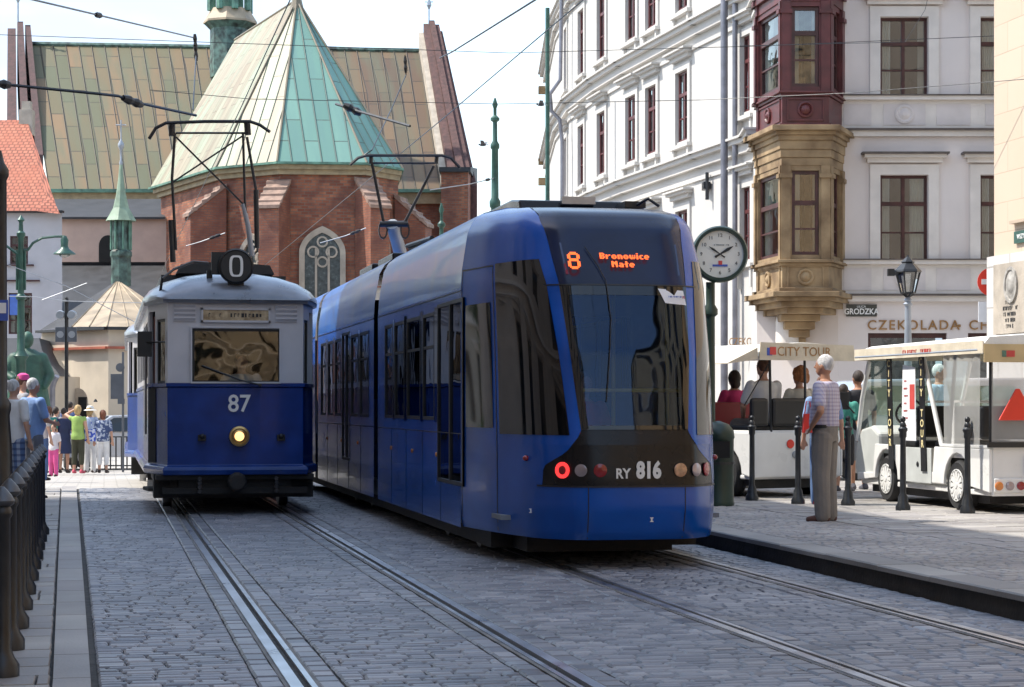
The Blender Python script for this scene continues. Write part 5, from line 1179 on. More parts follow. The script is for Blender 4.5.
# sign post by the old tram
t, q = post_thing('sign_post', 'thin post carrying the grey backs of one round and one square traffic sign', 'sign post', 123, 50, gz(50))
m = MB(); m.tube([(0, 0, 0), q(123, 352)], .03, 8); m.build('post', M['signgrey'], t)
m = MB(); a, b = q(111, 399), q(124, 374); m.box(a.x, b.x, -.05, -.03, a.z, b.z); m.build('square_sign', M['signgrey'], t); m = MB(); c = q(120.5, 367.5); m.lathe([(.11, -.05), (.11, -.03)], c, 18, 'y'); m.build('round_sign', M['signgrey'], t)
m = MB(); a, b = q(118, 404), q(125, 398.8); m.box(a.x, b.x, -.05, -.03, a.z, b.z); m.build('small_plate', M['signgrey'], t)
# thin finial post on chapel front
t, q = post_thing('iron_mast', 'short pointed black iron mast before the beige chapel wall', 'mast', 95.5, 60, gz(60)); m = MB(); m.tube([(0, 0, 0), q(0, 395), q(0, 386)], [.04, .03, .01], 6); m.lathe([(.07, q(0, 402).z), (.02, q(0, 399).z)], n=6); m.build('shaft', M['iron'], t)
# low railing in front of the silver car
t = thing('railing', 'low black railing in front of the parked silver car', 'railing', (W(118, 405, 52).x, W(118, 405, 52).y, gz(50)), -A)
m = MB(); s = 52 / F
for k in range(6): m.tube([((-13 + k * 5.5) * s, 0, 0), ((-13 + k * 5.5) * s, 0, .85)], .02, 6)
m.tube([(-14 * s, 0, .85), (16 * s, 0, .85)], .02, 6); m.tube([(-14 * s, 0, .1), (16 * s, 0, .1)], .02, 6); m.build('rail', M['iron'], t)
# clock
t, q = post_thing('street_clock', 'round white faced street clock on dark green post beside the blue tram', 'clock', 713, 24.2, PZ)
c = q(719.5, 254.5); c.y = 0; r = .318
m = MB(); m.lathe([(.12, 0), (.12, .4), (.085, .5), (.06, .6), (.055, c.z - .75), (.09, c.z - .72), (.09, c.z - .66), (.055, c.z - .6), (.055, c.z - .33)], (c.x - .1, .1, 0), 12); m.build('post', M['darkgreen'], t, smooth=40)
m = MB(); m.lathe([(r * .9, .12), (r + .02, .1), (r + .025, -.06), (r + .005, -.1), (r - .03, -.1), (r - .035, -.05)], c, 40, 'y'); m.build('case', M['darkgreen'], t, smooth=40)
m = MB(); m.lathe([(r - .03, -.05), (r - .03, -.06)], c, 40, 'y'); f = m.build('clock_face', M['clockw'], t)
for k in range(1, 13):
    a = k * math.pi / 6; text('numeral', str(k), .062, M['blackink'], f, (c.x + .225 * math.sin(a), c.y - .064, c.z + .225 * math.cos(a)), ext=.001)
def hand(ang, l, w_, nm, yv):
    m = MB(); d = Vector((math.sin(ang), 0, math.cos(ang))); n = Vector((d.z, 0, -d.x)); o = c + Vector((0, yv, 0)); m.extr([o - d * .07 + n * w_ * .8, o - d * .07 - n * w_ * .8, o - n * w_ * .4, o + d * l * .6 - n * w_, o + d * l, o + d * l * .6 + n * w_, o + n * w_ * .4], (0, -.004, 0)); m.build(nm, M['blackink'], t)
hand(R(59), .19, .02, 'minute_hand', -.066); hand(R(-55), .17, .012, 'hour_hand', -.072)
m = MB(); m.box(c.x - .09, c.x + .09, -.07, -.061, c.z - .15, c.z - .125); m.build('maker_name', M['blueink'], t); m = MB(); m.box(c.x - .02, c.x + .025, -.07, -.062, c.z - .13, c.z - .08); m.build('crest', M['redink'], t)
strokes('face_print', 14, .022, M['blackink'], f, (c.x + .02, -.064, c.z + .11), (R(90), 0, 0))
# litter bin
t, q = post_thing('litter_bin', 'dark green rounded litter bin between blue tram and bollards', 'litter bin', 718, 24.0, PZ)
m = MB(); m.lathe([(.19, 0), (.2, .03), (.19, .06), (.19, .8), (.2, .82), (.19, .9), (.13, .98), (.02, 1.02)], n=20); m.build('body', M['darkgreen'], t, smooth=40)
m = MB(); m.box(-.1, .12, -.215, -.16, .58, .78); m.build('mouth', M['dark'], t); m = MB(); m.lathe([(.205, .5), (.205, .53)], n=20); m.build('band', M['iron'], t)
# lantern
t, q = post_thing('lantern_lamp', 'old style black lantern on grey post before the chocolate shop', 'street lamp', 908, 35, PZ)
s = 35 / F; hz = lambda py: q(0, py).z
m = MB(); m.lathe([(.13, 0), (.13, .6), (.075, .8), (.065, hz(345)), (.055, hz(306)), (.09, hz(304)), (.05, hz(302)), (.08, hz(300)), (.03, hz(297))], n=12); m.build('post', M['galv'], t, smooth=40)
m = MB()
for k in range(6):
    a, b = k * math.pi / 3, (k + 1) * math.pi / 3; pa = Vector((7 * s * math.cos(a), 7 * s * math.sin(a), hz(293))); pb = Vector((12.2 * s * math.cos(a), 12.2 * s * math.sin(a), hz(272))); pc = Vector((7 * s * math.cos(b), 7 * s * math.sin(b), hz(293))); pd = Vector((12.2 * s * math.cos(b), 12.2 * s * math.sin(b), hz(272)))
    m.tube([pa, pb], .016, 5); m.tube([pa, pc], .016, 5); m.tube([pb, pd], .016, 5); m.tube([(0, 0, hz(298)), pa], .014, 5)
m.build('lantern_frame', M['iron'], t)
m = MB(); m.lathe([(6.8 * s, hz(293)), (12 * s, hz(272))], n=6, cap=False); m.build('lantern_pane', M['greenglass'], t)
m = MB(); m.lathe([(14 * s, hz(272)), (13 * s, hz(270)), (7 * s, hz(264)), (6 * s, hz(263)), (7 * s, hz(262)), (3 * s, hz(258)), (1.5 * s, hz(257)), (1 * s, hz(255))], n=6); m.build('lantern_roof', M['iron'], t)
m = MB(); m.tube([q(905, 273), q(889, 272.5)], .05, 8); m.box(*(q(887.5, 275).x, q(894, 275).x, -.06, .06, hz(276), hz(269))); m.build('bracket', M['iron'], t)
# catenary masts
for (px, d, top, lab, w_) in ((495, 58, 98, 'pale green ornate mast with finial left of the white curved house', .12), (547.5, 64, 8, 'slim green mast standing against the end of the white curved house', .07), (441.5, 56, 203, 'green mast tip showing above the blue tram beside the church', .1)):
    t, q = post_thing('catenary_mast', lab, 'mast', px, d, -.3); h = q(0, top).z; m = MB()
    if w_ > .09: m.lathe([(w_ * 1.6, 0), (w_ * 1.6, 2), (w_ * 1.2, 2.2), (w_, h - 3.2), (w_ * 1.3, h - 3.15), (w_ * 1.35, h - 3.0), (w_ * .9, h - 2.9), (w_ * .8, h - 1.5), (w_ * 1.1, h - 1.45), (w_ * 1.1, h - 1.35), (w_ * .6, h - 1.25), (w_ * .55, h - .7), (w_ * 1.1, h - .65), (w_ * 1.1, h - .58), (w_ * .4, h - .5), (w_ * .4, h - .3), (w_ * .7, h - .2), (w_ * .2, h)], n=12)
    else: m.lathe([(w_ * 1.5, 0), (w_ * 1.3, 3), (w_, 3.1), (w_, h)], n=10)
    m.build('shaft', M['green_iron'], t, smooth=40)
# ---- overhead wires ----
def wire(label, pts, r=.012, mat='iron', name='overhead_wire', ins=()):
    P = [W(*p) for p in pts]; o = P[0].copy(); P = [p - o for p in P]
    m = MB(); m.tube(P, r, 5); ob = m.build(name, M[mat], None, loc=o); tag(ob, label, 'wire', 'overhead tram wires')
    for (f, l) in ins:
        n = len(P) - 1; i = min(int(f * n), n - 1); p = P[i].lerp(P[i + 1], f * n - i); d = (P[i + 1] - P[i]).normalized() * l
        m = MB(); m.tube([p - d, p - d * .4, p, p + d * .4, p + d], [r * 2, r * 3.2, r * 2.2, r * 3.2, r * 2], 8); m.build('insulator', M['black'], ob)
    return ob
def contact(x, label, z=5.28, z2=6.4):
    m = MB(); m.tube([(x, -30, z), (x, 27, z), (x - .1, 60, z + .05)], .007, 5); tag(m.build('contact_wire', M['iron']), label, 'wire', 'overhead tram wires')
contact(1.75, 'thin contact wire above the old tram pantograph running over the left track')
contact(4.52, 'thin contact wire running over the right track above the modern tram')
wire('upper messenger wire crossing the sky right of the copper gable', [(440, 58, 32), (452, 52, 30), (535, 0, 21), (640, -70, 15)], .012)
wire('wire falling from the top left sky to the hanger before the roof lantern', [(-60, -22, 20), (34, 0, 24), (195, 38, 34)], .013, ins=((.66, .15),))
wire('thick black span wire with insulators reaching the old tram pantograph from the left', [(-40, 81, 24), (0, 84, 25), (100, 94, 26), (118, 96, 26.3), (134, 102, 26.6), (196, 115.5, 28)], .02, ins=((.2, .14), (.78, .2)))
wire('vertical hanger dropping in front of the ochre roof to the old tram pantograph', [(195, 38, 30), (196, 55, 30), (193, 110, 28)], .01, ins=((.12, .12), (.4, .14)))
wire('long thin span wire at spire height crossing the whole picture', [(-20, 34, 45), (200, 42, 45), (510, 53, 46), (760, 46, 48), (1040, 34, 48)], .008)
wire('long thin span wire passing below the ridge and across the bay window', [(150, 90, 45), (250, 99, 46), (500, 104, 47), (700, 100, 47), (850, 93, 44), (1040, 78, 40)], .008)
wire('short black feeder rod beside the right slope of the green roof', [(336, 104, 33), (352, 109, 32.5), (354, 110, 32.5), (410, 126, 31)], .022, ins=((.45, .16),))
wire('looping wire hanging from the copper roof gable to the blue tram pantograph', [(405, 55, 34), (406, 75, 34), (392, 108, 33), (372, 150, 31), (352, 163, 31)], .01, ins=((.12, .14),))
wire('light grey steady arm pointing up left of the gothic window', [(186, 246, 34), (200, 242, 34), (225, 233, 34)], .009, 'pantow', ins=((.8, .1),))
wire('light grey steady arm in front of the gothic church window', [(320, 243, 36), (345, 236, 36), (366, 228, 36)], .009, 'pantow', ins=((.75, .1),))
wire('light grey steady arm before the dark chapel roof at left', [(42, 300, 48), (66, 291, 48), (87, 283, 48)], .01, 'pantow')
wire('pale sagging wire between the left lamp post and the chapel roof', [(0, 296, 49), (35, 297, 49), (66, 301, 49), (98, 302, 49), (150, 303, 49)], .009, 'pantow')
wire('pale diagonal wire rising from the left edge under the lamp arm', [(0, 262, 48), (66, 286, 49), (150, 330, 50)], .01, 'pantow')
wire('wire linking ornate mast to the corner pier of the church', [(430, 190, 55), (470, 184, 56), (495, 178, 58)], .015, 'pantow', ins=((.85, .15),))
wire('thin wire over the bay window top and grey facade', [(740, 46, 40), (820, 44, 42), (905, 42, 44), (925, 10, 46), (932, -20, 46)], .006)

# ---- birds ----
def bird(label, px, py, d, rz):
    p = W(px, py, d); m = MB(); m.ball((0, 0, 0), (.16, .06, .06), 10, 8); m.ball((.17, 0, .03), (.05, .04, .04), 8, 6); m.add([(-.12, 0, 0), (-.32, .06, -.02), (-.32, -.06, -.02), (-.2, 0, .03)], [(0, 1, 3), (0, 3, 2), (0, 2, 1), (1, 2, 3)])
    for s in (-1, 1): m.hexa([(.1, s * .03, .01), (-.1, s * .03, .01), (-.12, s * .3, .14), (.02, s * .3, .16), (.1, s * .03, .03), (-.1, s * .03, .03), (-.14, s * .32, .15), (.02, s * .32, .17)])
    m.v = [(a * .7, b * .7, c * .7) for a, b, c in m.v]
    tag(m.build('pigeon', M['bird'], None, smooth=50, loc=p, rz=rz), label, 'bird')
bird('pigeon flying left of the slim green mast', 541, 105, 62, R(160)); bird('pigeon flying left of the ornate mast near the copper gable', 483, 145, 62, R(150))

# ---- tree off to the left, seen in the tram's windows ----
t = thing('leafy_tree', 'broad green tree standing left of the picture beside the square', 'tree', (-9.5, 40, gz(40)), 0)
m = MB(); m.tube([(0, 0, 0), (.1, 0, 1.5), (0, .1, 3.2), (.2, 0, 5)], [.28, .22, .17, .08], 10)
for k in range(7): a = k * .9; m.tube([(0, .1, 2.4 + .3 * k), (math.cos(a) * 1.1, math.sin(a) * 1.1, 3.6 + .3 * k), (math.cos(a) * 2.1, math.sin(a) * 2.1, 4.4 + .3 * k)], [.09, .06, .02], 6)
m.build('trunk', pm('bark', (.1, .07, .05), .9, var=.3, bump=.5), t, smooth=50)
m = MB(); rnd = random.Random(3)
cl_ = [(rnd.gauss(0, 1.3), rnd.gauss(0, 1.3), 5 + rnd.gauss(0, 1.2), rnd.uniform(.6, 1.1)) for _ in range(26)]
for (x, y, z, r) in cl_:
    for _ in range(70):
        d = Vector((rnd.gauss(0, 1), rnd.gauss(0, 1), rnd.gauss(0, 1))).normalized() * r * rnd.uniform(.7, 1); p = Vector((x, y, z)) + d; a = Vector((rnd.gauss(0, 1), rnd.gauss(0, 1), rnd.gauss(0, 1))).normalized(); b = a.cross(d).normalized(); s_ = rnd.uniform(.09, .17)
        m.poly([p - a * s_, p + b * s_ * .6, p + a * s_, p - b * s_ * .6])
m.build('crown', pm('leaves', (.05, .1, .02), .6, var=.4, scale=1.5), t)

# ---- statue ----
t, q = post_thing('statue', 'green bronze statue of a standing man in a long coat behind the crowd', 'statue', 28, 64, gz(64))
# ================= PEOPLE =================
def remesh(m, voxel, smooth=4, fac=.5):
    me = bpy.data.meshes.new('tmp'); me.from_pydata(m.v, [], m.f); me.update(); o = bpy.data.objects.new('tmp', me); link(o)
    r = o.modifiers.new('r', 'REMESH'); r.mode = 'VOXEL'; r.voxel_size = voxel
    if smooth: s = o.modifiers.new('s', 'SMOOTH'); s.iterations = smooth; s.factor = fac
    bpy.context.view_layer.update(); n = bpy.data.meshes.new_from_object(o.evaluated_get(bpy.context.evaluated_depsgraph_get())); bpy.data.objects.remove(o)
    n.polygons.foreach_set('use_smooth', [True] * len(n.polygons)); return n
def limb(m, pts, rs):   # closed tapered chain of overlapping segments
    for (a, b, ra, rb_) in zip(pts, pts[1:], rs, rs[1:]):
        a, b = Vector(a), Vector(b); m.tube([a, a.lerp(b, .5), b], [ra, (ra + rb_) / 2, rb_], 12)
    for p, r in zip(pts, rs): m.ball(p, r * .995, 12, 8)
def ell(m, c, rx, ry, z0=None): pass
def torso(m, levels):   # (cx, cy, z, rx, ry)
    rs = [[(cx + rx * math.cos(k * math.pi / 8), cy + ry * math.sin(k * math.pi / 8), z) for k in range(16)] for cx, cy, z, rx, ry in levels]; m.rings(rs)
SK = pm('skin_light', (.52, .29, .2), .55, var=.08, scale=8); SK2 = pm('skin_tanned', (.36, .18, .11), .55, var=.1, scale=8)
_mc = {}
def cm(key, col, **k):
    if key not in _mc: _mc[key] = pm('cloth_' + key, col, .85, **dict(dict(var=.12, scale=5, bump=.25, bscale=25), **k))
    return _mc[key]
def checks(name, c0, c1, c2, n=18):
    m, t, b = nodes(name); N = t.nodes.new; l = t.links.new; tc = N('ShaderNodeTexCoord'); sx = N('ShaderNodeSeparateXYZ'); l(tc.outputs['Object'], sx.inputs[0])
    def st(o, f, w_):
        a = N('ShaderNodeMath'); a.operation = 'MULTIPLY'; a.inputs[1].default_value = f; l(o, a.inputs[0]); fr = N('ShaderNodeMath'); fr.operation = 'FRACT'; l(a.outputs[0], fr.inputs[0]); c = N('ShaderNodeMath'); c.operation = 'LESS_THAN'; c.inputs[1].default_value = w_; l(fr.outputs[0], c.inputs[0]); return c.outputs[0]
    h, v = st(sx.outputs['Z'], n, .4), st(sx.outputs['X'], n, .4); m1 = N('ShaderNodeMixRGB'); m1.inputs[1].default_value = rgb(c0); m1.inputs[2].default_value = rgb(c1); l(v, m1.inputs[0]); m2 = N('ShaderNodeMixRGB'); m2.blend_type = 'MULTIPLY'; m2.inputs[2].default_value = rgb(c2); l(h, m2.inputs[0]); l(m1.outputs[0], m2.inputs[1]); l(m2.outputs[0], b.inputs['Base Color']); b.inputs['Roughness'].default_value = .9; return m
def floral(name, c0, c1, sc=22, th=.5):
    m, t, b = nodes(name); N = t.nodes.new; l = t.links.new; tc = N('ShaderNodeTexCoord'); v = N('ShaderNodeTexVoronoi'); v.inputs['Scale'].default_value = sc; l(tc.outputs['Object'], v.inputs['Vector']); r = N('ShaderNodeValToRGB'); r.color_ramp.interpolation = 'CONSTANT'; r.color_ramp.elements[0].color = rgb(c0); r.color_ramp.elements[1].color = rgb(c1); r.color_ramp.elements[1].position = th; l(v.outputs['Color'], r.inputs[0]); l(r.outputs[0], b.inputs['Base Color']); b.inputs['Roughness'].default_value = .9; return m
HAIR = {'grey': (.5, .49, .48), 'white': (.7, .69, .67), 'dark': (.03, .018, .012), 'brown': (.12, .05, .025), 'blond': (.45, .3, .13), 'ginger': (.4, .15, .05), 'auburn': (.18, .06, .03)}
def person(label, px, d, deg, h=1.72, z=None, top=None, bottom=None, skin=SK, hair='dark', hs='short', arms=('down', 'down'), legs='stand', sleeve='short', blen='long', shoes=(.05, .035, .03), hat=None, belly=0, female=False, vox=.017, group=None, py=None, fpos=None, tuck=False, loose=1):
    k = h / 1.75
    if fpos is not None: p = Vector(fpos)
    else:
        p = W(px, 405, d); p.z = gz(p.y) if z is None else z
    root = thing('person', label, 'person', p, R(deg) - A, group)
    hw = .17 if female else .19; hp = .17 if female else .155
    sit = legs == 'sit'; zo = -.42 if sit else 0     # sitting lowers the hips to seat height
    J = lambda x, y, zz_: (x * k, y * k, (zz_ + zo) * k)
    b = MB(); T = MB(); B = MB(); S_ = MB(); H = MB()
    # torso levels
    tl = [(0, 0, .86, hp * .95, .11), (0, .005, .95, hp, .12), (0, -belly * .3, 1.06, hp * .86 + belly * .3, .105 + belly), (0, -belly * .2, 1.16, hp * .9 + belly * .2, .11 + belly * .6), (0, 0, 1.28, .165 if not female else .15, .115), (0, .005, 1.38, hw * .95, .105), (0, .01, 1.44, hw * .8, .085), (0, .01, 1.485, .075, .065)]
    torso(b, [J(cx, cy, zz_) + (rx * k, ry * k) for cx, cy, zz_, rx, ry in tl])
    torso(T, [J(cx, cy, zz_) + ((rx + .016) * k, (ry + .018) * k) for cx, cy, zz_, rx, ry in ([(0, -belly * .25, 1.0, hp * .9 + belly * .3, .108 + belly * .9)] + tl[2:-1] if tuck else tl[:-1]) + [(0, .01, 1.472, .085, .075)]])
    torso(B, [J(cx, cy, zz_) + ((rx + .01) * k, (ry + .012) * k) for cx, cy, zz_, rx, ry in [(0, 0, .84, hp * .95, .115)] + tl[:2] + [(0, -belly * .2, 1.03, hp * .9 + belly * .3, .11 + belly * .7)]])
    # neck + head
    limb(b, [J(0, .01, 1.45), J(0, -.005, 1.56)], [.055 * k, .05 * k])
    hc = Vector(J(0, -.01, 1.635)); b.ball(hc, (.073 * k, .092 * k, .108 * k), 16, 12); b.ball(hc + Vector((0, -.03, -.05)) * k, (.052 * k, .06 * k, .058 * k), 14, 10)
    b.tube([hc + Vector((0, -.085, .02)) * k, hc + Vector((0, -.105, -.022)) * k], [.009 * k, .016 * k], 8)
    for s in (-1, 1):
        b.ball(hc + Vector((s * .074, .005, -.01)) * k, (.012 * k, .022 * k, .032 * k), 8, 6)
    # legs
    for s in (-1, 1):
        hx = .085
        if legs == 'stand': L3 = [J(s * hx, 0, .88), J(s * .095, -.01, .48), J(s * .1, .015, .08)]
        elif legs == 'walk': L3 = [J(s * hx, 0, .88), J(s * .09, -.1 * s - .03, .48), J(s * .09, .22 * -s * -1 * -1 + .02, .1)]
        else: L3 = [J(s * hx, 0, .9), J(s * .12, -.42, .92), J(s * .12, -.45, .5)]
        limb(b, L3, [.083 * k, .055 * k, .038 * k]); a_ = Vector(L3[2])
        rr = [.092 * k * loose, .072 * k * loose ** 1.6, .06 * k * loose ** 1.8]
        if blen == 'long': limb(B, [L3[0], L3[1], tuple(Vector(L3[2]) + Vector((0, 0, -.02 * k)))], [r_ + .012 * k for r_ in rr])
        elif blen == 'knee': limb(B, [L3[0], tuple(Vector(L3[0]).lerp(Vector(L3[1]), .97))], [.102 * k, .088 * k])
        elif blen == 'crop': limb(B, [L3[0], L3[1], tuple(Vector(L3[1]).lerp(Vector(L3[2]), .55))], [.098 * k, .078 * k, .068 * k])
        f0 = a_ + Vector((0, .04, -.045)) * k; f1 = a_ + Vector((s * .02, -.15, -.058)) * k
        S_.tube([f0, f0.lerp(f1, .5) + Vector((0, 0, .005)), f1], [.038 * k, .044 * k, .032 * k], 10); S_.ball(f0, .038 * k, 10, 6); S_.ball(f1, .032 * k, 10, 6); limb(S_, [tuple(a_ + Vector((0, .01, -.01)) * k), tuple(f0)], [.042 * k, .042 * k])
        b.tube([f0, f1], [.028 * k, .022 * k], 8)
    if blen in ('skirt', 'dress'):
        torso(B, [J(0, 0, .52) + (.24 * k, .2 * k), J(0, 0, .75) + (.2 * k, .16 * k), J(0, 0, .95) + (.165 * k, .13 * k), J(0, 0, 1.02) + (.15 * k, .12 * k)])
    # arms
    for s, am in zip((-1, 1), arms):
        sh = J(s * (hw + .005), .01, 1.41)
        el_, ha = {'down': ((s * (hw + .07), .02, 1.12), (s * (hw + .09), -.03, .88)), 'hip': ((s * (hw + .17), .09, 1.16), (s * (hp + .02), -.08, 1.0)), 'face': ((s * (hw + .12), -.2, 1.3), (s * .08, -.14, 1.55)),
                   'up': ((s * (hw + .2), -.08, 1.5), (s * .1, -.1, 1.66)), 'fwd': ((s * (hw + .04), -.06, 1.14), (s * .12, -.28, 1.1)), 'lap': ((s * (hw + .06), -.08, 1.16), (s * .1, -.3, 1.02)), 'back': ((s * (hw + .1), .12, 1.16), (s * .05, .16, 1.0)), 'reach': ((s * (hw + .1), -.2, 1.25), (s * (hw + .05), -.45, 1.3))}[am]
        el_, ha = J(*el_), J(*ha); limb(b, [sh, el_, ha], [.052 * k, .04 * k, .027 * k])
        # palm, fingers and thumb
        v = (Vector(ha) - Vector(el_)).normalized(); sd = v.cross(Vector((0, 1, 0))).normalized() if abs(v.y) < .9 else Vector((1, 0, 0)); nn = v.cross(sd).normalized(); P = Vector(ha)
        b.hexa([P + v * a1 * k + sd * b1 * k + nn * c1 * k for a1, b1, c1 in ((-.01, -.03, -.014), (-.01, .03, -.014), (.085, .038, -.013), (.085, -.038, -.013), (-.01, -.03, .014), (-.01, .03, .014), (.085, .038, .013), (.085, -.038, .013))])
        for i_, (bb, ln) in enumerate(((-.03, .065), (-.01, .08), (.011, .075), (.031, .058))):
            q0 = P + (v * .08 + sd * bb) * k; q1 = q0 + (v * ln * .5 + nn * .008) * k; q2 = q1 + (v * ln * .42 + nn * .022) * k; b.tube([q0, q1, q2], [.009 * k, .0085 * k, .007 * k], 7)
        q0 = P + (v * .02 - sd * .03 * s) * k; b.tube([q0, q0 + (v * .035 - sd * .028 * s) * k, q0 + (v * .065 - sd * .03 * s + nn * .01) * k], [.012 * k, .011 * k, .008 * k], 7)
        if sleeve == 'short': limb(T, [sh, tuple(Vector(sh).lerp(Vector(el_), .72))], [.07 * k, .064 * k])
        elif sleeve == 'long': limb(T, [sh, el_, tuple(Vector(el_).lerp(Vector(ha), .9))], [.068 * k, .054 * k, .045 * k])
        else: limb(T, [sh, tuple(Vector(sh).lerp(Vector(el_), .15))], [.06 * k, .058 * k])
    def put(nm, m, mat, v_, sm=4):
        me = remesh(m, v_, sm); me.materials.clear(); me.materials.append(mat); o = bpy.data.objects.new(nm, me); link(o, root); return o
    put('body', b, skin, min(vox, .012), 2)
    put('shirt', T, top[0] if isinstance(top, tuple) else top, vox); put('skirt' if blen in ('skirt', 'dress') else ('trousers' if blen == 'long' else 'shorts'), B, bottom, vox)
    put('shoes', S_, cm('shoe%.2f%.2f' % (shoes[0], shoes[2]), shoes), vox * .7, 2)
    hm = _mc.setdefault('hair' + hair, pm('hair_' + hair, HAIR[hair], .6, var=.35, scale=30, bump=.6, bscale=90, stretch=(1, 1, .3)))
    if hs == 'short': H.ball(hc + Vector((0, .016, .024)) * k, (.082 * k, .096 * k, .102 * k), 14, 10)
    elif hs == 'bob': H.ball(hc + Vector((0, .022, .01)) * k, (.096 * k, .1 * k, .125 * k), 14, 10); H.ball(hc + Vector((0, .045, -.07)) * k, (.085 * k, .06 * k, .08 * k), 12, 8)
    elif hs == 'long': H.ball(hc + Vector((0, .02, .012)) * k, (.09 * k, .1 * k, .12 * k), 14, 10); H.tube([hc + Vector((0, .06, 0)) * k, hc + Vector((0, .075, -.13)) * k, hc + Vector((0, .08, -.26)) * k], [.075 * k, .075 * k, .045 * k], 10)
    elif hs == 'tail': H.ball(hc + Vector((0, .02, .015)) * k, (.084 * k, .097 * k, .112 * k), 14, 10); H.tube([hc + Vector((0, .1, .03)) * k, hc + Vector((0, .15, -.03)) * k, hc + Vector((0, .14, -.15)) * k], [.03 * k, .032 * k, .012 * k], 10)
    elif hs == 'curly':
        for i_ in range(60):
            a1, a2 = random.uniform(0, 6.28), random.uniform(-.6, 1.5); r1 = .105; q0 = Vector((math.cos(a1) * math.cos(a2) * r1, abs(math.sin(a1)) * math.cos(a2) * r1 * 1.1 - .01, math.sin(a2) * r1 * 1.15)); H.ball(hc + (q0 + Vector((0, .03, .01))) * k, random.uniform(.03, .045) * k, 8, 6)
        H.ball(hc + Vector((0, .03, .02)) * k, .1 * k, 12, 8)
    # cut the face out of the hair by shifting it back
    if hat != 'only': put('hair', H, hm, .009 if hs != 'curly' else .012, 1)
    if hat:
        Hm = MB(); kind, mat = hat
        if kind == 'cap': Hm.lathe([(.092 * k, .03 * k), (.096 * k, .06 * k), (.08 * k, .11 * k), (.03 * k, .135 * k)], hc, 14); Hm.hexa([hc + Vector(v_) * k for v_ in ((-.07, -.06, .035), (.07, -.06, .035), (.05, -.17, .03), (-.05, -.17, .03), (-.07, -.06, .045), (.07, -.06, .045), (.05, -.17, .038), (-.05, -.17, .038))])
        else: Hm.lathe([(.17 * k, .01 * k), (.172 * k, .02 * k), (.1 * k, .05 * k), (.095 * k, .1 * k), (.075 * k, .135 * k), (.02 * k, .145 * k)], hc, 16)
        Hm.build('hat', mat, root, smooth=40)
    # eyes, brows and mouth
    E_ = MB()
    for s in (-1, 1): E_.ball(hc + Vector((s * .03, -.083, .008)) * k, (.011 * k, .007 * k, .006 * k), 8, 6); E_.tube([hc + Vector((s * .016, -.09, .028)) * k, hc + Vector((s * .045, -.08, .028)) * k], .003 * k, 5)
    E_.tube([hc + Vector((-.022, -.084, -.058)) * k, hc + Vector((.022, -.084, -.058)) * k], .004 * k, 5); E_.build('facial_features', SK2, root)
    return root, J
white = cm('white', (.7, .7, .7)); navy = cm('navy', (.03, .04, .1)); jeans = cm('jeans', (.08, .14, .28)); khaki = cm('khaki', (.19, .17, .15)); grn = cm('green', (.3, .45, .12)); pink = cm('pink', (.7, .1, .3)); blk = cm('black', (.02, .02, .025)); lblue = cm('lightblue', (.2, .3, .5)); coral = cm('coral', (.6, .15, .12)); gteal = cm('teal', (.05, .25, .2)); greys = cm('greyshirt', (.3, .3, .32))
# main man on the platform
mt, J = person('grey haired old man in checked shirt and khaki trousers, hand on hip, watching trams', 825, 20.8, -120, 1.73, PZ, checks('check_shirt', (.48, .44, .5), (.38, .36, .48), (.78, .74, .78), 26), khaki, SK2, 'grey', arms=('down', 'hip'), belly=.035, vox=.009, tuck=True, loose=1.1, shoes=(.09, .04, .03))
m = MB(); m.lathe([(.166, .97), (.168, 1.005)], n=24, cap=False); m.v = [(x, y * .82 - .008, z) for x, y, z in m.v]; m.build('belt', M['black'], mt, solid=.004)
m = MB(); m.tube([(-.05, .12, 1.03), (-.2, .02, 1.05)], .004, 5); m.build('wristwatch', M['black'], mt) if 0 else None
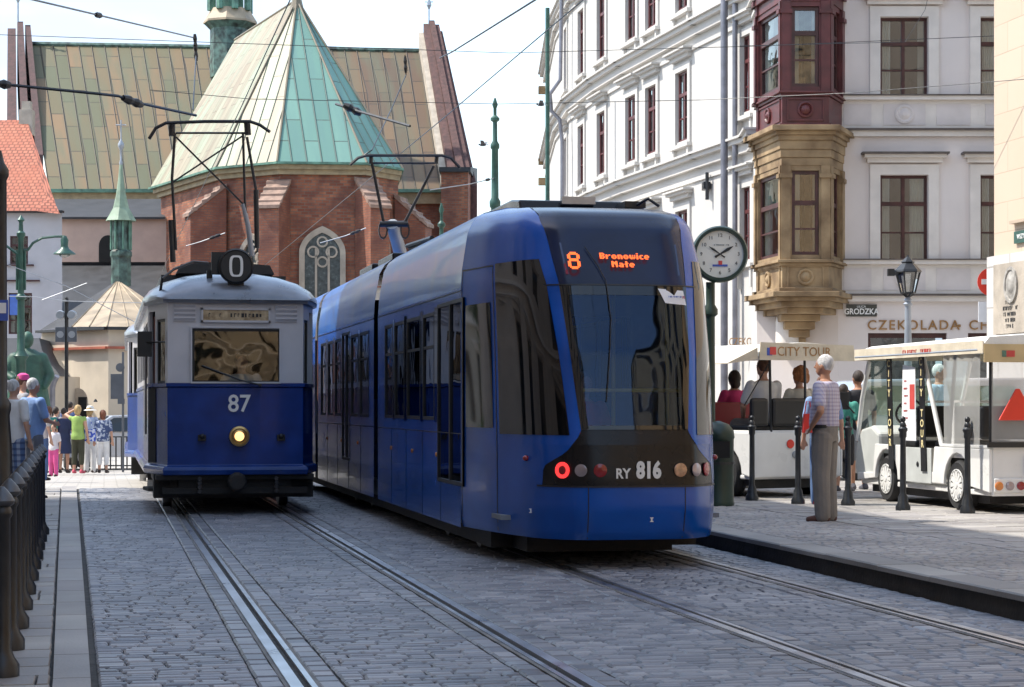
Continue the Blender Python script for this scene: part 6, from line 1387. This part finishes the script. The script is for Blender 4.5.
# standing people on the left pavement
CR = [
 dict(label='older man in light blue polo shirt and shorts standing behind the left bollards', px=33, d=29.2, deg=140, h=1.76, top=cm('polo', (.2, .32, .58)), bottom=cm('greyshorts', (.12, .13, .16)), hair='grey', blen='knee', arms=('fwd', 'down'), belly=.06, skin=SK2, vox=.012),
 dict(label='man in white shirt and plaid shorts at the far left, half hidden by iron mast', px=13.5, d=27.5, deg=150, h=1.72, top=white, bottom=checks('plaid', (.1, .16, .3), (.3, .35, .45), (.5, .5, .6), 12), hair='grey', blen='knee', arms=('down', 'fwd'), belly=.04, skin=SK, vox=.012),
 dict(label='person in bright pink cap looking over the heads of the two men', px=22.5, d=31.5, deg=120, h=1.86, top=greys, bottom=jeans, hair='brown', hat=('cap', cm('pinkcap', (.75, .08, .3))), vox=.012),
 dict(label='small girl in white top and magenta leggings facing the street', px=53.5, d=46, deg=-20, h=1.2, top=cm('girltop', (.7, .66, .68)), bottom=pink, hair='brown', hs='tail', sleeve='short', female=True, z=-.27),
 dict(label='woman in short navy dress between the sign post and the green shirt', px=64, d=50, deg=175, h=1.62, top=navy, bottom=navy, hair='dark', blen='skirt', female=True),
 dict(label='blonde woman in lime green top and dark trousers shading her eyes', px=78, d=49.5, deg=170, h=1.68, top=grn, bottom=cm('darktrouser', (.05, .05, .03)), hair='blond', hs='bob', arms=('down', 'up'), female=True, blen='crop', sleeve='none', shoes=(.6, .1, .15)),
 dict(label='woman in wide white sun hat and pale blouse with white trousers', px=90, d=50.5, deg=165, h=1.66, top=cm('paleblouse', (.4, .48, .66)), bottom=white, hair='blond', hs='bob', hat=('sun', cm('hatwhite', (.75, .73, .68))), female=True, arms=('fwd', 'face')),
 dict(label='auburn haired woman in blue floral tunic and white cropped trousers', px=103, d=49.8, deg=178, h=1.56, top=floral('floral_navy', (.06, .09, .2), (.4, .45, .55), 26, .6), bottom=white, hair='auburn', hs='bob', female=True, blen='crop', belly=.03),
 dict(label='brown haired woman in white shirt left of the girl in magenta leggings', px=41, d=41, deg=150, h=1.66, top=cm('offwhite', (.55, .5, .48)), bottom=jeans, hair='brown', hs='long', female=True),
 dict(label='dark haired woman in teal top behind the small girl', px=49, d=50, deg=160, h=1.66, top=gteal, bottom=blk, hair='brown', hs='bob', female=True),
 dict(label='woman with tied dark hair in grey top beside the navy dress', px=56, d=53, deg=150, h=1.66, top=greys, bottom=jeans, hair='dark', hs='tail', female=True),
 dict(label='tall dark haired man right behind the woman in green', px=70, d=54, deg=170, h=1.8, top=cm('bluetee', (.1, .14, .3)), bottom=khaki, hair='dark'),
 dict(label='blond boy in orange shirt between the white hat and green top', px=84.5, d=53, deg=140, h=1.3, top=cm('orange', (.6, .25, .08)), bottom=khaki, hair='blond', blen='knee'),
]
for c in CR: person(group='people waiting on the left of the street', **c)
# bag on the arm of the white hat woman
p = W(87.5, 434, 49.6); m = MB(); m.rings([[(x, y, z) for x, y in ((-.2, -.06), (.2, -.06), (.2, .06), (-.2, .06))] for z in (-.18, .12)]); m.tube([(-.12, 0, .12), (-.08, 0, .35), (.08, 0, .35), (.12, 0, .12)], .012, 6)
tag(m.build('shoulder_bag', floral('floral_bag', (.05, .1, .5), (.6, .65, .8), 18, .55), None, bevel=.03, loc=p, rz=-A), 'bright blue flowered bag held by the woman in the white hat', 'bag')
# statue body
me = None
sx = 64 / F; s_ = MB(); zb = 1.55
torso(s_, [(0, 0, zb, .75, .5), (0, 0, zb + .9, .6, .42), (0, 0, zb + 1.3, .62, .4), (0, 0, zb + 1.75, .55, .36), (0, 0, zb + 1.95, .2, .18)])
limb(s_, [(-.45, 0, zb + 1.65), (-.72, -.15, zb + 1.15), (-.35, -.5, zb + 1.0)], [.2, .17, .1]); limb(s_, [(.45, 0, zb + 1.65), (.7, -.05, zb + 1.1), (.62, -.3, zb + .75)], [.2, .17, .1])
s_.ball((0, -.03, zb + 2.25), (.19, .22, .27), 14, 10); s_.ball((0, -.1, zb + 2.1), (.13, .15, .13), 12, 8)
for a_ in range(9): x = -.55 + a_ * .14; s_.tube([(x, -.42 + abs(x) * .25, zb + .02), (x * .8, -.36 + abs(x) * .2, zb + 1.0)], [.07, .03], 6)
for c in (-.15, .15): s_.ball((c * 1.2, -.35, zb - .03), (.13, .28, .1), 10, 8)
me = remesh(s_, .035, 2); me.materials.clear(); me.materials.append(M['bronze']); st_ = [o for o in bpy.data.objects if o.name.startswith('statue')][0]; link(bpy.data.objects.new('figure', me), st_)
m = MB(); m.box(-1.1, 1.1, -1.1, 1.1, 0, .4); m.box(-.85, .85, -.85, .85, .4, 1.35); m.box(-.95, .95, -.95, .95, 1.35, 1.5); m.build('pedestal', M['granite'], st_, bevel=.03)
# silver car behind the crowd
def car(label, px, d, deg, z):
    p = W(px, 405, d); p.z = z; t = thing('parked_car', label, 'car', p, R(deg) - A)
    prof = [(-2.1, .3), (-2.15, .6), (-2.05, .85), (-1.6, .95), (-1.2, 1.02), (-.55, 1.42), (.9, 1.46), (1.6, 1.1), (2.0, 1.0), (2.1, .7), (2.08, .3)]
    m = MB(); rs = []
    for yv, sc_, dz in ((-.86, .97, 0), (-.8, 1, 0), (.8, 1, 0), (.86, .97, 0)):
        rs.append([(x * sc_, yv * (1 if z_ < 1.0 else .82), z_) for x, z_ in prof])
    m.rings(rs); m.build('body', M['carsilver'], t, smooth=30, bevel=.02)
    for s in (-1, 1):
        m = MB(); yv = s * .73; m.poly([(-1.05, yv - s * -.08, 1.0), (.0, yv + s * .08, 1.0), (.0, yv, 1.38), (-.5, yv, 1.36)]); m.poly([(.06, yv + s * .08, 1.0), (1.4, yv + s * .08, 1.05), (.9, yv, 1.4), (.06, yv, 1.38)]); m.build('side_window', M['tblack'], t, solid=.01)
        for x in (-1.3, 1.3): m = MB(); m.lathe([(.32, -.1), (.32, .1)], (x, s * .8, .32), 20, 'y'); wv = m.build('wheel', M['rubber'], t); m = MB(); m.lathe([(.2, -.105), (.2, .105)], (x, s * .8, .32), 12, 'y'); m.build('rim', M['metal'], wv)
    m = MB(); m.poly([(-1.22, -.6, 1.03), (-1.22, .6, 1.03), (-.6, .55, 1.41), (-.6, -.55, 1.41)]); m.build('windscreen', M['tblack'], t, solid=.01)
    m = MB(); 
    for s in (-1, 1): m.ball((-2.05, s * .62, .72), (.08, .16, .09), 10, 6)
    m.build('headlight', M['pinklens'], t)
car('silver hatchback parked behind the low railing beside the old tram', 128, 55, 20, -.34)
# ================= TOUR CARTS =================
def wheel(t, x, y, r=.29, side=-1, name='wheel'):
    m = MB(); m.lathe([(r * .62, -.09), (r * .9, -.1), (r, -.06), (r, .06), (r * .9, .1), (r * .62, .09)], (x, y, r), 28, 'x'); w_ = m.build(name, M['rubber'], t, smooth=40)
    m = MB(); m.lathe([(r * .63, -.085), (r * .63, .085)], (x, y, r), 24, 'x')
    m.build('rim', M['galv'], w_, smooth=40)
    m = MB(); xx = x + side * .095
    for k in range(12):
        a = k * math.pi / 6; d = Vector((0, math.cos(a), math.sin(a))); n = Vector((0, -d.z, d.y)); c = Vector((xx, y, r)); m.extr([c + d * r * .12 - n * .012, c + d * r * .6 - n * .03, c + d * r * .6 + n * .03, c + d * r * .12 + n * .012], (side * .012, 0, 0))
    m.lathe([(r * .16, 0), (r * .12, side * .02)], (xx, y, r), 12, 'x'); m.lathe([(r * .64, 0), (r * .64, side * .012), (r * .56, side * .012), (r * .56, 0)], (xx, y, r), 24, 'x', cap=False); m.build('hubcap', M['cwhite_p'], w_)
# cart 2: parallel to the street, side at x = 9.57, rear Y 20.6, front 24.8 ; local origin rear left ground
c2 = thing('tour_cart', 'white sightseeing cart with cream canopy, striped straps and red triangle at its rear', 'tour cart', (9.57, 20.6, PZ), 0)
Wd = 1.45
def arch_side(m, x, th, prof_top, y0, y1, zb, arches, r=.37):
    # side skin polygon with round wheel arches
    pts = [(y0, zb)]
    for (yc, zc) in arches:
        for k in range(11): a = math.pi - k * math.pi / 10; pts.append((yc + r * math.cos(a), max(zb, zc + r * math.sin(a))))
    pts.append((y1, zb)); pts += prof_top[::-1]
    m.extr([(x, y, z) for y, z in pts], (th, 0, 0))
m = MB()
for x, th in ((0, .04), (Wd, -.04)): arch_side(m, x, th, [(0, .72), (1.5, .72), (1.55, .42), (2.45, .42), (2.5, .72), (3.35, .72), (3.42, .36), (3.95, .34)], 0, 3.95, .24, [(.86, .29), (2.98, .29)])
m.box(.04, Wd - .04, 0, .04, .2, .8); m.box(.04, Wd - .04, .1, 3.9, .2, .26); m.box(.04, Wd - .04, .06, 1.4, .6, .66); m.box(.0, Wd, .04, 1.35, .72, .76)
m.build('body', M['cwhite_p'], c2, bevel=.01)
m = MB(); m.box(-.012, 0, 1.56, 2.4, .28, .7); m.box(-.014, -.002, 1.7, 2.4, .44, .7) if 0 else None; m.build('side_panel', M['cgrey_p'], c2, bevel=.008)
m = MB(); m.lathe([(.035, -.016), (.03, -.02)], (0, 1.95, .5), 12, 'x'); m.build('filler_cap', M['black'], c2)
m = MB()   # front cowl
prof = [(3.3, .28), (3.3, .85), (3.55, .95), (3.9, .9), (4.08, .7), (4.12, .4), (4.05, .28)]
m.rings([[(x, y, z) for y, z in prof] for x in (.03, Wd - .03)]); m.build('front_cowl', M['cgrey_p'], c2, bevel=.04)
m = MB(); m.box(.05, Wd - .05, -.03, 0, .24, .4); m.build('rear_bumper', M['cwhite_p'], c2, bevel=.02)
for k, mm in enumerate(('orangelens', 'pinklens', 'redoff')): m = MB(); m.lathe([(.048, -.03), (.048, -.05), (.03, -.058)], (.1 + k * .13, 0, .315), 16, 'y'); m.build('rear_lamp', M[mm], c2, smooth=50)
for k, mm in enumerate(('redoff', 'pinklens', 'orangelens')): m = MB(); m.lathe([(.048, -.03), (.048, -.05), (.03, -.058)], (Wd - .47 + k * .155, 0, .315), 16, 'y'); m.build('rear_lamp', M[mm], c2, smooth=50)
m = MB(); m.box(.42, .87, -.045, -.01, .44, .64); np_ = m.build('number_plate', M['paper'], c2); strokes('plate_text', 5, .08, M['blackink'], np_, (.64, -.047, .59), (R(90), 0, 0)); strokes('plate_text', 4, .08, M['blackink'], np_, (.64, -.047, .49), (R(90), 0, 0))
m = MB(); m.box(.0, Wd, -.01, .02, .77, .8); m.box(-.03, Wd + .03, -.05, -.01, .74, .8); m.build('black_trim', M['black'], c2)
for (y, sd) in ((.86, 0), (2.98, 0)):
    wheel(c2, .1, y); wheel(c2, Wd - .1, y, side=1)
m = MB(); m.box(.15, Wd - .15, .3, 3.8, .1, .22); m.box(.1, .12, .5, 1.25, .2, .6); m.box(.1, .12, 2.6, 3.3, .2, .6); m.build('underframe', M['axle'], c2)
# canopy posts
RZ = 1.82
for x in (.03, Wd - .03):
    for q_ in ([(x, .02, .75), (x, .02, RZ)], [(x, 1.15, .72), (x, .95, RZ)]): m = MB(); m.tube(q_, .022, 6); m.build('canopy_post', M['black'], c2)
    for q_ in ([(x, 4.02, .75), (x, 3.85, 1.3), (x, 3.62, RZ - .06)], [(x, 1.35, .75), (x, 1.9, RZ)]): m = MB(); m.tube(q_, .03, 8); m.build('windscreen_pillar', M['cwhite_p'], c2, smooth=60)
m = MB(); m.grid(lambda u, v: (.06 + (Wd - .12) * u / 4, 4.0 - .38 * (v / 4) ** 1.3, .9 + .88 * v / 4), range(5), range(5)); m.build('windscreen', M['cglass'], c2, smooth=60)
for (y, w_) in ((2.82, .075), (1.82, .075)):      # black straps with yellow print
    m = MB(); m.hexa([(-.03, y - w_ - .08, .42), (-.03, y + w_ - .08, .42), (-.02, y + w_ - .08, .42), (-.02, y - w_ - .08, .42), (-.03, y - w_, RZ), (-.03, y + w_, RZ), (-.02, y + w_, RZ), (-.02, y - w_, RZ)]); sb = m.build('canopy_strap', M['black'], c2)
    for i, ch_ in enumerate('CITY TOUR'):
        if ch_ != ' ': text('strap_lettering', ch_, .125, pm('yellow_letter', (.75, .6, .2), .6) if 0 else M['yellowl'] if 'yellowl' in M else M.setdefault('yellowl', pm('yellow_letter', (.8, .68, .35), .6, var=.05)), sb, (-.034, y - .005 - .05 * i / 8, RZ - .1 - i * .122), (R(90), 0, R(-90)), .001, bold=.002)
m = MB(); m.hexa([(-.035, 1.95, .78), (-.035, 2.4, .78), (-.03, 2.4, .78), (-.03, 1.95, .78), (-.035, 1.98, 1.66), (-.035, 2.36, 1.7), (-.03, 2.36, 1.7), (-.03, 1.98, 1.66)]); bn = m.build('banner', M['paper'], c2)
m = MB(); m.box(-.038, -.036, 1.99, 2.14, 1.16, 1.46); m.build('banner_print', M['redink'], bn)
for i in range(7): strokes('banner_text', 5 + i % 3, .035, M['redink'], bn, (-.036, 2.26, 1.5 - .09 * i), (R(90), 0, R(-90)))
# canopy
m = MB(); ya, yb_ = -.12, 3.72; m.rings([[(-.12, y, RZ + (.05 if y > 0 else .06)), (-.05, y, RZ + .1 * s_ + .04), (Wd / 2, y, RZ + .15 * s_ + .04), (Wd + .05, y, RZ + .1 * s_ + .04), (Wd + .12, y, RZ + .05)] for y, s_ in ((ya, 1), (ya + .3, 1.1), (1.8, 1), (yb_ - .4, .9), (yb_, .5))]); m.build('canopy', M['canopyw'], c2, smooth=40)
m = MB(); m.box(-.13, -.118, ya, yb_, RZ - .04, RZ + .1); m.box(Wd + .118, Wd + .13, ya, yb_, RZ - .04, RZ + .1); m.box(-.12, Wd + .12, yb_, yb_ + .012, RZ - .04, RZ + .1); vb = m.build('canopy_valance', M['canopy'], c2)
m = MB(); m.box(-.12, Wd + .12, ya - .012, ya, RZ - .14, RZ + .06); vr = m.build('rear_valance', pm('tan_valance', (.5, .38, .2), .7), c2)
text('lettering', 'CITY TOUR', .15, M['blackink'], vr, (.78, ya - .016, RZ - .04), ext=.001); m = MB(); m.box(.14, .24, ya - .018, ya - .013, RZ - .08, RZ - .01); m.build('flag_print', M['redink'], vr); m = MB(); m.box(.09, .14, ya - .018, ya - .013, RZ - .08, RZ - .01); m.build('flag_print', M['green_cu'], vr)
strokes('lettering', 24, .06, M['redink'], vb, (-.131, 1.7, RZ + .03), (R(90), 0, R(-90)))
m = MB(); m.grid(lambda u, v: (-.1, .03 + u * .95 / 10, .76 + v * 1.06 / 6), range(11), range(7)); m.v = [(x + .012 * math.sin(y * 30) * (z - .7), y, z) for x, y, z in m.v]; m.grid(lambda u, v: (.02 + u * (Wd - .04) / 10, -.02 + .012 * math.sin(u * 2.3), .8 + v * 1.0 / 6), range(11), range(7)); m.build('clear_curtain', M['plastic'], c2, smooth=60)
m = MB(); m.tube([(-.1, .02, RZ), (-.1, 3.7, RZ - .0)], .035, 8); m.build('rolled_curtain', M['pantow'], c2)
m = MB(); rt = [(.08, 1.04), (.54, 1.04), (.335, 1.39), (.285, 1.39)]; m.extr([(x, -.05, z) for x, z in rt], (0, -.02, 0)); m.build('red_triangle', M['reflector'], c2, bevel=.02)
for y in (1.35, 2.3, .5):
    m = MB(); m.box(.12, Wd - .12, y, y + .42, .68, .78); m.box(.12, Wd - .12, y - .06, y + .03, .82, 1.2); m.build('bench_seat', M['black'], c2, bevel=.03)
for yy_ in (1.3, 2.24): m = MB(); m.tube([(.15, yy_, .7), (.15, yy_ - .02, 1.25), (Wd - .15, yy_ - .02, 1.25), (Wd - .15, yy_, .7)], .018, 6); m.build('seat_rail', M['cwhite_p'], c2)
m = MB(); c = Vector((.4, 3.2, 1.12)); rr = Matrix.Rotation(R(25), 4, 'X')
m.rings([[c + rr @ Vector(((.17 + .016 * math.cos(j * math.pi / 3)) * math.cos(k * math.pi / 10), .016 * math.sin(j * math.pi / 3), (.17 + .016 * math.cos(j * math.pi / 3)) * math.sin(k * math.pi / 10))) for k in range(20)] for j in range(7)], cap=False); m.tube([c, c + Vector((0, .35, -.3))], .02, 6)
for k in range(3): a = k * 2.09 + .5; m.tube([c, c + rr @ Vector((.16 * math.cos(a), 0, .16 * math.sin(a)))], .012, 5)
m.build('steering_wheel', M['black'], c2)
m = MB(); m.tube([(-.02, 4.0, 1.1), (-.14, 4.05, 1.25)], .012, 6); m.box(-.2, -.08, 4.03, 4.09, 1.15, 1.38); m.build('mirror', M['black'], c2, bevel=.02)
# small scooter with teal wheel behind the cart at right edge
p = W(1016, 405, 28.5); sc = thing('bicycle', 'bicycle with teal rimmed wheel half hidden behind the white tour cart', 'bicycle', (p.x, p.y, PZ), -A)
for x in (0, 1.0):
    m = MB(); m.rings([[(x + (.28 + .02 * math.cos(j * math.pi / 3)) * math.cos(k * math.pi / 12), .02 * math.sin(j * math.pi / 3), .3 + (.28 + .02 * math.cos(j * math.pi / 3)) * math.sin(k * math.pi / 12)) for k in range(24)] for j in range(7)], cap=False); w_ = m.build('wheel', M['green_cu'], sc)
    m = MB(); [m.tube([(x, 0, .3), (x + .27 * math.cos(k * math.pi / 6), 0, .3 + .27 * math.sin(k * math.pi / 6))], .003, 4) for k in range(12)]; m.build('spokes', M['metal'], w_)
m = MB(); m.tube([(0, 0, .3), (.3, 0, .75), (.8, 0, .75), (1, 0, .3)], .018, 6); m.tube([(.3, 0, .75), (.5, 0, .3), (.8, 0, .75)], .016, 6); m.tube([(0, 0, .3), (.5, 0, .3)], .012, 6); m.tube([(.85, -.25, .98), (.8, 0, .95), (.85, .25, .98)], .014, 6); m.tube([(.8, 0, .75), (.8, 0, .95)], .014); m.build('frame', M['iron'], sc); m = MB(); m.ball((.28, 0, .82), (.13, .07, .03)); m.build('saddle', M['black'], sc)

# cart 1: rear seen between the tram and the old man
c1x, c1y = 8.2, 24.75
c1 = thing('tour_cart', 'silver white sightseeing cart with black seat backs and passengers beside the clock', 'tour cart', (c1x, c1y, PZ), R(18))
Wc = 1.5
m = MB()
for x, th in ((0, .04), (Wc, -.04)): arch_side(m, x, th, [(0, .86), (1.4, .86), (1.5, .45), (3.0, .45), (3.1, .75), (3.8, .7)], 0, 3.8, .26, [(.6, .3), (3.0, .3)])
m.box(.04, Wc - .04, 0, .05, .26, .86); m.box(.04, Wc - .04, .05, 3.75, .24, .3); m.box(.02, Wc - .02, .04, 1.2, .84, .88); m.build('body', M['cwhite_p'], c1, bevel=.03)
wheel(c1, .1, .6, .3); wheel(c1, Wc - .1, .6, .3, 1); wheel(c1, .1, 3.0, .3); wheel(c1, Wc - .1, 3.0, .3, 1)
m = MB(); m.box(.1, Wc - .1, .1, 3.6, .12, .24); m.build('underframe', M['axle'], c1)
for (a, b) in ((.02, .3), (.36, 1.5)):
    m = MB(); m.box(a + .0, b, .02, .1, .93, 1.3); m.build('seat_back', M['black'], c1, bevel=.04)
m = MB(); m.box(.1, Wc - .1, .12, .6, .86, .95); m.box(.1, Wc - .1, 1.5, 1.9, .7, .8); m.box(.1, Wc - .1, 2.4, 2.8, .7, .8); m.build('bench_seat', M['black'], c1, bevel=.03)
m = MB(); m.box(-.1, .06, 1.2, 1.28, .7, 1.3); m.box(.06, Wc - .1, 1.4, 1.46, .7, 1.25); m.build('red_seat_back', M['redseat'], c1, bevel=.03)
for q_ in ([(.35, .05, .85), (.35, .08, 1.86)], [(.92, .05, .85), (.92, .08, 1.86)], [(Wc, 1.8, .8), (Wc, 1.8, 1.9)], [(0, 3.6, .8), (0, 3.3, 1.9)], [(Wc, 3.6, .8), (Wc, 3.3, 1.9)]): m = MB(); m.tube(q_, .018, 6); m.build('canopy_post', M['black'], c1)
m = MB(); m.tube([(.1, .3, 1.2), (.32, .06, 1.75)], .008, 5); m.build('cord', M['black'], c1)
m = MB(); m.rings([[(-.02, y, 1.84), (.06, y, 1.98 + .0), (Wc / 2, y, 2.03), (Wc - .02, y, 1.98), (Wc + .06, y, 1.84)] for y in (-.15, 3.4)]); m.build('canopy', M['canopyw'], c1)
m = MB(); m.hexa([(.0, -.17, 1.79), (Wc + .07, -.17, 1.79), (Wc + .07, -.155, 1.79), (.0, -.155, 1.79), (.02, -.17, 2.02), (Wc + .04, -.17, 2.0), (Wc + .04, -.155, 2.0), (.02, -.155, 2.02)]); v1 = m.build('rear_valance', M['canopy'], c1)
text('lettering', 'CITY TOUR', .17, M['gold'], v1, (.72, -.175, 1.9), ext=.001); m = MB(); m.box(.12, .2, -.176, -.171, 1.85, 1.95); m.build('flag_print', M['blueink'], v1); m = MB(); m.box(.16, .26, -.18, -.1765, 1.86, 1.96); m.build('flag_print', M['redink'], v1)
m = MB(); m.hexa([(-.45, -.1, 1.74), (-.02, -.16, 1.8), (-.02, 3.3, 1.8), (-.45, 3.3, 1.74), (-.45, -.1, 1.75), (-.02, -.16, 1.95), (-.02, 3.3, 1.95), (-.45, 3.3, 1.75)]); m.build('side_awning', M['canopy'], c1)
m = MB(); m.lathe([(.06, -.01), (.055, -.02)], (.62, 0, .7), 18, 'y'); m.build('red_sticker', M['reflector'], c1); m = MB(); m.lathe([(.05, -.01), (.045, -.015)], (.7, 0, .56), 18, 'y'); m.build('grey_sticker', M['galv'], c1)
def c1p(x, y, z): o = c1.location; a = R(18); return (o.x + x * math.cos(a) - y * math.sin(a), o.y + x * math.sin(a) + y * math.cos(a), z)
def rider(label, x, y, **k):
    k.setdefault('deg', 208); return person(label, 0, 0, fpos=c1p(x, y, PZ + .42), legs='sit', arms=('lap', 'lap'), group='passengers on the tour cart', bottom=k.pop('bottom', khaki), **k)
# seat plane at .86: sitting hip height in the figure is .46, so lift the root by .44
rider('broad man in white T-shirt sitting with his back to us in the tour cart', .5, .42, top=white, hair='brown', h=1.85, belly=.03, vox=.012)
rider('woman with curly ginger hair and cream top at the right end of the tour cart', 1.12, .45, top=cm('cream', (.6, .57, .5)), hair='ginger', hs='curly', h=1.68, female=True, vox=.012)
rider('brown haired woman in dark green top at the left of the tour cart', -.0, 1.3, top=cm('dgreen', (.03, .1, .08)), hair='auburn', hs='long', h=1.66, female=True, vox=.012)
rider('grey haired older man seen past the seats at the far side of the cart', .1, 2.2, top=blk, hair='grey', h=1.7, vox=.012, deg=90)
rider('woman in bright pink top sitting further forward in the tour cart', .95, 1.7, top=cm('hotpink', (.65, .05, .2)), hair='dark', hs='bob', h=1.66, female=True, vox=.014)
rider('blond woman in the front row of the tour cart', .78, 2.5, top=coral, hair='blond', hs='bob', h=1.66, female=True, vox=.014)
# pedestrians around the carts
person('person in blue jeans and red shoes standing mostly hidden behind the old man', 823, 24.3, 175, 1.56, PZ, lblue, jeans, SK, 'brown', 'bob', female=True, shoes=(.6, .03, .04))
person('boy in dark shorts standing between the two tour carts', 843.5, 28, 150, 1.5, PZ, gteal, blk, SK, 'dark', blen='knee', shoes=(.1, .1, .12))
person('man in dark T-shirt and shorts standing near the front of the white cart', 858, 28.6, 200, 1.7, PZ, blk, cm('shorts', (.2, .22, .25)), SK2, 'dark', blen='knee', shoes=(.08, .08, .1))
person('grey haired man in pale blue shirt seen through the white tour cart', 939, 28, 60, 1.78, PZ, cm('paleblue', (.4, .5, .6)), khaki, SK, 'white', belly=.04, vox=.012)
p = W(808, 422, 24.2); m = MB(); m.rings([[(x, y, z) for x, y in ((-.07 * w_, -.06), (.07 * w_, -.06), (.07 * w_, .06), (-.07 * w_, .06))] for z, w_ in ((-.13, 1), (.1, .7))]); m.tube([(-.04, 0, .1), (-.02, 0, .25), (.02, 0, .25), (.04, 0, .1)], .008, 5)
tag(m.build('red_bag', M['redbag'], None, bevel=.03, loc=p, rz=-A), 'bright red bag hanging beside the old man in checked shirt', 'bag')
p = W(846, 477, 22.5); m = MB(); m.hexa([(-.04, 0, -.02), (.26, -.1, -.42), (.3, -.1, -.4), (.04, 0, .12), (-.04, .04, -.02), (.26, -.06, -.42), (.3, -.06, -.4), (.04, .04, .12)])
# van seen through the cart glass
def van():
    p = W(898, 405, 33); t = thing('parked_van', 'pale turquoise van parked beyond the white tour cart', 'van', (p.x, p.y, PZ), R(8) - A)
    prof = [(-1.6, .3), (-1.65, .9), (-1.35, 1.05), (-.8, 1.62), (1.9, 1.66), (2.0, .3)]; m = MB(); m.rings([[(x, y * (1 if z < 1.0 else .9), z) for x, z in prof] for y in (-.85, .85)]); m.build('body', M['carsilver'], t, bevel=.04)
    m = MB(); m.poly([(-1.15, -.84, 1.05), (-.1, -.84, 1.05), (-.1, -.79, 1.52), (-.72, -.79, 1.52)]); m.poly([(0, -.84, 1.05), (1.7, -.84, 1.05), (1.7, -.79, 1.52), (0, -.79, 1.52)]); m.build('side_window', M['cglass'], t, solid=.01)
    for x in (-1.0, 1.3): m = MB(); m.lathe([(.32, -.1), (.32, .1)], (x, -.8, .32), 20, 'y'); w_ = m.build('wheel', M['rubber'], t); m = MB(); m.lathe([(.2, -.11), (.2, .1)], (x, -.8, .32), 12, 'y'); m.build('rim', M['metal'], w_)
van()
# drivers and passengers in the trams
person('driver in white shirt at the controls of the old tram', 0, 0, 10, 1.7, top=white, bottom=navy, hair='brown', fpos=(OX + .12, OY + .75, .75), arms=('reach', 'lap'), vox=.014, legs='sit')
for (x, y, lab, tp, hr) in ((-.52, 1.75, 'passenger in coral top at the left of the modern tram windscreen', coral, 'dark'), (.0, 1.9, 'passenger in red top in the middle of the modern tram windscreen', cm('red', (.5, .05, .06)), 'brown')):
    person(lab, 0, 0, 20, 1.64, top=tp, bottom=navy, hair=hr, hs='bob', female=True, fpos=(TX + x, TY + y, .42), legs='sit', arms=('lap', 'lap'), vox=.014)
